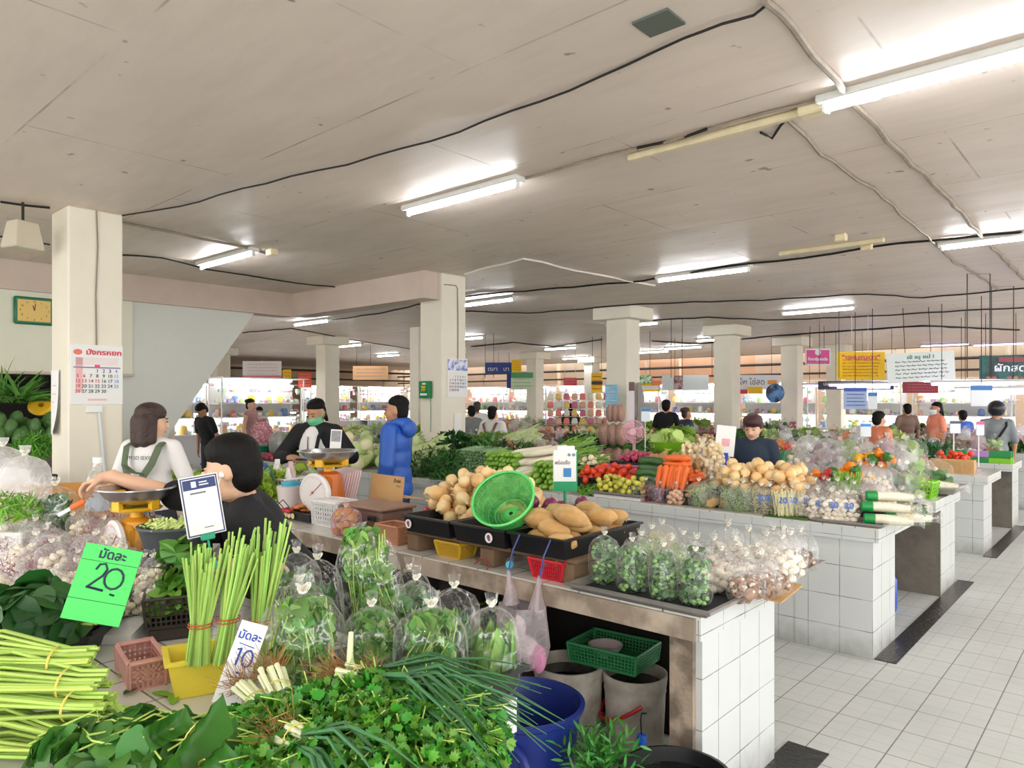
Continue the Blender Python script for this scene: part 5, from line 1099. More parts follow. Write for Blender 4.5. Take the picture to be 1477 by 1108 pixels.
# table fan (green) beside the seated man
def fan(label, loc, rz, r_, m, m2, base_h):
    o = thing('desk_fan', label, 'fan', loc, rz); mb = MB()
    for i in range(30): a = i * PI / 15; ca, sa = math.cos(a), math.sin(a); mb.tube([(.03 * ca, -.05, .03 * sa), (r_ * .7 * ca, -.055, r_ * .7 * sa), (r_ * ca, -.02, r_ * sa), (r_ * .75 * ca, .03, r_ * .75 * sa)], .0017, 4)
    for q in (.35, .68, 1.0): mb.tube([(r_ * q * math.cos(t * PI / 16), -.055 if q < .9 else -.02, r_ * q * math.sin(t * PI / 16)) for t in range(33)], .0025 if q < 1 else .005, 5)
    mb.build('guard', m, o); mb = MB()
    for i in range(3):
        a = i * 2.094; A = Matrix.Rotation(a, 4, 'Y'); mb.add([tuple(A @ V(q)) for q in ((.02, -.03, -.02), (r_ * .85, -.015, -.05), (r_ * .85, -.035, .06), (.02, -.02, .025))] , [(0, 1, 2, 3)]); 
    mb.build('blades', m2, o, smooth=False); mb = MB(); mb.lathe([(.032, -.06), (.035, -.05), (.02, -.045)], 16, TR((0, 0, 0), (PI / 2, 0, 0)) @ Matrix.Scale(-1, 4, (0, 0, 1))); mb.ball((0, .06, 0), (.045, .06, .045), 12, 8); mb.build('motor', m2, o)
    mb = MB(); mb.tube([(0, .06, -.02), (0, .06, -base_h + .02)], .015, 10); mb.lathe([(.1, -base_h), (.09, -base_h + .02), (.02, -base_h + .035)], 20, TR((0, .05, 0))); mb.build('stand', m2, o); return o
p = onB(367, 2.75); fan('green desk fan with a round guard behind the man in black', V((p.x, 2.8, ZT + .215)), YAW - .3, .125, G('teal wire', (30, 110, 100), rough=.4), G('pale teal', (150, 200, 196), rough=.4), .212)
# metal tray with clear bags, at the walkway end
def pan_tray(label, x0, x1, y0, y1, z, tilt=0):
    o = thing('metal_tray', label, 'tray', ((x0 + x1) / 2, (y0 + y1) / 2, z), (0, tilt, 0), 'worn metal trays'); tray(o, x1 - x0, y1 - y0, .03, M_TRAYM, flare=1.05, rim=.012); mb = MB(); mb.box((0, 0, .008), ((x1 - x0) * .9, (y1 - y0) * .88, .003)); mb.build('rubber_mat', mat('black mat', rgb(26, 27, 34), .8, nz=.3, ns=40), o, smooth=False); return o
pan_tray('worn metal tray with four clear bags along its front edge', -1.84, -1.2, 2.43, 2.98, ZT + .004)
pan_tray('worn metal tray of bagged mushrooms beyond the first tray', -1.72, -1.17, 3.0, 3.56, ZT + .008)
mb = MB(); mb.box((0, 0, 0), (.3, .36, .006)); mb.box((.17, .0, -.03), (.09, .34, .005), rz=0); o = single('cardboard_sheet', mb, M_CARD, 'torn cardboard flap hanging over the tray edge', 'cardboard', loc=(-1.33, 3.02, ZT + .042), rot=(0, .1, .1), smooth=False)
KB = Pool(make_bag('x', .135, .115, .235, 'kale', 140, n=230, lm=G('kale green', (150, 196, 116), **LEAF), fillh=.7, fmat=M_FILMF)); KB2 = Pool(make_bag('x', .135, .115, .235, 'kale', 141, n=230, lm=G('kale green', (150, 196, 116)), fillh=.7, fmat=M_FILMF))
for i, (u, y, l) in enumerate(((872, 2.60, 'clear bag of small kale nearest the red basket'), (912, 2.56, 'second clear bag of small kale from the red basket'), (957, 2.55, 'third clear bag of small kale from the red basket'), (1003, 2.56, 'clear bag of small kale nearest the tray corner'))):
    p = onB(u, y); (KB, KB2)[i % 2].place((p.x, y, ZT + .016), YAW + i * .7, 1.02, l, 'clear bags of small kale')
BS = [Pool(make_bag('x', .16, .13, .2, 'shreds', 150 + i, n=190, lm=M_SHRED, fmat=M_FILMF)) for i in range(2)]
BM = [Pool(make_bag('x', .15, .11, .2, 'caps', 155 + i, n=34, lm=M_MUSH, fmat=M_FILMF, fillh=.5)) for i in range(2)]
BW = [Pool(make_bag('x', .15, .11, .21, 'balls', 160 + i, n=30, lm=M_WMUSH, fmat=M_FILMF, fillh=.4)) for i in range(2)]
BL = [Pool(make_bag('x', .15, .12, .19, 'leafy', 165, n=80, lm=ML_MID, fmat=M_FILMF))]
BY = [Pool(make_bag('x', .15, .12, .19, 'shreds', 170, n=150, lm=M_CORN, fmat=M_FILMF))]
BR = [Pool(make_bag('x', .14, .11, .19, 'shreds', 171, n=130, lm=M_REDC, fmat=M_FILMF)), Pool(make_bag('x', .14, .11, .19, 'shreds', 172, n=130, lm=M_PINKC, fmat=M_FILMF))]
BE = [Pool(make_bag('x', .15, .12, .19, 'balls', 173, n=22, lm=G('brown egg', (226, 176, 140), ob=.1), fmat=M_FILMF))]
def lay(pool, pts, label, group, sc=1.0, zb=ZT + .016, jit=.4):
    for i, (u, y) in enumerate(pts):
        p = onB(u, y); pool[i % len(pool)].place((p.x, p.y, zb), YAW + R4.uniform(-jit, jit), sc * R4.uniform(.94, 1.06), label, group)
lay(BS, [(925, 2.82), (968, 2.80), (940, 3.02), (985, 3.0)], 'clear bag of pale green shredded stalks behind the kale bags', 'bags of shredded stalks')
lay(BY, [(955, 3.2)], 'clear bag of yellow shreds behind the green shreds', None); lay(BL, [(1005, 2.95), (905, 3.1)], 'clear bag of dark leaves among the shredded stalks', 'leafy bags among shreds')
lay(BW, [(1040, 2.78), (1062, 2.86), (1030, 2.98)], 'clear bag of small pale mushrooms beside the kale bags', 'bags of pale mushrooms')
lay(BM, [(1075, 2.72), (1098, 2.82), (1060, 3.05), (1092, 3.0), (1118, 2.92)], 'clear bag of brown mushrooms near the torn cardboard', 'bags of brown mushrooms')
lay(BW, [(1128, 3.12), (1105, 3.2), (1080, 3.25), (1050, 3.25), (1140, 3.25), (1115, 3.38)], 'clear bag of pale mushrooms on the farther metal tray', 'pale mushroom bags on the farther tray'); lay(BM, [(1155, 3.4), (1130, 3.45)], 'clear bag of brown mushrooms at the far end of the farther tray', 'brown mushroom bags on the farther tray')
# capped bamboo-shoot tubes
def tube_pack(label, loc, rz, group, s=1):
    o = thing('vegetable_tube', label, 'vegetable pack', loc, rz, group); mb = MB(); mb.tube([(-.08, 0, 0), (.0, 0, .003), (.1, 0, 0), (.2, 0, -.004)], [.034, .036, .034, .026], 14); mb.build('pale_stems', G('pale enoki', (240, 232, 206), rough=.4, nz=.08, ns=30), o); mb = MB(); mb.lathe([(.03, -.02), (.0385, -.012), (.0385, .055), (.036, .06)], 16, TR((-.1, 0, 0), (0, PI / 2, 0))); mb.build('green_wrap', G('green wrap', (22, 140, 66), rough=.35), o); mb = MB(); mb.tube([(-.05, 0, 0), (.1, 0, .002), (.24, 0, 0), (.27, 0, 0)], [.038, .039, .03, .045], 12); mb.build('clear_film', M_FILMF, o); o.scale = (s, s, s); return o
p = onB(1150, 3.4); tube_pack('green wrapped mushroom tube at the end of the farther metal tray', V((-1.36, 3.36, ZT + .06)), .75, None, .7)
# ---- payment board on a green pole
p = onB(815, 3.22); o = thing('payment_board', 'white board with a blue square and green foot on a green pole', 'sign', (p.x, 3.22, ZT), YAW); mb = MB(); mb.box((0, 0, .41), (.135, .02, .235), bev=.004); mb.build('board', M_WHT, o, smooth=False); GREENB = G('board green', (22, 150, 96), rough=.4); mb = MB(); mb.box((0, -.0125, .322), (.133, .003, .055)); mb.box((.066, -.0115, .41), (.006, .003, .22)); mb.build('green_panel', GREENB, o, smooth=False); mb = MB(); mb.box((.012, -.0115, .40), (.044, .002, .05), bev=.006); mb.build('blue_square', G('blue square', (52, 130, 196), rough=.4), o, smooth=False)
text('พร้อมซื้อ', .03, o, m=G('brown ink', (110, 70, 70)), loc=(-.015, -.0125, .455), fit=.085); mb = MB(); mb.tube([(0, 0, 0), (0, 0, .3)], .009, 8); mb.lathe([(.06, 0), (.05, .012)], 18); mb.build('pole', GREENB, o); mb = MB()
for x in (.022, .048): mb.lathe([(.009, 0), (.009, .001)], 14, TR((x, -.0115, .5), (PI / 2, 0, 0)))
mb.build('round_marks', G('grey blue print', (120, 140, 160)), o); mb = MB(); mb.box((.005, .008, .535), (.1, .014, .03), bev=.004); mb.build('top_flap', M_WHT, o, smooth=False)
# ---- hanging clear bag on blue strings
hb = V((-2.05, 2.38, .47)); o = thing('carrier_bag', 'thin clear carrier bag hanging from blue strings below the trays', 'carrier bag', hb, 0); mb = MB(); seg = 24; prof = [(.05, 0), (.1, .03), (.125, .12), (.12, .22), (.11, .28)]
vs = []; fs = []
for k, (r_, z) in enumerate(prof):
    for i in range(seg): a = 2 * PI * i / seg; f = 1 + .08 * math.sin(5 * a + z * 9) + .05 * math.sin(9 * a); vs.append((r_ * math.cos(a) * f, r_ * .7 * math.sin(a) * f, z))
for k in range(len(prof) - 1):
    for i in range(seg): fs.append((k * seg + i, k * seg + (i + 1) % seg, k * seg + seg + (i + 1) % seg, k * seg + seg + i))
fs.append(tuple(range(seg - 1, -1, -1))); mb.add(vs, fs)
for sx in (-1, 1): mb.tube([(sx * .075, 0, .27), (sx * .078, .0, .33), (sx * .085, 0, .38), (sx * .09, 0, .42)], [.045, .025, .014, .008], 10, flat=.8)
mb.build('film', M_FILMP, o); mb = MB()
for q, r_ in (((0.02, 0, .1), (.06, .045, .05)), ((-.04, 0, .16), (.05, .04, .06)), ((.05, .01, .06), (.04, .04, .04))): mb.ball(q, r_, 14, 10, jit=.4, rnd=R4)
mb.build('wrapped_goods', G('white wrapped goods', (228, 224, 224), rough=.5), o); mb = MB(); mb.ball((.075, 0, .06), (.045, .03, .06), 12, 8, jit=.3, rnd=R4); mb.build('pink_bag_inside', G('pink film', (226, 150, 186), rough=.4), o); BLS = G('blue string', (72, 88, 150), rough=.7)
mb = MB()
for sx in (-1, 1): mb.tube([(sx * .09, 0, .41), (sx * .09, .03, .5), (sx * .09, .078, .565)], .0035, 5); mb.tube([(sx * .09 + .006, 0, .41), (sx * .09 + .02, .015, .48)], .002, 4)
mb.build('strings', BLS, o)
# ---- under the counter and on the floor
def bucket(label, loc, r_, h, m, inside, handle=None, ang=0, cat='bucket', rim=True, group=None):
    o = thing('bucket', label, cat, loc, ang, group); mb = MB(); mb.lathe([(r_ * .88, 0), (r_ * .97, h * .8), (r_ * .99, h * .8), (r_ * .985, h * .86), (r_, h * .87), (r_ * 1.03, h * .97), (r_ * 1.03, h), (r_ * .97, h), (r_ * .94, h * .9), (r_ * .84, .02)], 32, cap1=True); mb.build('body', m, o); mb = MB(); mb.lathe([(r_ * .93, h * .86), (r_ * .2, h * .87)], 28); mb.build('dark_contents', inside, o)
    if handle: mb = MB(); mb.tube([(r_ * 1.04 * math.cos(t), r_ * 1.04 * math.sin(t) - .01, h * .74 - .10 * math.sin((t - PI) * 1.0)) for t in [PI + i * PI / 12 for i in range(13)]], .009, 7); mb.build('handle', handle, o)
    return o
MBK = G('stained white plastic', (206, 200, 188), rough=.6, col2=rgb(160, 152, 136), cs=5); DKI = G('dark water', (16, 16, 17), rough=.1)
bucket('stained white bucket with a red handle beside the bare pillar', (-1.78, 2.86, .002), .145, .385, MBK, DKI, G('red handle', (190, 38, 48), rough=.4), -.75)
bucket('stained grey bin with torn rim under the green crate', (-2.06, 2.72, .002), .165, .40, MBK, DKI, None, 0, 'bin')
o = thing('plastic_crate', 'green lattice crate lying on the bins under the counter', 'crate', (-1.91, 2.88, .402), .1); crate(o, .36, .26, .085, G('green crate plastic', (46, 130, 76), rough=.5), 20, 5, flare=1.05, t=.003, rim=.014)
mb = MB(); mb.lathe([(.05, 0), (.075, .03), (.085, .05), (.08, .05), (.06, .012)], 24); single('plastic_bowl', mb, G('pinkish bowl', (206, 188, 186), rough=.4), 'pinkish white bowl standing in the green crate', 'bowl', loc=(-1.97, 2.90, .412))
NB = G('navy plastic', (26, 44, 120), rough=.4)
o = thing('laundry_basket', 'large round dark blue basket on the floor by the hanging bag', 'basket', (-1.84, 2.12, .002)); mb = MB(); mb.lathe([(.17, 0), (.185, .13), (.2, .14)], 40, cap0=True, cap1=False); mb.lathe([(.208, .24), (.235, .44), (.25, .45), (.252, .465), (.235, .47), (.222, .44), (.2, .24), (.208, .24)], 40, cap0=False, cap1=False)
for r0, z0, z1, n in ((.2, .135, .245, 44),):
    for i in range(n): a = 2 * PI * i / n; mb.tube([(r0 * math.cos(a), r0 * math.sin(a), z0), ((r0 + .005) * math.cos(a), (r0 + .005) * math.sin(a), z1)], .0055, 4)
mb.lathe([(.199, .18), (.206, .18), (.207, .195), (.2, .195)], 40, cap0=False, cap1=False); mb.build('body', NB, o); mb = MB(); mb.tube([(.2 * math.cos(t), -.2 + .0 * t, .34 + .07 * math.sin(t)) for t in [PI * i / 8 for i in range(9)]], .02, 8); mb.build('grip', NB, o)
o = make_bag('clear tied bag of brown food inside the dark blue basket', .17, .14, .25, 'balls', 180, n=26, lm=G('brown food', (206, 160, 110), ob=.2), cat='bag', name='carrier_bag', fillh=.6); put(o, (-1.90, 2.05, .30), .3)
single('plastic_stool', MB().lathe([(.13, 0), (.12, .28), (.125, .288), (.0, .29)], 24), NB, 'low round base inside the blue basket', 'stool', loc=(-1.88, 2.07, .006))
o = bucket('wide black tub at the picture bottom by the white tiled end wall', (-1.22, 2.22, .002), .19, .36, M_BLKP, DKI, None, 0, 'tub')
a = MB()
for i in range(60): d = rnd_dir(R4, 1); d.z = abs(d.z) + .35; d.normalize(); L = R4.uniform(.1, .2); [a.leaf(d * L * k / 7, (d + rnd_dir(R4) * .9), rnd_dir(R4, 1) + V((0, 0, .5)), .05, .012, .2, 'lance') for k in range(2, 8)]
o = single('fern_bunch', a, G('bright fern', (66, 140, 52), **LEAF), 'feathery green bunch beside the black tub on the floor', 'herbs', loc=(-1.46, 2.13, .30)); box_thing('stool', 'low dark stool under the feathery bunch', 'stool', (-1.48, 2.13, .002), .3, (.16, .16, .29), M_BLKP)
o = thing('water_bottle', 'small clear bottle with a blue cap and black straw by the bare pillar', 'bottle', (-1.50, 2.46, .002)); mb = MB(); mb.lathe([(.032, 0), (.034, .02), (.034, .13), (.028, .17), (.013, .2), (.013, .22)], 16); mb.build('bottle_body', M_FILM, o); mb = MB(); mb.lathe([(.017, .215), (.017, .245)], 14); mb.build('cap', G('blue cap', (30, 90, 200), rough=.4), o); mb = MB(); mb.tube([(0, 0, .24), (-.004, 0, .29), (0, 0, .31), (.02, 0, .315)], .003, 5); mb.build('straw', M_BLKP, o); o.scale = (1.1, 1.1, 1.3)
box_thing('stool', 'dark box under the small clear bottle', 'box', (-1.5, 2.46, .0015), 0, (.12, .12, .0), M_BLKP) if 0 else None
o = thing('wicker_basket', 'shallow wicker basket of roots on the dark shelf under the slab', 'basket', (-2.85, 2.85, .50), 0); mb = MB(); mb.lathe([(.12, 0), (.2, .05), (.205, .06), (.19, .06), (.1, .012)], 26); mb.build('body', G('wicker', (150, 116, 74), rough=.8, nz=.3, ns=40), o); mb = MB()
for i in range(120): d = rnd_dir(R4, 1); mb.tube([(d.x * .1, d.y * .1, .04), (d.x * .15, d.y * .15, .07 + d.z * .03), (d.x * .16 + .03, d.y * .17, .05)], .002, 3)
mb.build('roots', G('straw roots', (190, 160, 110), isl=.3), o); box_thing('wooden_crate', 'dark crate holding the wicker basket under the slab', 'crate', (-2.85, 2.86, .002), 0, (.4, .34, .495), MWD)
a = MB(); foliage(a, (0, 0, 0), (.14, .1, .07), 160, 'cor', .04, .035, R4); single('herb_bunch', a, ML_DARK, 'dark herb bunch beside the wicker basket under the slab', 'herbs', loc=(-2.52, 2.75, .52)); box_thing('wooden_crate', 'dark crate under the herb bunch', 'crate', (-2.52, 2.8, .002), 0, (.2, .26, .46), MWD)
# ================================================================== third counter: vegetables in front of the woman in navy
R5 = random.Random(5)
ZC = ZT + .001
def onC(u, y, z=ZC): p = aty(u, 600, y); return V((p.x, p.y, z))
# cabbages, napa, beyond the man in blue
P = drop(26, .088, heap(onC(520, 5.3).x, 5.3, 1.1, .7), ZC, R5, 8, .82); pile('cabbage', ME_CAB, 'round pale cabbage in the heap between the masked woman and the man in blue', 'cabbage', 'cabbages left of the man in blue', P, R5, (.8, 1.0))
P = drop(26, .07, heap(onC(500, 5.1).x, 5.08, .9, .3), ZC, R5, 8, .82); pile('white_turnip', [bumpy((.075, .075, .065), .1, G('white turnip', (236, 230, 190), rough=.4, ob=.06), 'turnip', i) for i in range(2)], 'round white kohlrabi at the foot of the cabbage heap', 'kohlrabi', 'kohlrabi below the cabbages', P, R5, (.85, 1.1))
P = drop(15, .088, heap(onC(610, 5.35).x, 5.3, .6, .6), ZC, R5, 8, .85); pile('napa_cabbage', ME_NAPA, 'long napa cabbage stacked at the right side of the man in blue', 'napa cabbage', 'napa cabbages', P, R5, (.95, 1.2), 'flat', .9)
def mound(label, u, y, rad, n, shape, L, W, m, z=None, seed=0, cat='vegetable', name='greens_heap', stems=0, group=None, out=.55, droop=.0, low=-.1):
    r = random.Random(seed + 500); a = MB(); b = MB(); foliage(a, (0, 0, 0), rad, n, shape, L, W, r, out=out, droop=droop, low=low); p = onC(u, y, z if z is not None else ZC + .02)
    for i in range(stems): d = rnd_dir(r, 1); b.tube([(d.x * rad[0] * .5, d.y * rad[1] * .5, d.z * rad[2] * .5), (d.x * rad[0], d.y * rad[1], d.z * rad[2])], .003, 4)
    return bunch(name, label, p, 0, [('leaves', a, m)] + ([('stems', b, M_STALK)] if stems else []), cat, group)
mound('dark green herb heap at the right elbow of the man in blue', 622, 5.2, (.3, .3, .27), 800, 'lance', .1, .02, ML_DARK, seed=1); mound('feathery dark herb heap in front of the napa cabbages', 648, 5.05, (.22, .18, .3), 700, 'lance', .09, .012, G('herb green', (58, 116, 44), **LEAF), seed=2, droop=.3)
mound('curly dark greens at the top of the green slope below the calendar column', 655, 5.62, (.5, .25, .42), 900, 'cor', .08, .07, ML_DARK, seed=3, out=.7); mound('long thin dark green leaves heaped behind the radishes', 735, 5.66, (.6, .24, .36), 900, 'blade', .2, .012, ML_DARK, seed=4, out=.3); mound('bright leafy greens next to the curly greens', 700, 5.6, (.35, .24, .38), 500, 'lance', .12, .03, ML_MID, seed=5, out=.5)
# bundles with stems towards the walkway (Chinese broccoli)
def stem_wall(label, u0, u1, y, nx, nz, r_, L, m, leafm, seed, group=None, name='stem_bundle', zb=ZC):
    r = random.Random(seed); p0, p1 = onC(u0, y), onC(u1, y); o = thing(name, label, 'vegetable', (p0 + p1) / 2, 0, group); w_ = (p1 - p0).length; a, b = MB(), MB()
    for k in range(nz):
        for i in range(nx):
            x = (i + .5 * (k % 2) + r.uniform(-.2, .2)) / nx * w_ - w_ / 2; z = (k + .5) * r_ * 1.75; y0 = k * r_ * .9 + r.uniform(-.01, .01); s = r.uniform(.75, 1.1)
            a.tube([(x, y0, z), (x + r.uniform(-.01, .01), y0 + L * .5, z + .015), (x + r.uniform(-.02, .02), y0 + L, z + .03)], [r_ * .8 * s, r_ * s, r_ * .7 * s], 7)
            if leafm:
                for q in range(2): b.leaf((x, y0 + L * r.uniform(.4, .9), z + .01), (r.uniform(-.5, .5), 1, .4), (r.uniform(-.5, .5), -.3, 1), .13, .05, .3, 'oval')
    a.build('stems', m, o)
    if leafm: b.build('leaves', leafm, o)
    return o
stem_wall('wall of dark broccoli stems, cut ends facing the aisle, left of the bright luffas', 645, 692, 5.0, 10, 11, .0155, .3, G('broccoli stem', (124, 162, 112), isl=.35, rough=.5), ML_GREY, 1)
P0 = onC(712, 5.08)
def rows(meshes, name, label, cat, group, u0, u1, y, r_, nz, L, tilt=.1, z0=ZC, ang=PI / 2, slope=.5):
    a, b = onC(u0, y), onC(u1, y); w_ = (b - a).length; n = max(1, int(w_ / (2 * r_)))
    for k in range(nz):
        for i in range(n - (k % 2)):
            x = a.x + (b.x - a.x) * (i + .5 + .5 * (k % 2)) / n; o = bpy.data.objects.new(name, R5.choice(meshes)); COL.objects.link(o); s = R5.uniform(.9, 1.08)
            put(o, (x, y + L / 2 + k * r_ * slope + R5.uniform(-.012, .012), z0 + r_ + k * r_ * 1.7), Euler((R5.uniform(-.1, .1), -tilt + R5.uniform(-.06, .06), ang + R5.uniform(-.12, .12))), s); tag(o, label, cat, group)
rows(ME_LUF, 'luffa', 'bright green luffa stacked with its end to the aisle, left of the radishes', 'luffa', 'luffas left of the radishes', 690, 735, 4.98, .025, 7, .3)
rows(ME_LUF, 'luffa', 'green luffa stacked right of the white radishes', 'luffa', 'luffas right of the radishes', 757, 797, 4.98, .028, 5, .3)
# radishes with tops
rp = thing('white_radish', 'x', 'radish', (0, 0, 0)); ro = bpy.data.objects.new('root', ME_RADR[0]); COL.objects.link(ro); ro.parent = rp; mb = MB()
for i in range(14): d = V((1, R5.uniform(-.35, .35), R5.uniform(-.2, .5))); mb.tube([(.16, 0, 0), V((.16, 0, 0)) + d * .1, V((.16, 0, 0)) + d * R5.uniform(.16, .26) - V((0, 0, .03))], .0035, 4)
mb.build('green_tops', G('radish tops', (128, 172, 70), isl=.3), rp); RP = Pool(rp)
k = 0
for row, n in enumerate((4, 4, 3, 3)):
    for i in range(n): p = onC(727 + i * 11 + row * 4, 4.98 + row * .05); RP.place((p.x + .1, p.y + .2, ZC + .06 + row * .085), Euler((R5.uniform(0, 6), -.12, .72 + R5.uniform(-.08, .08))), R5.uniform(1.25, 1.4), 'long white radish lying in the stack with green tops', 'white radishes')
# chillies, herbs and crates behind the payment board
mound('low heap of slim green chillies right of the payment board', 862, 5.05, (.2, .12, .07), 300, 'blade', .08, .014, ML_LIME, seed=9, out=.15)
o = thing('plastic_crate', 'black lattice crate of garlic behind the green chillies', 'crate', onC(852, 5.55), 0); crate(o, .36, .26, .2, M_BLKP, 12, 6, flare=1.05); mb = MB(); mb.box((0, 0, .09), (.3, .2, .15)); mb.build('filling', M_BLKP, o, smooth=False)
P = drop(26, .03, rect(onC(852, 5.55).x, 5.55, .28, .2), ZC + .17, R5, 8); pile('garlic_bulb', ME_GARL, 'white garlic bulb in the black crate behind the chillies', 'garlic', 'garlic in the black crate', P, R5, (.62, .8))
# tomatoes, limes, melons, carrots, ginger, garlic, potatoes
p = onC(884, 5.3); o = thing('plastic_tray', 'black tray under the tomato heap', 'tray', (p.x, 5.32, ZC + .05), 0); tray(o, .6, .4, .08, M_BLKP); box_thing('packing_box', 'low box under the tomato tray', 'box', (p.x, 5.32, ZC), 0, (.5, .34, .048), M_BLKP); P = drop(86, .031, heap(p.x, 5.3, .62, .42), ZC + .075, R5, 8, .84); pile('tomato', ME_TOM, 'red tomato in the heap beside the dark cucumbers', 'tomato', 'tomatoes', P, R5)
p = onC(893, 5.62); o = thing('plastic_tray', 'pink plastic tray edge behind the tomatoes', 'tray', (p.x, 5.64, ZC + .12), 0); tray(o, .5, .2, .1, G('pink plastic', (232, 130, 176), rough=.4)); box_thing('packing_box', 'box carrying the pink tray', 'box', (p.x, 5.64, ZC), 0, (.44, .18, .118), M_BLKP)
p = onC(897, 4.99); o = thing('metal_tray', 'shallow steel tray under the limes', 'tray', (p.x, 5.0, ZC + .03), 0); tray(o, .46, .22, .025, M_TRAYM); box_thing('packing_box', 'thin white board under the lime tray', 'board', (p.x, 5.0, ZC), 0, (.44, .2, .028), M_WHT); P = drop(60, .0255, heap(p.x, 4.99, .44, .22), ZC + .042, R5, 8, .84); pile('lime', ME_LIME, 'yellow green lime in the heap in front of the tomatoes', 'lime', 'limes', P, R5)
for k in range(6):
    for i in range(2 if k < 5 else 1):
        p = onC(932, 5.08); o = bpy.data.objects.new('cucumber', ME_CUC[(k + i) % 3]); COL.objects.link(o); put(o, (p.x + R5.uniform(-.015, .015), p.y + i * .075 + k * .012, ZC + .036 + k * .052), Euler((R5.uniform(0, 6), R5.uniform(-.04, .04), .1 + R5.uniform(-.1, .1)))); tag(o, 'dark green cucumber stacked between the tomatoes and carrots', 'cucumber', 'dark cucumbers')
cp = thing('carrot', 'x', 'carrot', (0, 0, 0)); 
for k in range(9): p = onC(950 + (k % 9) * 4.6, 5.0); o = bpy.data.objects.new('carrot', ME_CAR[k % 3]); COL.objects.link(o); put(o, (p.x, p.y + R5.uniform(0, .03), ZC + .2), Euler((0, -1.25 + R5.uniform(-.06, .06), PI / 2 + R5.uniform(-.2, .2))), R5.uniform(.95, 1.1)); tag(o, 'orange carrot leaning upright against the stack', 'carrot', 'upright carrots')
bpy.data.objects.remove(cp); box_thing('packing_box', 'box under the upright carrots', 'box', (onC(973, 5.1).x, 5.12, ZC), 0, (.5, .26, .1), M_BLKP)
for k in range(4):
    for i in range(3): p = onC(970, 5.13); o = bpy.data.objects.new('carrot', ME_CAR[(k + i) % 3]); COL.objects.link(o); put(o, (p.x + R5.uniform(-.02, .02), p.y + i * .045 + .02, ZC + .2 + k * .046), Euler((R5.uniform(0, 6), 0, .05 + R5.uniform(-.08, .08))), 1.15); tag(o, 'orange carrot lying across the top of the carrot stack', 'carrot', 'carrots lying across')
for k in range(14): p = onC(998 + R5.uniform(-9, 9), 5.2 + R5.uniform(-.08, .08)); o = bpy.data.objects.new('carrot', ME_CAR[k % 3]); COL.objects.link(o); put(o, (p.x, p.y, ZC + .12 + R5.uniform(0, .12)), Euler((0, R5.uniform(-.2, .2), R5.uniform(.9, 2.2)))); tag(o, 'loose orange carrot beside the potatoes', 'carrot', 'loose carrots')
box_thing('packing_box', 'box supporting the ginger heap behind the carrots', 'box', (onC(970, 5.5).x, 5.52, ZC), 0, (.5, .3, .2), M_CARD)
P = drop(60, .03, heap(onC(970, 5.48).x, 5.5, .52, .34), ZC + .2, R5, 8, .8); pile('ginger', ME_GING, 'knobbly ginger root in the heap behind the carrots', 'ginger', 'ginger roots', P, R5, (.8, 1.15))
o = make_bag('x', .38, .2, .5, 'balls', 200, n=150, lm=M_GARL, name='garlic_bag', cat='bag', knot=.9, fillh=.86); o['label'] = 'big clear sack of garlic cloves beside the ginger'; 
for c in list(o.children):
    if c.name.startswith('contents'): bpy.data.objects.remove(c)
mb = MB()
for x, y, z in drop(420, .022, rect(0, 0, .31, .13), 0, R5, 6, .86):
    if z < .44: mb.ball((x, y, z), (.022, .02, .024), 8, 6, jit=.3, rnd=R5)
mb.build('garlic_cloves', G('garlic cloves', (242, 222, 178), isl=.12, rough=.5), o); put(o, onC(1013, 5.55, ZC + .0), .1); 
P = drop(20, .04, heap(onC(1000, 5.0).x, 5.1, .5, .22), ZC, R5, 8, .8); pile('potato', ME_POT, 'small potato in the low heap under the garlic sack', 'potato', 'small potatoes', P, R5, (.6, .85), 'up')
# onions with black crate
p = onC(1100, 5.22); o = thing('plastic_crate', 'black lattice crate under the big onion heap', 'crate', (p.x, 5.26, ZC), 0); crate(o, .62, .46, .13, M_BLKP, 18, 4, flare=1.04); mb = MB(); mb.box((0, 0, .06), (.56, .4, .11)); mb.build('filling', M_BLKP, o, smooth=False)
P = drop(86, .04, heap(p.x, 5.24, .68, .5), ZC + .12, R5, 8, .84); pile('onion', ME_ONI, 'yellow onion in the big heap in front of the woman in navy', 'onion', 'onions in front of the woman in navy', P, R5, (.9, 1.1))
# shallots, fan, bowl with cabbage, basket, sacks
box_thing('packing_box', 'dark box under the red shallot heap', 'box', (onC(925, 5.75).x, 5.74, ZC), 0, (.5, .28, .24), M_BLKP); P = drop(90, .019, heap(onC(928, 5.7).x, 5.72, .42, .26), ZC + .24, R5, 8, .84); pile('shallot', ME_SHAL, 'dark red shallot in the heap below the pink fan', 'shallot', 'shallots below the pink fan', P, R5, (.42, .52))
p = onC(911, 5.95); fan('pink desk fan among the sacks behind the tomatoes', V((p.x, 5.98, ZC + .50)), YAW - .3, .11, G('pink wire', (222, 160, 176), rough=.4), G('pale pink', (226, 184, 196), rough=.4), .49)
o = thing('plastic_bowl', 'lime green bowl heaped with pale cabbage leaves', 'bowl', onC(964, 6.05, ZC + .30), 0); mb = MB(); mb.lathe([(.07, 0), (.15, .06), (.185, .11), (.19, .115), (.175, .11), (.14, .06), (.06, .012)], 32); mb.build('body', G('lime plastic', (130, 206, 40), rough=.35), o); mb = MB(); foliage(mb, (0, 0, .1), (.14, .14, .1), 60, 'round', .12, .1, R5, curl=-.2, out=.4); mb.build('cabbage_leaves', G('pale cabbage', (206, 226, 140), **LEAF), o); box_thing('packing_box', 'tall box under the lime green bowl', 'box', onC(964, 6.05), 0, (.26, .26, .298), M_CARD)
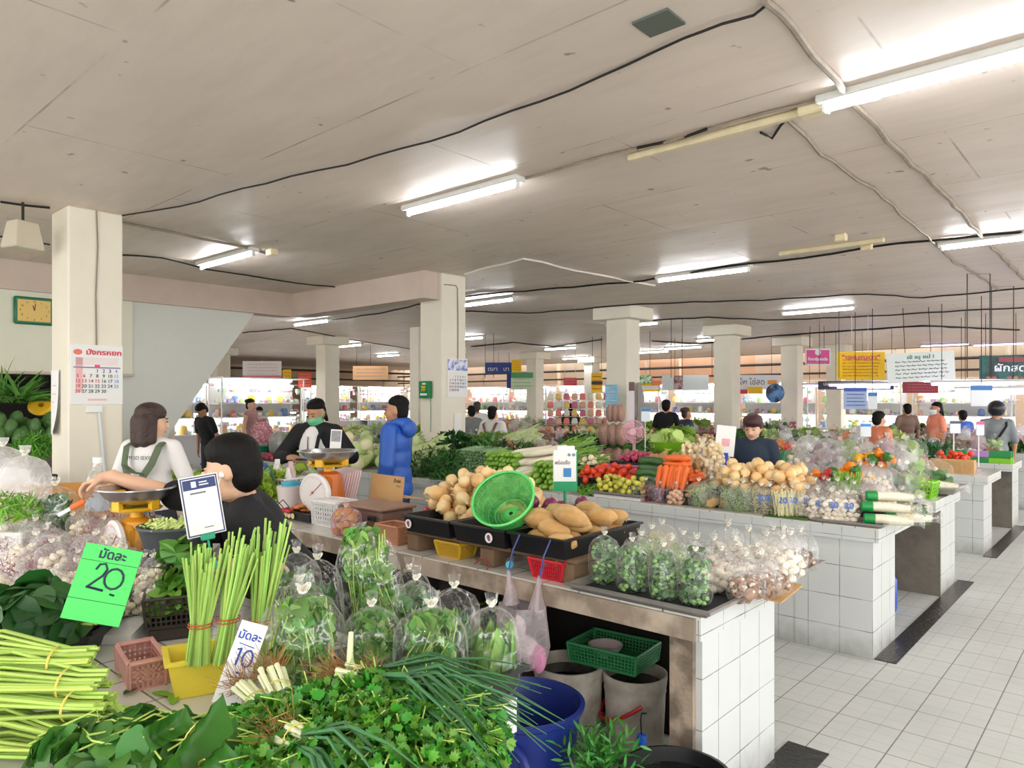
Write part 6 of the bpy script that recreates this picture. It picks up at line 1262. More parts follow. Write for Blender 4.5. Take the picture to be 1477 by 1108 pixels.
# numbered bags along the front edge
BG = [Pool(make_bag('x', .17, .12, .24, 'shreds', 210 + i, n=230, lm=G('bean shreds', (174, 200, 136), isl=.3, hue=.03), fmat=M_FILMF, fillh=.72)) for i in range(2)]
lay(BG, [(1008, 4.97), (1026, 5.03), (1052, 4.97), (1072, 4.98), (1086, 5.06)], 'clear bag of pale green bean shreds on the counter front edge', 'bags of bean shreds', zb=ZC, jit=.3); lay(BR[:1], [(932, 4.98)], 'clear bag of red chillies beside the limes', None, zb=ZC); lay(BR[1:], [(952, 4.97), (946, 5.06)], 'clear bag of pink shallot shreds beside the chillies', 'bags of pink shreds', zb=ZC); lay(BE, [(975, 4.97)], 'clear bag of brown eggs left of the bean shreds', None, .95, zb=ZC); lay(BL, [(914, 4.97)], 'clear bag of dark sprigs right of the limes', None, .8, zb=ZC); lay(BY, [(990, 5.05)], 'clear bag of yellow shreds behind the brown eggs', None, zb=ZC)
BN = []
for i, (kind, m_, n_, fh) in enumerate((('stick', M_SPRT, 46, .8), ('balls', M_WMUSH, 30, .5), ('shreds', M_SPRT, 170, .72))):
    o = make_bag('x', .17, .11, .23, kind, 220 + i, n=n_, lm=m_, fmat=M_FILMF, fillh=fh); price_on_bag(o, '20', .17, .11, .23); BN.append(Pool(o))
for u, y, k, l in ((1098, 4.99, 2, 'clear bag of bean sprouts marked 20, next to the black crate'), (1110, 5.0, 2, 'second clear bag of bean sprouts marked 20 from the black crate'), (1130, 4.97, 0, 'clear bag of straight pale shoots marked 20'), (1144, 5.02, 0, 'clear bag of pale shoots marked 20 behind the green mat'), (1165, 5.05, 1, 'clear bag of pale mushrooms marked 20 behind the metal tray edge'), (1180, 4.98, 1, 'clear bag of white garlic marked 20 by the metal tray'), (1200, 4.97, 1, 'clear bag marked 20 standing on the metal tray'), (1222, 5.0, 1, 'clear bag marked 20 nearest the green wrapped tubes')):
    p = onC(u, y); BN[k].place((p.x, p.y, ZC), .45 + R5.uniform(-.15, .15), 1, l, 'bags marked 20')
lay(BM, [(1158, 5.22), (1176, 5.2), (1195, 5.25), (1150, 5.34), (1188, 5.4), (1232, 5.18), (1250, 5.3), (1240, 5.45)], 'clear bag of brown mushrooms in the second row behind the bags marked 20', 'second row mushroom bags', zb=ZC + .07); lay(BW, [(1208, 5.15), (1222, 5.28), (1262, 5.14), (1275, 5.3), (1205, 5.45), (1170, 5.5)], 'clear bag of pale mushrooms in the second row behind the bags marked 20', 'second row pale mushroom bags', zb=ZC + .07); lay(BR, [(1268, 5.45), (1255, 5.6)], 'clear bag of purple shreds behind the second row', 'purple shreds bags', zb=ZC + .07)
mb = MB(); [mb.box((onC(u, 5.32).x, 5.38, ZC + .033), (.2, .5, .064)) for u in (1165, 1215, 1262)]; 
for u, l in ((1165, 'flat box under the mushroom bags, nearest the onions'), (1215, 'flat box under the chive bundle'), (1258, 'flat box under the purple shreds')): box_thing('packing_box', l, 'box', (onC(u, 5.32).x, 5.38, ZC), 0, (.26, .5, .066), M_BLKP)
a = MB(); 
for i in range(90): x, y = R5.uniform(-.07, .07), R5.uniform(-.03, .03); a.tube([(x * .6, y, 0), (x, y, .1), (x * 1.2 + R5.uniform(-.01, .01), y + .02, R5.uniform(.19, .24))], .003, 4)
bunch('chive_bundle', 'upright bundle of bright green chives beside the peppers', onC(1222, 5.3, ZC + .07), .2, [('stalks', a, G('chive', (128, 178, 60), isl=.3, hue=.03))], 'vegetable')
p = onC(1225, 4.99); o = thing('metal_tray', 'dark metal tray at the walkway corner of the numbered bags', 'tray', (p.x + .02, 5.0, ZC), 0); tray(o, .42, .24, .025, M_TRAYM)
mb = MB(); mb.box((0, 0, .002), (.3, .25, .003)); single('leaf_mat', mb, ML_BAN, 'flat green banana leaf mat under the pale shoots', 'mat', loc=onC(1140, 5.0), smooth=False)
for i, (u, y, z, l) in enumerate(((1272, 4.98, .045, 'lowest green wrapped pale tube on the corner'), (1268, 5.04, .115, 'middle green wrapped pale tube on the corner'), (1274, 5.1, .18, 'top green wrapped pale tube on the corner'), (1300, 5.16, .045, 'green wrapped pale tube at the back of the stack'))): tube_pack(l, onC(u, y, ZC + z), .25 + .1 * i, 'green wrapped tubes', .88)
lay(BY, [(1312, 5.2), (1328, 5.35)], 'clear bag of pale bamboo shreds at the counter corner', 'bamboo shreds at the corner', 1, zb=ZC); lay(BL, [(1325, 5.25), (1300, 5.5)], 'clear bag of leaves at the counter corner behind the tubes', 'leaf bags at the corner', 1.1, zb=ZC)
box_thing('gap_shade_block', 'added dark block giving the shade in the gap behind the carrot counter corner', 'crate', (-2.1, 6.2, .002), 0, (.6, .5, .7), MDARK)  # dark block added to stand for the shade in the vendor gap
o = thing('water_jug', 'blue water jug with white cap on the floor behind the counter corner', 'jug', (-1.56, 6.12, .002)); mb = MB(); mb.lathe([(.1, 0), (.11, .03), (.11, .25), (.06, .32), (.03, .34)], 20); mb.build('body', G('blue jug', (40, 80, 180), rough=.25), o); mb = MB(); mb.lathe([(.035, .335), (.035, .38)], 14); mb.build('cap', M_WHT, o)
# back row of counter 3 : peppers, bags, sacks
MEP = [bumpy((.045, .045, .042), .35, G('pepper ' + n, c, rough=.2), 'bell_pepper', i, 14, 9) for i, (n, c) in enumerate((('red', (206, 36, 40)), ('yellow', (246, 186, 30)), ('green', (60, 120, 40)), ('orange', (244, 140, 30))))]
P = drop(22, .042, heap(onC(1205, 5.75).x, 5.72, .5, .34), ZC + .14, R5, 6, .82); [tag(o, {'pepper red': 'red', 'pepper yellow': 'yellow', 'pepper green': 'green', 'pepper orange': 'orange'}[o.data.materials[0].name] + ' bell pepper in the mixed heap behind the chives', 'bell pepper', 'bell peppers behind the chives') for o in pile('bell_pepper', MEP, 'x', 'bell pepper', None, P, R5)]
box_thing('packing_box', 'dark box under the bell pepper heap', 'box', (onC(1205, 5.75).x, 5.72, ZC), 0, (.44, .28, .138), M_BLKP)
lay(BW, [(1150, 5.72), (1165, 5.85), (1240, 5.8), (1258, 5.72), (1270, 5.85), (1140, 5.85)], 'clear bag of pale goods at the back edge of the third counter', 'bags at the back of the third counter', 1.15, zb=ZC + .1)
box_thing('packing_box', 'long flat box along the back edge of the third counter', 'box', (onC(1255, 5.78).x, 5.8, ZC), 0, (.5, .22, .098), M_CARD); box_thing('packing_box', 'long flat box behind the onion heap', 'box', (onC(1152, 5.8).x, 5.8, ZC), 0, (.36, .2, .098), M_CARD)
# ================================================================== column fittings, signs, farther stalls
R6 = random.Random(6)
GR = lambda n, *c: G(n, c, rough=.55)
# ---- calendars and boxes on the columns
def calendar(label, loc, rz, w, h, head, days, headm, numm, title=None, group=None):
    o = thing('wall_calendar', label, 'calendar', loc, rz, group); mb = MB(); mb.box((0, -.004, 0), (w, .008, h), bev=.002); mb.box((0, -.009, -.004), (w * .985, .003, h * .97)); mb.build('pages', M_PAPER, o, smooth=False)
    mb = MB(); mb.box((0, -.0115, h * .33), (w * .96, .001, h * .28)) if head else None
    if head: mb.build('header_picture', headm, o, smooth=False)
    if title: text(title, h * .115, o, m=headm, loc=(w * .13, -.012, h * .37), fit=w * .68, bold=.002, thick=.0008)
    if title:
        mb = MB(); mb.lathe([(w * .085, 0), (w * .085, .001)], 18, TR((-w * .365, -.011, h * .37), (PI / 2, 0, 0), (1, .7, 1))); mb.build('emblem', G('pale red emblem', (236, 120, 100)), o); mb = MB()
        for i in range(5): mb.box((0, -.0112, h * (.27 - .025 * i)), (w * (.84 - .05 * (i % 2)), .0006, h * .006))
        mb.box((0, -.0112, -h * .42), (w * .36, .0006, h * .03)); mb.box((-w * .34, -.0112, -h * .0), (w * .13, .0006, h * .56)); mb.build('printed_lines', G('pink print', (238, 186, 190)), o, smooth=False)
        mb = MB(); mb.box((0, -.0113, h * .118), (w * .9, .0006, h * .022)); mb.build('weekday_bar', G('mauve bar', (140, 130, 170)), o, smooth=False); mb = MB(); mb.box((0.0, -.0118, h * .14), (w * .1, .0006, h * .05)); mb.build('month_mark', G('pink mark', (232, 80, 130)), o, smooth=False)
    red, blk, blu = [], [], []
    t = G('calendar red', (206, 70, 80)), numm, G('calendar blue', (120, 160, 220))
    for d in range(1, 31):
        c, r_ = (d - 1 + days) % 7, (d - 1 + days) // 7; x = w * (-.37 + .123 * c); z = h * (.06 - .085 * r_) + (.0 if title else -.03 * h)
        text(str(d), h * .078, o, name='date_number', m=t[0] if c == 0 or (title and d in (6, 13, 14, 15)) else t[2] if c == 6 else t[1], loc=(x, -.0125, z), thick=.0004, bold=.0006)
    return o
calendar('large white calendar with red Thai heading hung on the nearest column', V((-6.598, 2.165, 1.862)), PI / 2, .40, .50, False, 3, G('calendar heading red', (214, 60, 84)), G('calendar grey', (70, 76, 92)), 'มังกรหยก')
calendar('calendar with a blue flowery header on the column behind the man in blue', V((-6.598, 6.36, 1.93)), PI / 2, .36, .5, True, 2, mat('blue flower print', rgb(120, 140, 206), .6, col2=rgb(236, 236, 250), cs=14), G('calendar navy', (60, 70, 120)))
o = thing('wall_calendar', 'curling white calendar pad on the shaded side of the nearest column', 'calendar', V((-6.88, 1.945, 1.63)), 0); mb = MB(); vs = []; fs = []
for j in range(9):
    for i in range(2): f = j / 8; vs.append(((i - .5) * .2, -.01 - .05 * f ** 3 * i, .27 - .54 * f))
for j in range(8): fs.append((2 * j, 2 * j + 1, 2 * j + 3, 2 * j + 2))
m = len(vs); vs += [(x, y + .012, z) for x, y, z in vs]; fs += [tuple(reversed([q + m for q in f])) for f in fs]; mb.add(vs, fs); mb.build('pages', M_PAPER, o); mb = MB()
for i in range(4): mb.box((-.01, -.0125, .14 - .07 * i), (.1 - .02 * (i % 2), .001, .008))
mb.build('pale_print', G('pale pink print', (230, 170, 180)), o, smooth=False)
MGB = G('green box print', (20, 128, 76), rough=.45)
o = thing('green_sign_box', 'green folded sign box with yellow figure on the pale side of the second column', 'sign', V((-6.87, 6.09, 1.78)), 0); mb = MB(); mb.box((0, -.03, 0), (.19, .06, .22), bev=.004); mb.build('box', MGB, o, smooth=False); text('7฿', .085, o, m=G('yellow ink', (240, 206, 40)), loc=(.0, -.062, .01), bold=.003); mb = MB(); mb.box((0, -.0615, -.06), (.13, .001, .025), bev=.004); mb.box((0.01, -.0615, .075), (.07, .001, .02)); mb.build('white_panel', M_PAPER, o, smooth=False)
single('green_string', MB().tube([(0, 0, 0), (.005, 0, -.2), (0, 0, -.42)], .004, 5), MGB, 'thin green cord hanging below the green sign box', 'cord', loc=(-6.8, 6.085, 1.66))
box_thing('card_holder', 'small white card holder on the second column under its calendar', 'card', (-6.59, 6.36, 1.22), PI / 2, (.12, .01, .26), M_PAPER)
box_thing('switch_box', 'small white switch box under the large calendar', 'switch box', (-6.585, 2.14, 1.545), PI / 2, (.12, .035, .055), M_WHT)
single('pvc_conduit', MB().tube([(0, 0, 0), (0, .03, -.35), (0, .06, -.75)], .013, 8), G('grey white pvc', (214, 220, 224), rough=.4), 'white plastic conduit running down the nearest column', 'pipe', loc=(-6.585, 2.18, 1.55))
single('column_wire', MB().tube([(0, 0, 0), (.0, .01, -.3), (0, -.005, -.7), (0, .0, -1.13)], .006, 5), MPIPE, 'dark wire running down the nearest column to its calendar', 'wire', loc=(-6.592, 2.16, 3.24))
single('column_wire', MB().tube([(0, -.2, 0), (0, 0, .01), (.0, .03, -.02), (0, .04, -.5), (0, .035, -.98)], .007, 5), MPIPE, 'thin wire bent round the second column above its calendar', 'wire', loc=(-6.592, 6.33, 3.1))
# ---- wall clock
c = atx(48, 449, XW + .002); o = thing('wall_clock', 'green framed wall clock with a yellow face on the pale wall', 'clock', c, PI / 2); mb = MB(); mb.box((0, -.02, 0), (.40, .04, .32), bev=.02); mb.build('frame', G('green clock frame', (26, 112, 76), rough=.35), o); mb = MB(); mb.box((0, -.042, 0), (.33, .006, .25), bev=.003); mb.build('face', G('clock face', (232, 196, 112), rough=.5), o, smooth=False); mb = MB(); ci = G('clock ink', (70, 50, 24))
for k in range(12): a = k * PI / 6; x, z = .14 * math.sin(a), .105 * math.cos(a); text(str(k or 12), .032, o, name='hour_number', m=ci, loc=(x, -.046, z), thick=.0004)
mb.tube([(0, -.048, 0), (.012, -.048, .085)], .004, 5); mb.tube([(0, -.048, 0), (-.014, -.048, .06)], .005, 5); mb.build('hands', ci, o)
# ---- fruit stall under the wall (left)
def step_stand(label, x0, x1, y0, y1, z): return box_thing('display_step', label, 'stand', ((x0 + x1) / 2, (y0 + y1) / 2, .002), 0, (x1 - x0, y1 - y0, z), G('stand grey', (120, 112, 100), rough=.8, nz=.2, ns=6), None)
step_stand('lower step of the papaya stand beside the nearest column', -8.7, -8.2, .9, 3.0, .92); step_stand('upper step of the papaya stand beside the nearest column', -9.5, -8.72, .9, 3.0, 1.2)
P = drop(72, .072, heap(-9.0, 1.95, .75, 2.0), 1.2, R6, 8, .8); pile('papaya', ME_PAP, 'green papaya in the heap left of the nearest column', 'papaya', 'green papayas', P, R6, (.8, 1.1), 'up')
a = MB()
for i in range(120): d = rnd_dir(R6, 1); d.z = abs(d.z) * .7 + .25; a.leaf((R6.uniform(-.2, .2), R6.uniform(-.15, .15), 0), d, rnd_dir(R6, 1) + V((0, 0, .4)), R6.uniform(.3, .5), .035, .35, 'blade')
single('pandan_bunch', a, G('pandan leaf', (86, 142, 56), **LEAF), 'spiky pandan leaf bunch above the papayas', 'leaves', loc=atd(12, 580, 7.6)); box_thing('packing_box', 'box raising the pandan bunch above the papayas', 'box', (-9.55, 1.35, 1.21), 0, (.3, .7, .3), M_CARD)
mb = MB(); mb.lathe([(.02, -.06), (.1, -.03), (.13, .03), (.1, .06), (.03, .05), (.05, .02), (.02, -.06)], 20, cap0=False, cap1=False); single('pumpkin_half', mb, G('pumpkin flesh', (242, 190, 30), rough=.5, nz=.1), 'cut yellow pumpkin half on top of the papayas', 'pumpkin', loc=atx(60, 588, -9.2), rot=(.9, .2, 1.0))
a = MB(); foliage(a, (0, 0, 0), (.2, .2, .2), 420, 'lance', .12, .016, R6, out=.35, droop=.7); single('acacia_bunch', a, G('acacia leaf', (92, 160, 46), **LEAF), 'feathery bright green bunch drooping beside the nearest column', 'herbs', loc=atx(49, 655, -8.0)); step_stand('low stand under the feathery bright green bunch', -8.18, -7.7, 1.7, 2.6, .93)
p = atx(18, 650, -8.3); o = thing('plastic_basket', 'dark green round basket of ginger left of the feathery bunch', 'basket', (-8.42, 1.6, .925)); mb = MB(); mb.lathe([(.14, 0), (.2, .06), (.205, .07), (.13, .012)], 24); mb.build('body', GREENB, o); P = drop(16, .035, heap(-8.42, 1.6, .3, .3), .95, R6, 8); pile('galangal', ME_GING, 'pale galangal root in the dark green basket', 'galangal', 'galangal roots', P, R6)
o = make_bag('clear bag of greens in front of the papayas', .24, .2, .26, 'leafy', 300, n=60, lm=ML_MID, fmat=M_FILMF); put(o, (-8.4, 2.1, .925), .3); o = make_bag('clear bag of pale stems in front of the papayas', .22, .2, .24, 'shreds', 301, n=60, lm=M_SHRED, fmat=M_FILMF); put(o, (-8.4, 2.45, .925), .3)
p = atd(28, 690, 5.6); o = thing('plastic_basket', 'dark lattice basket behind the white carrier bags', 'basket', (p.x, p.y, .9), .2); crate(o, .5, .3, .16, M_BRNP, 14, 4); box_thing('packing_box', 'box under the dark lattice basket by the column foot', 'box', (p.x, p.y, .002), .2, (.44, .28, .895), M_CARD)
# ---- single-mesh bags and heaps for the farther rows
def far_bag(seed, kind, cm, fm=None):
    r = random.Random(seed); mb = MB(); bag_film_mesh(mb, .2, .16, .26, r); mb.mi = 1
    for i in range(26):
        a, q = r.uniform(0, 6.28), r.random() ** .5 * .075; z = r.uniform(.02, .15)
        if kind == 'b': mb.ball((q * math.cos(a), q * math.sin(a), z), (.026, .026, .022), 7, 5)
        else: t = rnd_dir(r); mb.leaf((q * math.cos(a), q * math.sin(a), z), t, rnd_dir(r), .08, .055, .2, 'round')
    return mb.mesh('vegetable_bag', [fm or M_FILMD, cm], True, 180)
FBM = [far_bag(1, 'b', M_WMUSH), far_bag(2, 'b', M_MUSH), far_bag(3, 'l', ML_MID), far_bag(4, 'l', M_SHRED), far_bag(5, 'b', M_SHAL), far_bag(6, 'b', M_WHT, M_FILMW), far_bag(7, 'l', M_PINKC, M_FILMW), far_bag(8, 'b', M_PAPER, M_FILMW), far_bag(9, 'b', G('orange goods', (236, 150, 80), ob=.2))]
def far_mound(seed, rad, n, shape, L, W, m, name='greens_heap'):
    r = random.Random(seed); mb = MB(); foliage(mb, (0, 0, 0), rad, n, shape, L, W, r, out=.55, low=-.05); return mb.mesh(name, [m], True, 180)
FMO = [far_mound(21, (.38, .26, .24), 380, 'lance', .13, .04, ML_MID), far_mound(22, (.34, .26, .22), 380, 'cor', .1, .09, ML_DARK), far_mound(23, (.36, .25, .26), 300, 'round', .14, .11, ML_LIGHT), far_mound(24, (.36, .25, .2), 300, 'oval', .14, .07, G('cabbage pale', (214, 226, 160), **LEAF)), far_mound(25, (.36, .25, .2), 340, 'lance', .12, .03, ML_SCAL)]
ROW = {6.5: 'the stall sharing the carrot stall aisle', 8.98: 'the third stall row', 10.85: 'the third stall row, far side', 13.1: 'the fourth stall row', 14.95: 'the fourth stall row, far side', 17.3: 'the fifth stall row', 19.1: 'the fifth stall row, far side'}
def one(name, me, loc, rz, sc, label, cat, group): o = bpy.data.objects.new(name, me); COL.objects.link(o); put(o, loc, rz, sc); return tag(o, label, cat, group)
BOXC = [GR('blue crate', 50, 110, 190), GR('green crate', 40, 150, 80), GR('lime crate', 140, 210, 50), GR('red crate', 205, 60, 60), GR('teal crate', 40, 160, 140), M_BLKP, GR('pink crate', 230, 140, 170), M_CARD, GR('lilac crate', 196, 150, 214)]
CNM = ['blue', 'green', 'lime', 'red', 'teal', 'black', 'pink', 'cardboard brown', 'lilac']
CRM = []
for i, m in enumerate(BOXC):
    mb = MB(); w, d, h = .4, .28, .14; lattice(mb, (-w / 2, -d / 2, 0), (w / 2, -d / 2, 0), (w / 2, -d / 2, h), (-w / 2, -d / 2, h), 8, 4, .008); mb.box((0, .0, h / 2), (w - .01, d - .01, h)); CRM.append(mb.mesh('plastic_crate', [m], False))
def stall_row(y, x0, x1, step, mix, zr=.0, depth_=.62):
    x = x1; nm = ROW[y]
    while x > x0:
        yy = y + .17 + R6.uniform(0, .04); t = R6.choice(mix)
        if t == 'bags':
            for i in range(3):
                for j in range(2): one('vegetable_bag', R6.choice(FBM), (x - .1 + .0 - i * .19, yy + j * .26, ZC + j * .1), R6.uniform(0, 6), R6.uniform(.9, 1.2), 'small tied clear bag set out on ' + nm, 'bag', 'tied bags on ' + nm)
            box_thing('packing_box', 'low white box under the rear bags of ' + nm, 'box', (x - .28, yy + .33, ZC), 0, (.56, .22, .098), M_WHT, 'low boxes on ' + nm); x -= .62
        elif t == 'green': one('greens_heap', R6.choice(FMO), (x - .36, yy + .18, ZC + .02), R6.uniform(-.3, .3), R6.uniform(.9, 1.25), 'heap of leafy greens on ' + nm, 'vegetable', 'greens heaps on ' + nm); x -= .72
        elif t == 'crate':
            k = R6.randrange(9); one('plastic_crate', CRM[k], (x - .22, yy + .1, ZC), 0, 1, CNM[k] + ' crate standing on ' + nm, 'crate', CNM[k] + ' crates on ' + nm); me = R6.choice([ME_TOM, ME_LIME, ME_ONI, ME_SHAL, ME_GARL])
            for (a, b, c) in drop(16, .032, heap(x - .22, yy + .1, .4, .26), ZC + .135, R6, 5): one(me[0].name.split('.')[0], R6.choice(me), (a, b, c), rot_rand(R6), {ME_TOM[0].name: 1, ME_LIME[0].name: 1.25}.get(me[0].name, .75), 'small ' + me[0].name.split('.')[0].replace('_', ' ') + ' piled in a crate on ' + nm, me[0].name.split('.')[0].replace('_', ' '), me[0].name.split('.')[0].replace('_', ' ') + ' piles on ' + nm)
            x -= .48
        else: x -= step
    return
stall_row(6.5, -9.0, -4.4, .3, ['green', 'green', 'bags', 'gap']); stall_row(8.98, -13.5, -1.4, .3, ['bags', 'green', 'bags', 'crate', 'gap']); stall_row(10.85, -13.5, -1.4, .25, ['green', 'bags', 'bags', 'crate'])
stall_row(13.1, -13.5, -1.4, .3, ['bags', 'green', 'green', 'gap']); stall_row(14.95, -13.8, -1.4, .3, ['bags', 'green', 'gap']); stall_row(17.3, -13.8, -1.4, .4, ['bags', 'green', 'gap', 'gap'])
# ---- the near side of the next stall (right): trays, peppers, baskets
def onD(u, y, z=ZC): p = aty(u, 600, y); return V((p.x, p.y, z))
for i, (u, y, s) in enumerate([(1150 + 13 * (k % 14), 6.62 + .26 * (k // 14), 1.0 + .1 * (k % 3)) for k in range(42)]): p = onD(u + R6.uniform(-4, 4), y); one('vegetable_bag', FBM[(i * 5 + i // 7) % 9], p + V((0, 0, .1 * (i // 14))), R6.uniform(0, 6), s, 'clear tied bag crowding the stall behind the bell peppers', 'bag', 'bags behind the bell peppers')
for k in range(3): box_thing('packing_box', 'long white box lifting the rear bags behind the bell peppers', 'box', (-2.2 - .9 * k, 7.0, ZC), 0, (.86, .42, .098 ), M_WHT, 'white boxes behind the peppers')
P = drop(16, .042, heap(onD(1262, 6.75).x, 6.72, .34, .3), ZC + .2, R6, 6, .82); [tag(o, {'pepper red': 'red', 'pepper yellow': 'yellow', 'pepper green': 'green', 'pepper orange': 'orange'}[o.data.materials[0].name] + ' bell pepper in the second heap farther back', 'bell pepper', 'bell peppers in the second heap') for o in pile('bell_pepper', MEP, 'x', 'bell pepper', None, P, R6)]; box_thing('packing_box', 'box under the second bell pepper heap', 'box', (onD(1262, 6.75).x, 6.74, ZC), 0, (.3, .26, .19), M_WHT)
p = onD(1305, 6.62); o = thing('plastic_basket', 'lime green basket of pale roots on the next stall', 'basket', (p.x, 6.72, ZC), 0); crate(o, .42, .26, .13, GR('lime plastic', 130, 206, 40), 14, 4); mb = MB(); foliage(mb, (0, 0, .1), (.17, .1, .08), 60, 'lance', .1, .03, R6); mb.build('pale_roots', G('pale roots', (236, 220, 180), isl=.1), o)
p = onD(1372, 7.15); o = thing('metal_tray', 'dark metal tray of greens at the end of the next stall', 'tray', (-1.5, 7.1, ZC + .02), 0); tray(o, .62, .5, .05, M_TRAYM)
lay2 = [(-1.72, 7.02), (-1.6, 7.12), (-1.48, 7.0), (-1.36, 7.1), (-1.7, 7.25), (-1.5, 7.25)]
for i, (x, y) in enumerate(lay2): one('vegetable_bag', FBM[2 if i < 4 else 0], (x, y, ZC + .03), i, 1.15, 'clear bag of dark greens standing in the dark metal tray', 'bag', 'bags in the dark metal tray')
tube_pack('green wrapped pale tube in the dark metal tray', (-1.42, 6.93, ZC + .075), .3, None, 1.2)
for i in range(10): one('vegetable_bag', FBM[i % 9], (-2.2 - .2 * i, 6.66, ZC), i, 1, 'clear tied bag along the front of the next stall', 'bag', 'front bags of the next stall')
for i in range(12): k = [2, 1, 1, 1, 8, 1][i % 6]; one('food_box', CRM[k], (-1.4 - .24 * (i % 3), 10.98 + .17 * (i // 6), ZC + .075 * ((i // 3) % 2)), 0, (.55, .55, .5), CNM[k] + ' food box stacked at the end of the third stall row', 'box', CNM[k] + ' food boxes at the row end')
# goods left of centre: net of shallots, white bag, green tubs
def onL(u, y, z=ZC): p = aty(u, 600, y); return V((p.x, p.y, z))
p = onL(372, 5.2); o = thing('net_sack', 'tall pinkish net sack of shallots behind the green tubs', 'sack', (p.x, 5.25, ZC)); mb = MB(); mb.lathe([(.1, 0), (.15, .05), (.165, .25), (.14, .42), (.06, .5), (.09, .54)], 18, wob=lambda a, k: 1 + .06 * math.sin(5 * a + k)); mb.build('net', mat('pink net', rgb(176, 110, 120), .8, col2=rgb(222, 170, 176), cs=30, bump=.6, bs=50), o)
o = make_bag('white knotted carrier bag beside the net sack of shallots', .3, .24, .36, 'shreds', 310, n=30, lm=M_PAPER, fmat=M_FILMW, cat='carrier bag', name='carrier_bag'); p = onL(402, 5.1); put(o, (p.x, 5.12, ZC + .08), .3); P = drop(60, .022, heap(p.x, 5.02, .7, .3), ZC + .02, R6, 6); pile('shallot', ME_SHAL, 'pink shallot spilling below the white knotted bag', 'shallot', 'shallots below the white bag', P, R6, (.5, .65))
for u, y, l, m in ((358, 4.98, 'emerald green tub at the far end of the carrot counter', GR('emerald tub', 20, 160, 110)), (345, 5.4, 'dark olive tub behind the emerald tub', GR('olive tub', 70, 100, 50)), (330, 5.15, 'brown box of garlic beside the olive tub', M_CARD)):
    p = onL(u, y); o = thing('plastic_tub', l, 'tub', (p.x, y, ZC), .1); tray(o, .5, .3, .17, m, flare=1.15); P = drop(18, .03, heap(p.x, y, .42, .24), ZC + .1, R6, 6); pile('garlic_bulb', ME_GARL, 'white garlic bulb in the ' + l.split(' at ')[0].split(' behind ')[0].split(' beside ')[0], 'garlic', 'garlic in the ' + l, P, R6, (.55, .7))
one('greens_heap', FMO[1], onL(420, 5.35, ZC + .05), 0, 1.1, 'dark parsley heap behind the masked woman', 'vegetable', None); one('greens_heap', FMO[0], onL(440, 5.5, ZC + .05), 0, 1.0, 'mid green heap behind the masked woman', 'vegetable', None); one('greens_heap', FMO[2], onL(400, 5.6, ZC + .03), 0, 1.0, 'light green heap behind the white knotted bag', 'vegetable', None)
# behind counter 3, centre: sacks, melons, blue basket
sm = mat('brown net sack', rgb(170, 136, 122), .85, nz=.2, ns=10, bump=.5, bs=50)
for i, (u, z, l) in enumerate(((876, .14, 'lower brown netted yam bundle beside the pink fan'), (902, .14, 'lower brown netted yam bundle nearest the pink fan'), (882, .42, 'upper brown netted yam bundle by the capped column'), (886, .66, 'topmost brown netted yam bundle'))):
    mb = MB()
    for j in range(3): mb.ball((-.1 + .1 * j, 0, 0), (.085, .13, .13), 12, 9)
    p = onC(u, 6.75); o = single('netted_bundle', mb, sm, l, 'sack', loc=(p.x, 6.78, ZC + z), rot=(0, 0, .4)); o.scale = (.9, 1, 1) if i < 3 else (.6, .7, .8)
p = onC(852, 6.7); mb = MB(); mb.lathe([(.12, 0), (.15, .05), (.15, .26), (.1, .34), (.13, .38)], 18, wob=lambda a, k: 1 + .05 * math.sin(6 * a + k)); single('plastic_sack', mb, GR('dark green sack', 30, 62, 50), 'dark green plastic sack beside the yam bundles', 'sack', loc=(p.x, 6.7, ZC))
p = onC(822, 6.62); o = thing('plastic_basket', 'light blue basket behind the payment board', 'basket', (p.x, 6.66, ZC), 0); crate(o, .5, .32, .17, GR('light blue plastic', 130, 176, 214), 14, 5)
for i, u in enumerate((776, 792, 810)): a = MB(); foliage(a, (0, 0, 0), (.15, .13, .13), 200, 'blade', .14, .006, R6, out=.8); p = onC(u, 6.9); one('root_bunch', a.mesh('root_bunch', [M_ROOT], True), (p.x, 6.9, ZC + .12), 0, 1, ('left', 'middle', 'right')[i] + ' tuft of brown hairy roots behind the blue basket', 'roots', None)
for i, u in enumerate((700, 716, 735, 752)): p = onC(u, 7.1); one('napa_cabbage' if i > 2 else 'greens_heap', ME_NAPA[0] if i > 2 else FMO[2], (p.x, 7.1, ZC + (.08 if i < 3 else .25)), .5, 1.0 if i < 3 else 2, 'pale leafy cabbage heap in front of the man with brown straps' if i < 3 else 'big pale cabbage beside the man with brown straps', 'cabbage', 'pale cabbage heaps' if i < 3 else None)
for i, u in enumerate((830, 860, 890, 770)): p = onC(u, 7.2); one('greens_heap', FMO[(0, 1, 0, 4)[i]], (p.x, 7.22, ZC + .06), 0, 1, 'mid green leafy heap behind the brown roots and sacks', 'vegetable', 'leafy heaps behind the sacks')
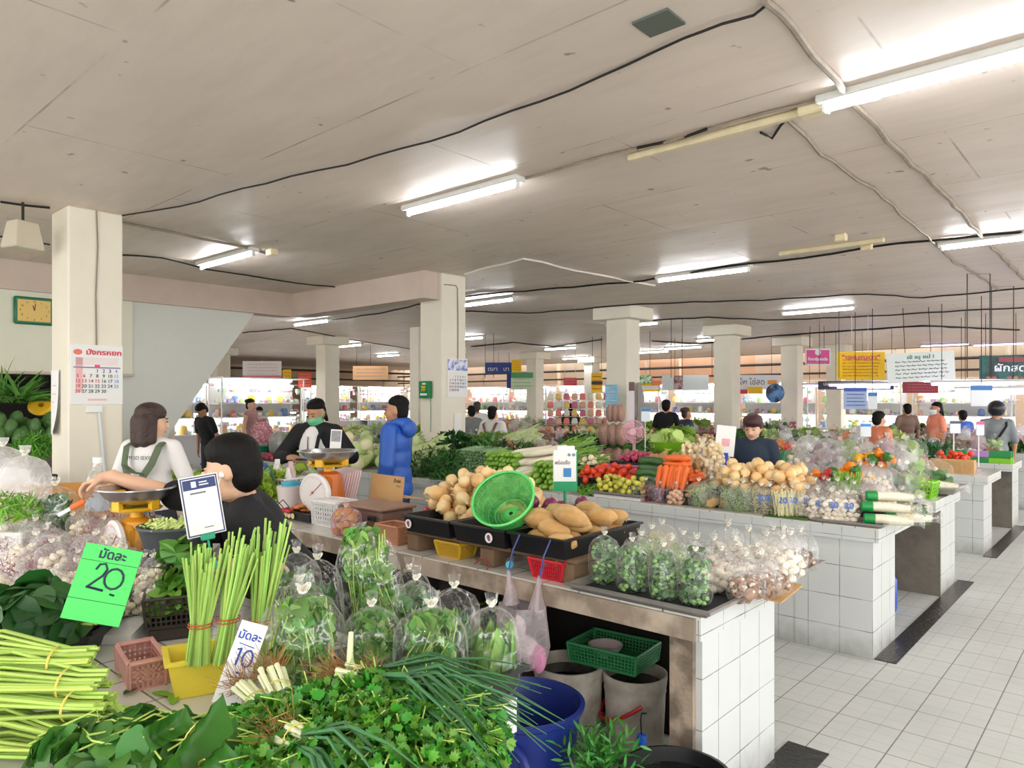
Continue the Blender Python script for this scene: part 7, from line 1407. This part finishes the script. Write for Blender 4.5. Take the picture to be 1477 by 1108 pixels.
# ---- hanging signs
def sign(label, u0, v0, u1, v1, d, col, rods=(.2, .8), txt=None, tm=None, fit=.7, size=.4, marks=0, mm=None, roll=0, panel=None, name='hanging_sign', cat='sign', rodm=None, ty=.15, edge=None, rz=0):
    a, b = atd(u0, v0, d), atd(u1, v1, d); w = (atd(u1, v0, d) - a).length; h = a.z - b.z; c = (a + b) / 2
    o = thing(name, label, cat, c, (0, roll, YAW + rz)); mb = MB(); mb.box((0, 0, 0), (w, .015, h)); PN = mb.build('panel', col, o, smooth=False)
    if edge: mb = MB(); [mb.box((sx * (w / 2 - .015), -.009, 0), (.03, .003, h)) for sx in (-1, 1)]; [mb.box((0, -.009, sz * (h / 2 - .015)), (w, .003, .03)) for sz in (-1, 1)]; mb.build('border', edge, o, smooth=False)
    if panel: mb = MB(); mb.box((w * panel[0], -.009, h * panel[1]), (w * panel[2], .003, h * panel[3])); mb.build('printed_area', panel[4], PN, smooth=False)
    if txt: text(txt, h * size, PN, m=tm, loc=(0 if not panel or len(panel) < 6 else w * panel[5], -.012, h * ty), fit=w * fit, bold=h * .008)
    if marks:
        mb = MB(); r = random.Random(int(u0))
        for k in range(marks):
            z = h * (.5 - (k + 1.0) / (marks + 1)) - (h * .16 if txt else 0) * (1 - k / max(1, marks)); x = -w * .38
            if txt and z > h * (ty - size * .45): continue
            while x < w * .36: L = w * r.uniform(.03, .09); mb.tube([(x, -.011, z), (x + L * .3, -.011, z + h * .035), (x + L * .6, -.011, z - h * .01), (x + L, -.011, z + h * .02)], h * .012, 4); x += L * 1.35
        mb.build('script_marks', mm or M_INK, PN)
    for f in rods or (): MB().tube([(w * (f - .5), 0, h / 2 - .01), (w * (f - .5), 0, 3.25 - c.z)], .0055, 5).build('hanger_rod', rodm or MBLK, o)
    return o
PK, YW, WB, DKB = GR('pink board', 226, 84, 160), GR('yellow board', 248, 200, 20), GR('white banner', 226, 234, 232), mat('dark green banner', rgb(44, 60, 66), .6, col2=rgb(40, 100, 96), cs=5)
o = sign('pink hanging sign with white border and round white emblem', 1161, 503, 1198, 527, 15.5, PK, txt='foodpanda', tm=M_PAPER, size=.28, ty=-.12, fit=.78, marks=5, mm=G('pale pink ink', (248, 200, 226)), edge=M_PAPER, rods=(.2, .75)); mb = MB(); mb.lathe([(.065, 0), (.065, .004)], 18, TR((0, -.009, .1), (PI / 2, 0, 0))); mb.build('emblem', M_PAPER, o)
sign('yellow hanging sign with red and pink Thai heading', 1207, 508, 1276, 547, 13.5, YW, txt='"เจญญดา"', tm=G('heading pink', (226, 96, 110)), size=.22, ty=.3, fit=.8, marks=6, mm=G('orange ink', (214, 140, 60)), rods=(.31, .65), rodm=MWHITE)
sign('white handwritten banner hanging beside the yellow sign', 1279, 508, 1377, 550, 12.3, WB, txt='เจ๊ ณุ แม่ !', tm=G('faded ink', (120, 150, 146)), size=.15, ty=.33, fit=.4, marks=5, mm=G('grey ink', (86, 100, 108)), roll=-.05, rods=(.28, .66))
o = sign('dark banner reading fresh vegetables in white Thai letters', 1413, 513, 1500, 547, 13.2, DKB, txt='ผักสด', tm=G('white letter', (236, 240, 250)), size=.42, ty=-.04, fit=.52, rods=(.1, .6), panel=(0.02, .33, .42, .2, G('dark red plaque', (150, 60, 70))))
mb = MB(); [mb.ball((x, -.012, -.19), (.05, .012, .03), 8, 6) for x in (-.4, -.3, -.02, .1, .2)]; mb.build('printed_vegetables', G('printed veg', (150, 110, 90), isl=.5, hue=.2), o)
sign('long navy stall sign below the pink and yellow signs', 1180, 550, 1289, 562, 17, GR('navy board', 42, 48, 66), None, 'ปลา', M_PAPER, .1, .5, panel=(.1, -.2, .7, .3, MTUBEP, -.38)); sign('dark red stall board below the white banner', 1302, 551, 1353, 567, 17.5, GR('dark red board', 156, 40, 62), None, marks=3, mm=G('pale ink', (236, 190, 190)))  # violet strip on the navy sign is a glowing surface, not print
sign('white egg stall sign with Thai letters between the two capped columns', 1050, 541, 1124, 562, 18, GR('white board', 236, 236, 240), (.15, .85), 'อำไพ ไข่สด', G('grey letter', (120, 120, 130)), .62, .55, panel=(.36, .0, .18, .3, GR('orange print', 240, 160, 80), -.1), ty=0); sign('red strip board under the egg stall sign', 1062, 561, 1078, 568, 18.1, GR('red strip', 206, 70, 90), None); sign('small yellow card under the egg stall sign', 1079, 558, 1100, 568, 17.9, YW, None, marks=3, mm=G('olive ink', (150, 130, 30)))
sign('plain white hanging panel left of the middle capped column', 985, 541, 1022, 563, 19, WB, None); sign('plain white hanging panel beside the meat picture', 955, 541, 972, 563, 19, WB, None); sign('picture panel of red meat hanging from rods', 972, 543, 985, 562, 18.5, mat('meat print', rgb(120, 70, 76), .6, col2=rgb(210, 180, 180), cs=7), (.1, .9))
sign('yellow banner with a white strip behind the first capped column', 916, 553, 952, 565, 17, YW, None, panel=(0, .0, .9, .45, M_PAPER)); sign('small picture of green leaves above the yellow banner', 916, 541, 940, 553, 16.8, mat('leaf print', rgb(70, 150, 60), .6, col2=rgb(220, 236, 210), cs=12), (.1, .9)); sign('small orange strip sign beside the green leaf picture', 940, 549, 954, 555, 16.9, GR('orange strip', 240, 130, 90), None)
sign('blue hanging sign with white Thai letters', 700, 523, 738, 539, 24, GR('blue board', 62, 80, 160), (.5, .9), 'ตลา   บา', M_PAPER, .8, .5, ty=-.1); sign('yellow vertical card beside the blue sign', 738, 519, 752, 537, 23.5, YW, None, marks=4, mm=GR('orange text', 240, 120, 30)); sign('narrow dark blue upright board below the blue sign', 731, 539, 737, 560, 23.8, GR('blue upright', 40, 66, 150), None)
sign('pale green banner with dark green top below the yellow card', 737, 537, 769, 562, 23, GR('pale green banner', 196, 216, 180), None, marks=4, mm=GR('grey text', 130, 130, 120), panel=(0, .33, 1, .32, GR('green band', 80, 150, 90))); sign('small red hanging sign on two white rods', 813, 545, 832, 556, 19, GR('red board', 226, 84, 90), (.1, .9), marks=2, mm=M_PAPER, rodm=MWHITE); sign('yellow sign with a navy strip left of the first capped column', 853, 538, 869, 567, 18, YW, (.1, .9), panel=(0, -.0, 1, .16, GR('navy strip', 50, 50, 90)), marks=4, mm=GR('red text', 230, 130, 40))
sign('white banner with pink ends at the left, under the dark roof', 350, 521, 406, 545, 20.5, GR('pinkish white banner', 242, 236, 234), None, marks=4, mm=GR('pink text', 240, 170, 160), panel=(0, -.42, 1, .12, GR('pink band', 232, 130, 140))); sign('yellow upright card beside the white and pink banner', 408, 533, 420, 552, 20.3, YW, None, marks=3, mm=GR('orange text', 240, 120, 30)); sign('red sign with orange letters beside the capped column', 430, 537, 449, 559, 20, GR('red sign', 214, 70, 60), None, marks=5, mm=GR('peach letter', 250, 200, 140)); sign('orange white banner hung between the capped column and the second column', 509, 528, 560, 548, 21, GR('peach banner', 240, 190, 140), (.1, .5), marks=3, mm=GR('purple text', 150, 130, 170))
sign('light blue notice on the first capped column', 872, 555, 891, 590, 12.05, GR('light blue notice', 130, 200, 236), None, marks=8, mm=M_PAPER, name='notice_sheet', cat='notice', rz=-YAW); sign('long pinkish paper strip hung beside the first capped column', 907, 551, 915, 615, 11.7, GR('pink white strip', 230, 220, 230), None, name='paper_strip', cat='notice', panel=(0, .4, 1, .2, GR('brown photo', 110, 80, 80)))
o = thing('cloth_wrap', 'grey cloth draped down the first capped column', 'cloth', (-6.53, 10.62, 0)); mb = MB(); mb.tube([(0, 0, 1.95), (.02, .03, 1.7), (.03, 0, 1.45), (.0, .03, 1.2)], [.05, .09, .08, .11], 8, flat=.5); mb.build('cloth', GR('grey cloth', 150, 146, 142), o)
QW = GR('qr white board', 232, 238, 244)
for u0, v0, u1, v1, d, l, hc in ((1400, 556, 1431, 586, 11, 'white payment board with blue top hanging near the helmeted person', (60, 120, 190)), (1252, 566, 1265, 590, 12.5, 'small tilted blue and white payment card near the calendar', (60, 130, 190)), (1241, 611, 1256, 630, 8.9, 'blue edged payment card among the bagged goods', (60, 150, 220)), (1370, 607, 1385, 625, 8.8, 'dark edged payment card among the bags by the blue shirt', (80, 90, 110)), (1408, 608, 1419, 628, 8.6, 'pink edged payment card beside the helmeted person', (230, 90, 150)), (925, 589, 938, 608, 9.6, 'white payment card with blue top behind the lime green bowl', (60, 130, 190))): sign(l, u0, v0, u1, v1, d, QW, (.5,) if d > 10 else None, panel=(0, .38, 1, .22, GR('sign head ' + l[:9] + str(u0), *hc)), name='payment_sign', cat='sign', edge=None)
for u, v, d in ((1245, 630, 8.9), (1377, 625, 8.8), (1413, 628, 8.6), (931, 608, 9.6)): p = atd(u, v, d); single('sign_stick', MB().tube([(0, 0, ZC - p.z), (0, 0, .03)], .007, 5), M_WHT, 'thin stick holding a payment card above the goods', 'stick', 'payment card sticks', loc=p + FV * .02)
sign('white card with a grey square held up beside the woman in navy', 1032, 614, 1060, 658, 6.1, M_PAPER, None, panel=(.02, -.05, .4, .25, GR('pale pink print', 226, 200, 206)), name='payment_sign', cat='sign', roll=.1); p = atd(1044, 660, 6.1); single('card_stand', MB().box((0, 0, -.13), (.07, .03, .34), bev=.005), GR('blue stand', 30, 80, 190), 'blue plastic stand below the card beside the woman in navy', 'stand', loc=p, rot=(0, 0, YAW), smooth=False)
o = sign('small blue calendar hanging deep in the right half', 1217, 559, 1250, 590, 13, GR('pale blue calendar', 170, 190, 230), (.5,), marks=5, mm=GR('calendar text', 100, 120, 180), panel=(0, .4, 1, .16, GR('calendar head', 60, 100, 190)), name='wall_calendar', cat='calendar')
c = atd(1118, 567, 15); single('round_sign', MB().ball((0, 0, 0), (.2, .05, .2), 18, 10), mat('round print', rgb(30, 34, 50), .5, col2=rgb(90, 140, 200), cs=5), 'round dark sign beside the fourth capped column', 'sign', loc=c, rot=(0, 0, YAW))
# empty hanger frames of thin rods
for i, (u0, u1, v0, d) in enumerate(((968, 984, 496, 14), (1027, 1060, 500, 16), (1395, 1428, 455, 9), (1430, 1462, 470, 10), (700, 712, 512, 17), (1182, 1210, 484, 12.5))):
    a, b = atd(u0, v0, d), atd(u1, v0, d); z1 = atd(u0, 545, d).z; mb = MB(); dv = b - a; mb.tube([(0, 0, z1 - 3.24), (0, 0, 0), dv, dv + V((0, 0, z1 - 3.24))], .006, 5); single('hanger_frame', mb, MBLK, 'thin black hanger rods hanging from the ceiling', 'hanger', 'ceiling hanger rods', loc=(a.x, a.y, 3.24))
# ---- far stalls with lit shelves
MSTW = G('stall white', (240, 240, 240), rough=.5); MSTL = emitter('stall lamp', (1.0, .97, .92), 14)
PKM = []
for i, c in enumerate(((236, 200, 120), (230, 130, 120), (240, 240, 236), (150, 190, 120), (210, 170, 140), (120, 150, 200), (240, 214, 90), (200, 110, 130), (226, 226, 210))): mb = MB(); mb.box((0, 0, .09), (.16, .14, .18), bev=.03, taper=.85); PKM.append(mb.mesh('packet', [GR('packet %d' % i, *c)], True))
PKN = ['tan', 'coral', 'white', 'green', 'beige', 'blue', 'yellow', 'rose', 'cream']
def far_stall(i, x, y, rz, w=2.3):
    o = thing('market_stall', 'far lit stall with white shelves along the back of the hall', 'stall', (x, y, .002), rz, 'far lit stalls'); [MB().tube([(sx * w / 2, sy_, 0), (sx * w / 2, sy_, 2.2)], .02, 5).build('post', MWHITE, o) for sx in (-1, 1) for sy_ in (-.35, .35)]
    MB().tube([(-w * .45, -.1, 1.16), (w * .45, -.1, 1.16)], .02, 6).build('lamp_tube', MSTL, o)  # under-shelf tube added to make the stall brighter
    for z in (.8, 1.2, 1.55): mb = MB(); mb.box((0, .1 if z > .9 else 0, z), (w, .5 if z > .9 else .8, .025)); mb.build('shelf', MSTW, o, smooth=False)
    mb = MB(); mb.box((0, .37, 1.1), (w, .02, 2.2)); mb.build('back_panel', MSTW, o, smooth=False); mb = MB(); mb.box((0, -.33, .4), (w, .02, .8)); mb.build('front_panel', GR('stall front', 214, 214, 220), o, smooth=False); mb = MB(); mb.box((0, -.05, 2.21), (w + .1, .9, .03)); mb.build('roof', MSTW, o, smooth=False); mb = MB(); mb.tube([(-w * .4, -.1, 2.16), (w * .4, -.1, 2.16)], .03, 6); mb.build('lamp_tube', MSTL, o)
    c, s = math.cos(rz), math.sin(rz)
    for z in (.815, 1.215, 1.565):
        k = -w / 2 + .12
        while k < w / 2 - .1:
            j = R6.randrange(9); yy = -.2 if z < .9 else .05; one('packet', PKM[j], (x + k * c - yy * s, y + k * s + yy * c, z), rz, R6.uniform(.8, 1.25), PKN[j] + ' packet on the white shelves of a far stall', 'packet', PKN[j] + ' packets on far stalls'); k += R6.uniform(.3, .6)
FS = [(-1.2 - 2.6 * i, 22.9, 0) for i in range(9)] + [(-24.5, 22 - 2.7 * i, PI / 2) for i in range(5)]
for i, (x, y, r_) in enumerate(FS): far_stall(i, x, y, r_)
far_stall(20, -17.5, 6.9, PI / 2); far_stall(21, -17.5, 9.6, PI / 2); FS += [(-17.5, 6.9, PI / 2), (-17.5, 9.6, PI / 2)]
mb = MB()
for x, y, r_ in FS:
    c, s = math.cos(r_), math.sin(r_)
    for k in range(150):
        q, z = R6.uniform(-1.2, 1.2), R6.choice((.82, .82, .98, 1.22, 1.22, 1.58, 1.58, 1.85, 2.0)); yy = R6.uniform(-.36, -.05) if z < 1 else R6.uniform(-.1, .3); e = R6.uniform(.03, .075); p = (x + q * c - yy * s, y + q * s + yy * c, z + e * .8)
        if R6.random() < .5: mb.ball(p, (e, e, e * .8), 6, 4)
        else: mb.box(p, (e * 1.5, e * 1.5, e * 1.6), rz=R6.random())
tag(mb.build('assorted_goods', mat('assorted goods', rgb(232, 206, 178), .5, isl=.3, hue=.9)), 'crowd of small assorted goods filling the far lit stalls', 'goods', None, 'stuff')
# tarpaulins, beams and pipes beyond the end of the ceiling
TARP = [G('peach tarpaulin', (230, 200, 174), rough=.7, nz=.12, ns=1.5, bump=.3, bs=2), G('tan tarpaulin', (214, 194, 168), rough=.7, nz=.15, ns=1.5), G('orange tarpaulin', (228, 180, 146), rough=.7, nz=.12, ns=1.5)]
for i in range(11): mb = MB(); w = 3.0; mb.box((0, 0, 0), (w, .02, 1.9 if i % 2 else 1.5)); single('tarpaulin', mb, TARP[(i * 2 + i // 3) % 3], ('peach', 'tan', 'orange')[(i * 2 + i // 3) % 3] + ' tarpaulin hung beyond the far end of the ceiling', 'tarpaulin', ('peach', 'tan', 'orange')[(i * 2 + i // 3) % 3] + ' tarpaulins beyond the ceiling', loc=(3 - 3.05 * i, 25.4 + .2 * (i % 2), 3.1), rot=(.06, 0, 0), smooth=False)
for i in range(7): mb = MB(); mb.box((0, 0, 0), (.02, 3.0, 1.5 + .3 * (i % 2))); single('tarpaulin', mb, TARP[(i + 1) % 3], ('peach', 'tan', 'orange')[(i + 1) % 3] + ' tarpaulin hung over the far left stalls', 'tarpaulin', ('peach', 'tan', 'orange')[(i + 1) % 3] + ' tarpaulins on the left', loc=(-32.2 + .1 * (i % 3), 24 - 3.05 * i, 3.0), smooth=False)
for z, r_ in ((2.55, .04), (2.9, .05), (3.3, .05), (3.75, .07)): struct(MB().tube([(4, 24.9, z), (-33, 24.9, z)], r_, 6).build('beam', GR('dark steel', 70, 60, 54))); struct(MB().tube([(-26.6, 25, z), (-26.6, 2, z)], r_, 6).build('beam', GR('dark steel', 70, 60, 54)))
for i in range(13): struct(MB().tube([(3 - 3 * i, 24.95, 0), (3 - 3 * i, 24.95, 4.6)], .06, 8).build('pillar_post', GR('post cream', 226, 214, 196)))
for i in range(8): struct(MB().tube([(-26.7, 24 - 3.05 * i, 0), (-26.7, 24 - 3.05 * i, 4.6)], .06, 8).build('pillar_post', GR('post cream', 226, 214, 196)))
mb = MB(); mb.box((-12, 27.2, 2.3), (50, .1, 4.6)); struct(mb.build('wall_back', G('far wall', (222, 200, 176), rough=.8, nz=.1, ns=.6), smooth=False)); mb = MB(); mb.box((-30.5, 12, 2.3), (.1, 34, 4.6)); struct(mb.build('wall_far_left', G('far wall', (222, 200, 176)), smooth=False))
struct(MB().tube([(0, 0, 1.2), (0, 0, 3.2)], .05, 10).build('drain_pipe', GR('blue pipe', 90, 170, 206), loc=tuple(aty(600, 500, 10.6)[:2]) + (0,)), 'light blue drain pipe standing beside a thin far column', 'pipe')
# purple tinted stall tubes on the right
for u, v, d, l in ((1245, 555, 16.5, 'violet tube lamp under the yellow sign'), (1420, 553, 11.5, 'long violet tube lamp under the dark banner'), (1450, 562, 12.5, 'second violet tube lamp lower under the dark banner'), (1440, 567, 13.5, 'third violet tube lamp behind the white payment board'), (1205, 556, 17, 'violet tube lamp at the column side of the navy sign')):
    c = atd(u, v, d); o = thing('fluorescent_lamp', l, 'lamp', c, 0, None); mb = MB(); mb.tube([(-.75, 0, 0), (.75, 0, 0)], .025, 8); mb.build('tube', MTUBEP, o); mb = MB(); mb.box((0, 0, .04), (1.55, .07, .04)); mb.build('housing', MWHITE, o, smooth=False); mb = MB(); [MB().tube([(s * .6, 0, .05), (s * .6, 0, 3.25 - c.z)], .005, 4).build('hanger_rod', MBLK, o) for s in (-1, 1)]
# hanging packet rack behind the yam bundles
o = thing('display_rack', 'wire rack of small pink and purple packets left of the first capped column', 'rack', atd(840, 620, 14.75), YAW); zc = o.location.z; mb = MB()
for k in range(5): mb.tube([(-.75, 0, .1 + .17 * k), (.75, 0, .1 + .17 * k)], .006, 4)
for s in (-1, 1): mb.tube([(s * .75, 0, -zc), (s * .75, 0, .85)], .012, 5)
mb.build('wire_frame', MWHITE, o); B0 = o.location.copy()
for k in range(5):
    for i in range(9): j = (0, 7, 4, 1, 8)[(i + k) % 5]; one('packet', PKM[j], B0 + RV * (-.66 + .165 * i) - FV * .05 + V((0, 0, -.06 + .17 * k)), YAW, (.8, .5, .75), PKN[j] + ' packet hanging on the wire rack', 'packet', PKN[j] + ' packets on the wire rack')
# ================================================================== people
M_BLKT = G('black cotton', (24, 24, 27), rough=.85, nz=.3, ns=8, bump=.25, bs=14); M_WTEE = G('white cotton', (236, 234, 232), rough=.85, bump=.25, bs=14); M_BLUJ = G('blue nylon', (38, 88, 178), rough=.45, nz=.08, ns=8); M_NAVY = G('navy cotton', (38, 52, 70), rough=.85, bump=.2, bs=14)
M_OLV = G('olive strap', (92, 106, 80), rough=.8)
# -- seated man in black reaching over the scale
hip = V((-2.65, 1.6, 0)); rz1 = YAW - PI / 2 - .05
wr = atd(122, 680, 2.98); wl = atd(338, 815, 2.62)
o, HM, U, ew, RL = person('man in a black T-shirt with white earphones reaching out his right arm, seen in profile', hip, rz1, 1.74, 'short', HAIRB, SKIN, M_BLKT, 'half', vox=.007, lean=.38, twist=.4, sit=.735, head_at=atd(332, 676, 2.74), head=(.1, 0, .08), wr_world=(wr, wl, -RV + V((0, 0, -.3)), -RV + FV * .1 - V((0, 0, .3))), handn=(V((0, 0, 1)) - RV * .5, V((0, 0, 1))), hints=((.2, .3, -1), (.1, .5, -1)), curl=1.05, build=1.08, detail=True, infl=.02)
mb = MB()
for z in (1.215, 1.185): mb.tube([U((.186 * math.cos(t), .122 * math.sin(t), z)) for t in [PI * i / 14 - PI * .5 for i in range(16)]], .0035, 5)
mb.build('chest_stripes', M_WHT, o); mb = MB(); mb.ball((.082, -.002, -.014), (.008, .01, .012), 8, 6, M=HM); mb.tube([HM @ V(q) for q in ((.086, -.006, -.025), (.088, -.02, -.06), (.085, -.035, -.11), (.07, -.05, -.17), (.05, -.08, -.24))], .0018, 5); mb.build('earphone', M_WHT, o)
for i in range(2): e = ew[i][0]; s0 = U((-.178, .005, 1.345)) if i == 0 else U((.178, .005, 1.345)); mb = MB(); mb.lathe([(.06, -.004), (.062, 0), (.06, .004)], 18, Matrix.Translation(s0.lerp(e, .98)) @ align(e - s0), cap0=False, cap1=False); mb.build('sleeve_edge', M_WHT, o)
single('bar_stool', MB().lathe([(.16, 0), (.14, .05), (.12, .56), (.17, .58), (.17, .62)], 20), MWD, 'round stool under the man in black', 'stool', loc=(hip.x, hip.y, .002))
# -- woman in white seen from behind
p = aty(219, 600, 1.98); o, HM, U, ew, RL = person('woman in a white T-shirt with crossed olive apron straps, seen from behind', (p.x, 1.98, 0), YAW + PI - .1, 1.63, 'bob', HAIRN, SKIN, M_WTEE, 'short', vox=.01, head=(.05, 0, -.75), build=.93, infl=.012, hands=((-.2, -.2, .95), (.2, -.2, .95)))
mb = MB()
mb.tube([U(q) for q in ((.1, .0, 1.405), (.115, .10, 1.36), (.105, .138, 1.25), (.07, .142, 1.1), (.06, .135, .98))], .024, 6, flat=.2); mb.tube([U(q) for q in ((-.105, .0, 1.405), (-.115, .10, 1.36), (-.09, .143, 1.25), (.0, .150, 1.12), (.07, .142, .97))], .026, 6, flat=.2); mb.tube([U(q) for q in ((.11, .138, 1.24), (.03, .152, 1.19), (-.04, .15, 1.18))], .024, 6, flat=.2)
mb.build('apron_straps', M_OLV, o); text("I'M SO SEXY", .035, o, name='shirt_print', m=M_INK, loc=tuple(U((.0, .146, 1.285))), rot=(PI / 2, 0, PI), fit=.16)
# -- woman with a green mask using a phone
p = aty(459, 600, 3.78); wrs = [atd(412, 660, depth(p) - .28), atd(470, 664, depth(p) - .30)]
o, HM, U, ew, RL = person('woman in a black jacket with a green face mask looking down at a phone', (p.x, 3.78, 0), YAW - .25, 1.66, 'pony', HAIRB, SKIN2, M_BLKT, 'long', vox=.01, head=(.3, 0, -.12), lean=.06, wr_world=(wrs[0], wrs[1], RV * .8 - FV * .3, -RV * .75 - FV * .35), hints=((-.9, .3, -.7), (.9, .3, -.7)), mask=G('green face mask', (110, 196, 150), rough=.7), shirt_name='jacket', infl=.03, curl=.7, build=1.08)
mb = MB(); A = RL.copy(); A.translation = U((0, -.055, 1.15)); mb.ball((0, 0, 0), (.145, .115, .26), 18, 12, M=A); mb.build('white_shirt', M_WTEE, o); mb = MB(); mb.tube([U(q) for q in ((.09, -.02, 1.41), (.1, -.14, 1.32), (.07, -.168, 1.15), (.06, -.16, 1.0))], .018, 6, flat=.3); mb.tube([U((0, -.158, 1.32)), U((0, -.173, 1.2)), U((0, -.165, 1.02))], .006, 5, flat=.5); mb.build('bag_strap', M_BLKT, o)
q = (wrs[0] + wrs[1]) / 2 - FV * .05; box_thing('mobile_phone', 'black phone held by the masked woman', 'phone', q + V((0, 0, -.005)), YAW - .3, (.14, .07, .012), M_BLKP)
# -- man in the blue jacket
p = aty(572, 600, 4.05); o, HM, U, ew, RL = person('man in a bright blue hooded jacket standing in the aisle, looking aside', (p.x, 4.05, 0), YAW - PI / 2 - .3, 1.69, 'crop', HAIRB, SKIN2, M_BLUJ, 'long', vox=.01, head=(-.02, 0, .1), infl=.024, build=.95, hands=((-.22, -.1, .82), (.22, -.06, .84)), shirt_name='jacket')
mb = MB(); mb.tube([U(q) for q in ((-.09, -.06, 1.39), (-.1, .05, 1.42), (0, .1, 1.415), (.1, .05, 1.42), (.09, -.06, 1.39))], [.03, .04, .05, .04, .03], 8); mb.ball(U((0, .12, 1.36)), (.11, .06, .08), 12, 8); hb = mb.build('hood', M_BLUJ, o); remesh(hb, .012, 3); mb = MB(); mb.tube([U((-.04, -.1, 1.37)), U((0, -.125, 1.33)), U((.04, -.1, 1.37))], .008, 5); mb.build('orange_lining', G('orange lining', (230, 110, 50)), o)
# -- woman in navy behind the onions
p = aty(1086, 600, 6.22); o, HM, U, ew, RL = person('short haired woman in a navy shirt with olive collar looking down behind the onions', (p.x, 6.22, 0), YAW - .45, 1.52, 'bowl', mat('dark auburn hair', rgb(64, 30, 34), .4, nz=.3, ns=60, bump=.5, bs=90), SKIN, M_NAVY, 'short', vox=.01, head=(.25, 0, -.15), infl=.022, headscale=1.04)
mb = MB(); mb.tube([U((.078 * math.cos(t), .066 * math.sin(t) + .004, 1.385 - .018 * math.sin(-t))) for t in [PI * i / 10 for i in range(21)]], .011, 6); mb.build('collar', M_OLV, o)
# -- smaller people farther away
def far(label, u, d, rzo, H=1.62, hair='short', hm=None, shirt=None, sleeve='short', **k):
    p = atd(u, 577, d); return person(label, (p.x, p.y, 0), YAW + rzo, H, hair, hm, k.pop('skin', SKIN2), shirt, sleeve, vox=.018, face=k.pop('face', False), **k)
far('man in a black T-shirt bending over goods below the stair flight', 302, 12.2, -.5, 1.62, 'short', None, M_BLKT, lean=.25, head=(.4, 0, 0), face=True)
far('woman in a mauve sleeveless top with hair tied up, far left', 362, 14.2, -.9 + PI / 2 + .7, 1.68, 'bun', HAIRB, G('mauve cotton', (176, 130, 132), rough=.8), 'none', skin=SKIN, face=True)
far('person with a white face mask behind the woman in mauve', 374, 16.5, 0, 1.5, 'short', None, G('pale cotton', (220, 214, 210)), mask=M_PAPER, face=True)
p_ = far('man in a white shirt with brown apron straps, back turned, beside the second column', 711, 10.9, PI - .5, 1.56, 'crop', None, M_WTEE, skin=SKIN, infl=.024); o, HM, U, ew, RL = p_
mb = MB(); mb.tube([U(q) for q in ((.1, .0, 1.405), (.115, .11, 1.36), (.06, .146, 1.2), (-.06, .14, 1.0))], .022, 6, flat=.25); mb.tube([U(q) for q in ((-.1, .0, 1.405), (-.115, .11, 1.36), (-.06, .146, 1.2), (.06, .14, 1.0))], .022, 6, flat=.25); mb.build('apron_straps', G('brown strap', (130, 96, 84), rough=.8), o)
far('person in a grey patterned shirt, dark hair, directly right of the second column', 680, 13.2, PI + .2, 1.55, 'short', None, G('grey patterned', (120, 126, 122), nz=.4, ns=20)); far('dark haired person in white standing behind the grey patterned shirt', 688, 14.6, PI, 1.62, 'short', HAIRN, M_WTEE)
far('dark haired person glimpsed above the packet rack', 823, 19, PI, 1.56, 'short', None, M_BLKT); far('man in a black T-shirt seen from behind, between two capped columns', 961, 13.6, PI - .4, 1.66, 'short', None, M_BLKT); far('woman with brown hair tied back in a dark top beside the man in black', 990, 13.0, -PI / 2 + PI + .3, 1.52, 'bun', HAIRN, G('dark blue cotton', (50, 56, 90)))
far('man with dark hair in an orange shirt among the bagged goods', 1268, 9.9, PI / 2 + .3, 1.50, 'short', None, G('orange cotton', (240, 140, 100)), skin=SKIN); far('man in a brown shirt with his back turned, under the white banner', 1308, 14.2, PI, 1.58, 'crop', None, G('brown cotton', (128, 100, 84))); far('woman in an orange top with a ponytail and a white mask', 1350, 12.6, -PI / 2, 1.62, 'pony', HAIRB, G('coral cotton', (246, 150, 116)), mask=M_PAPER, face=True)
far('person in a bright blue shirt bending beyond the orange top', 1388, 13.6, PI, 1.46, 'short', None, G('royal blue cotton', (40, 100, 190))); o, HM, U, ew, RL = far('person in a grey shirt and black helmet seen from behind at the right', 1437, 10.4, PI - .3, 1.62, 'helmet', G('helmet black', (34, 36, 42), rough=.2), G('grey cotton', (118, 124, 128)), 'half')
mb = MB(); mb.tube([U(q) for q in ((-.12, .02, 1.39), (-.09, .13, 1.3), (.0, .14, 1.15), (.12, .12, 1.0))], .016, 6, flat=.4); mb.build('shoulder_strap', M_BLKT, o)
finish_modifiers()
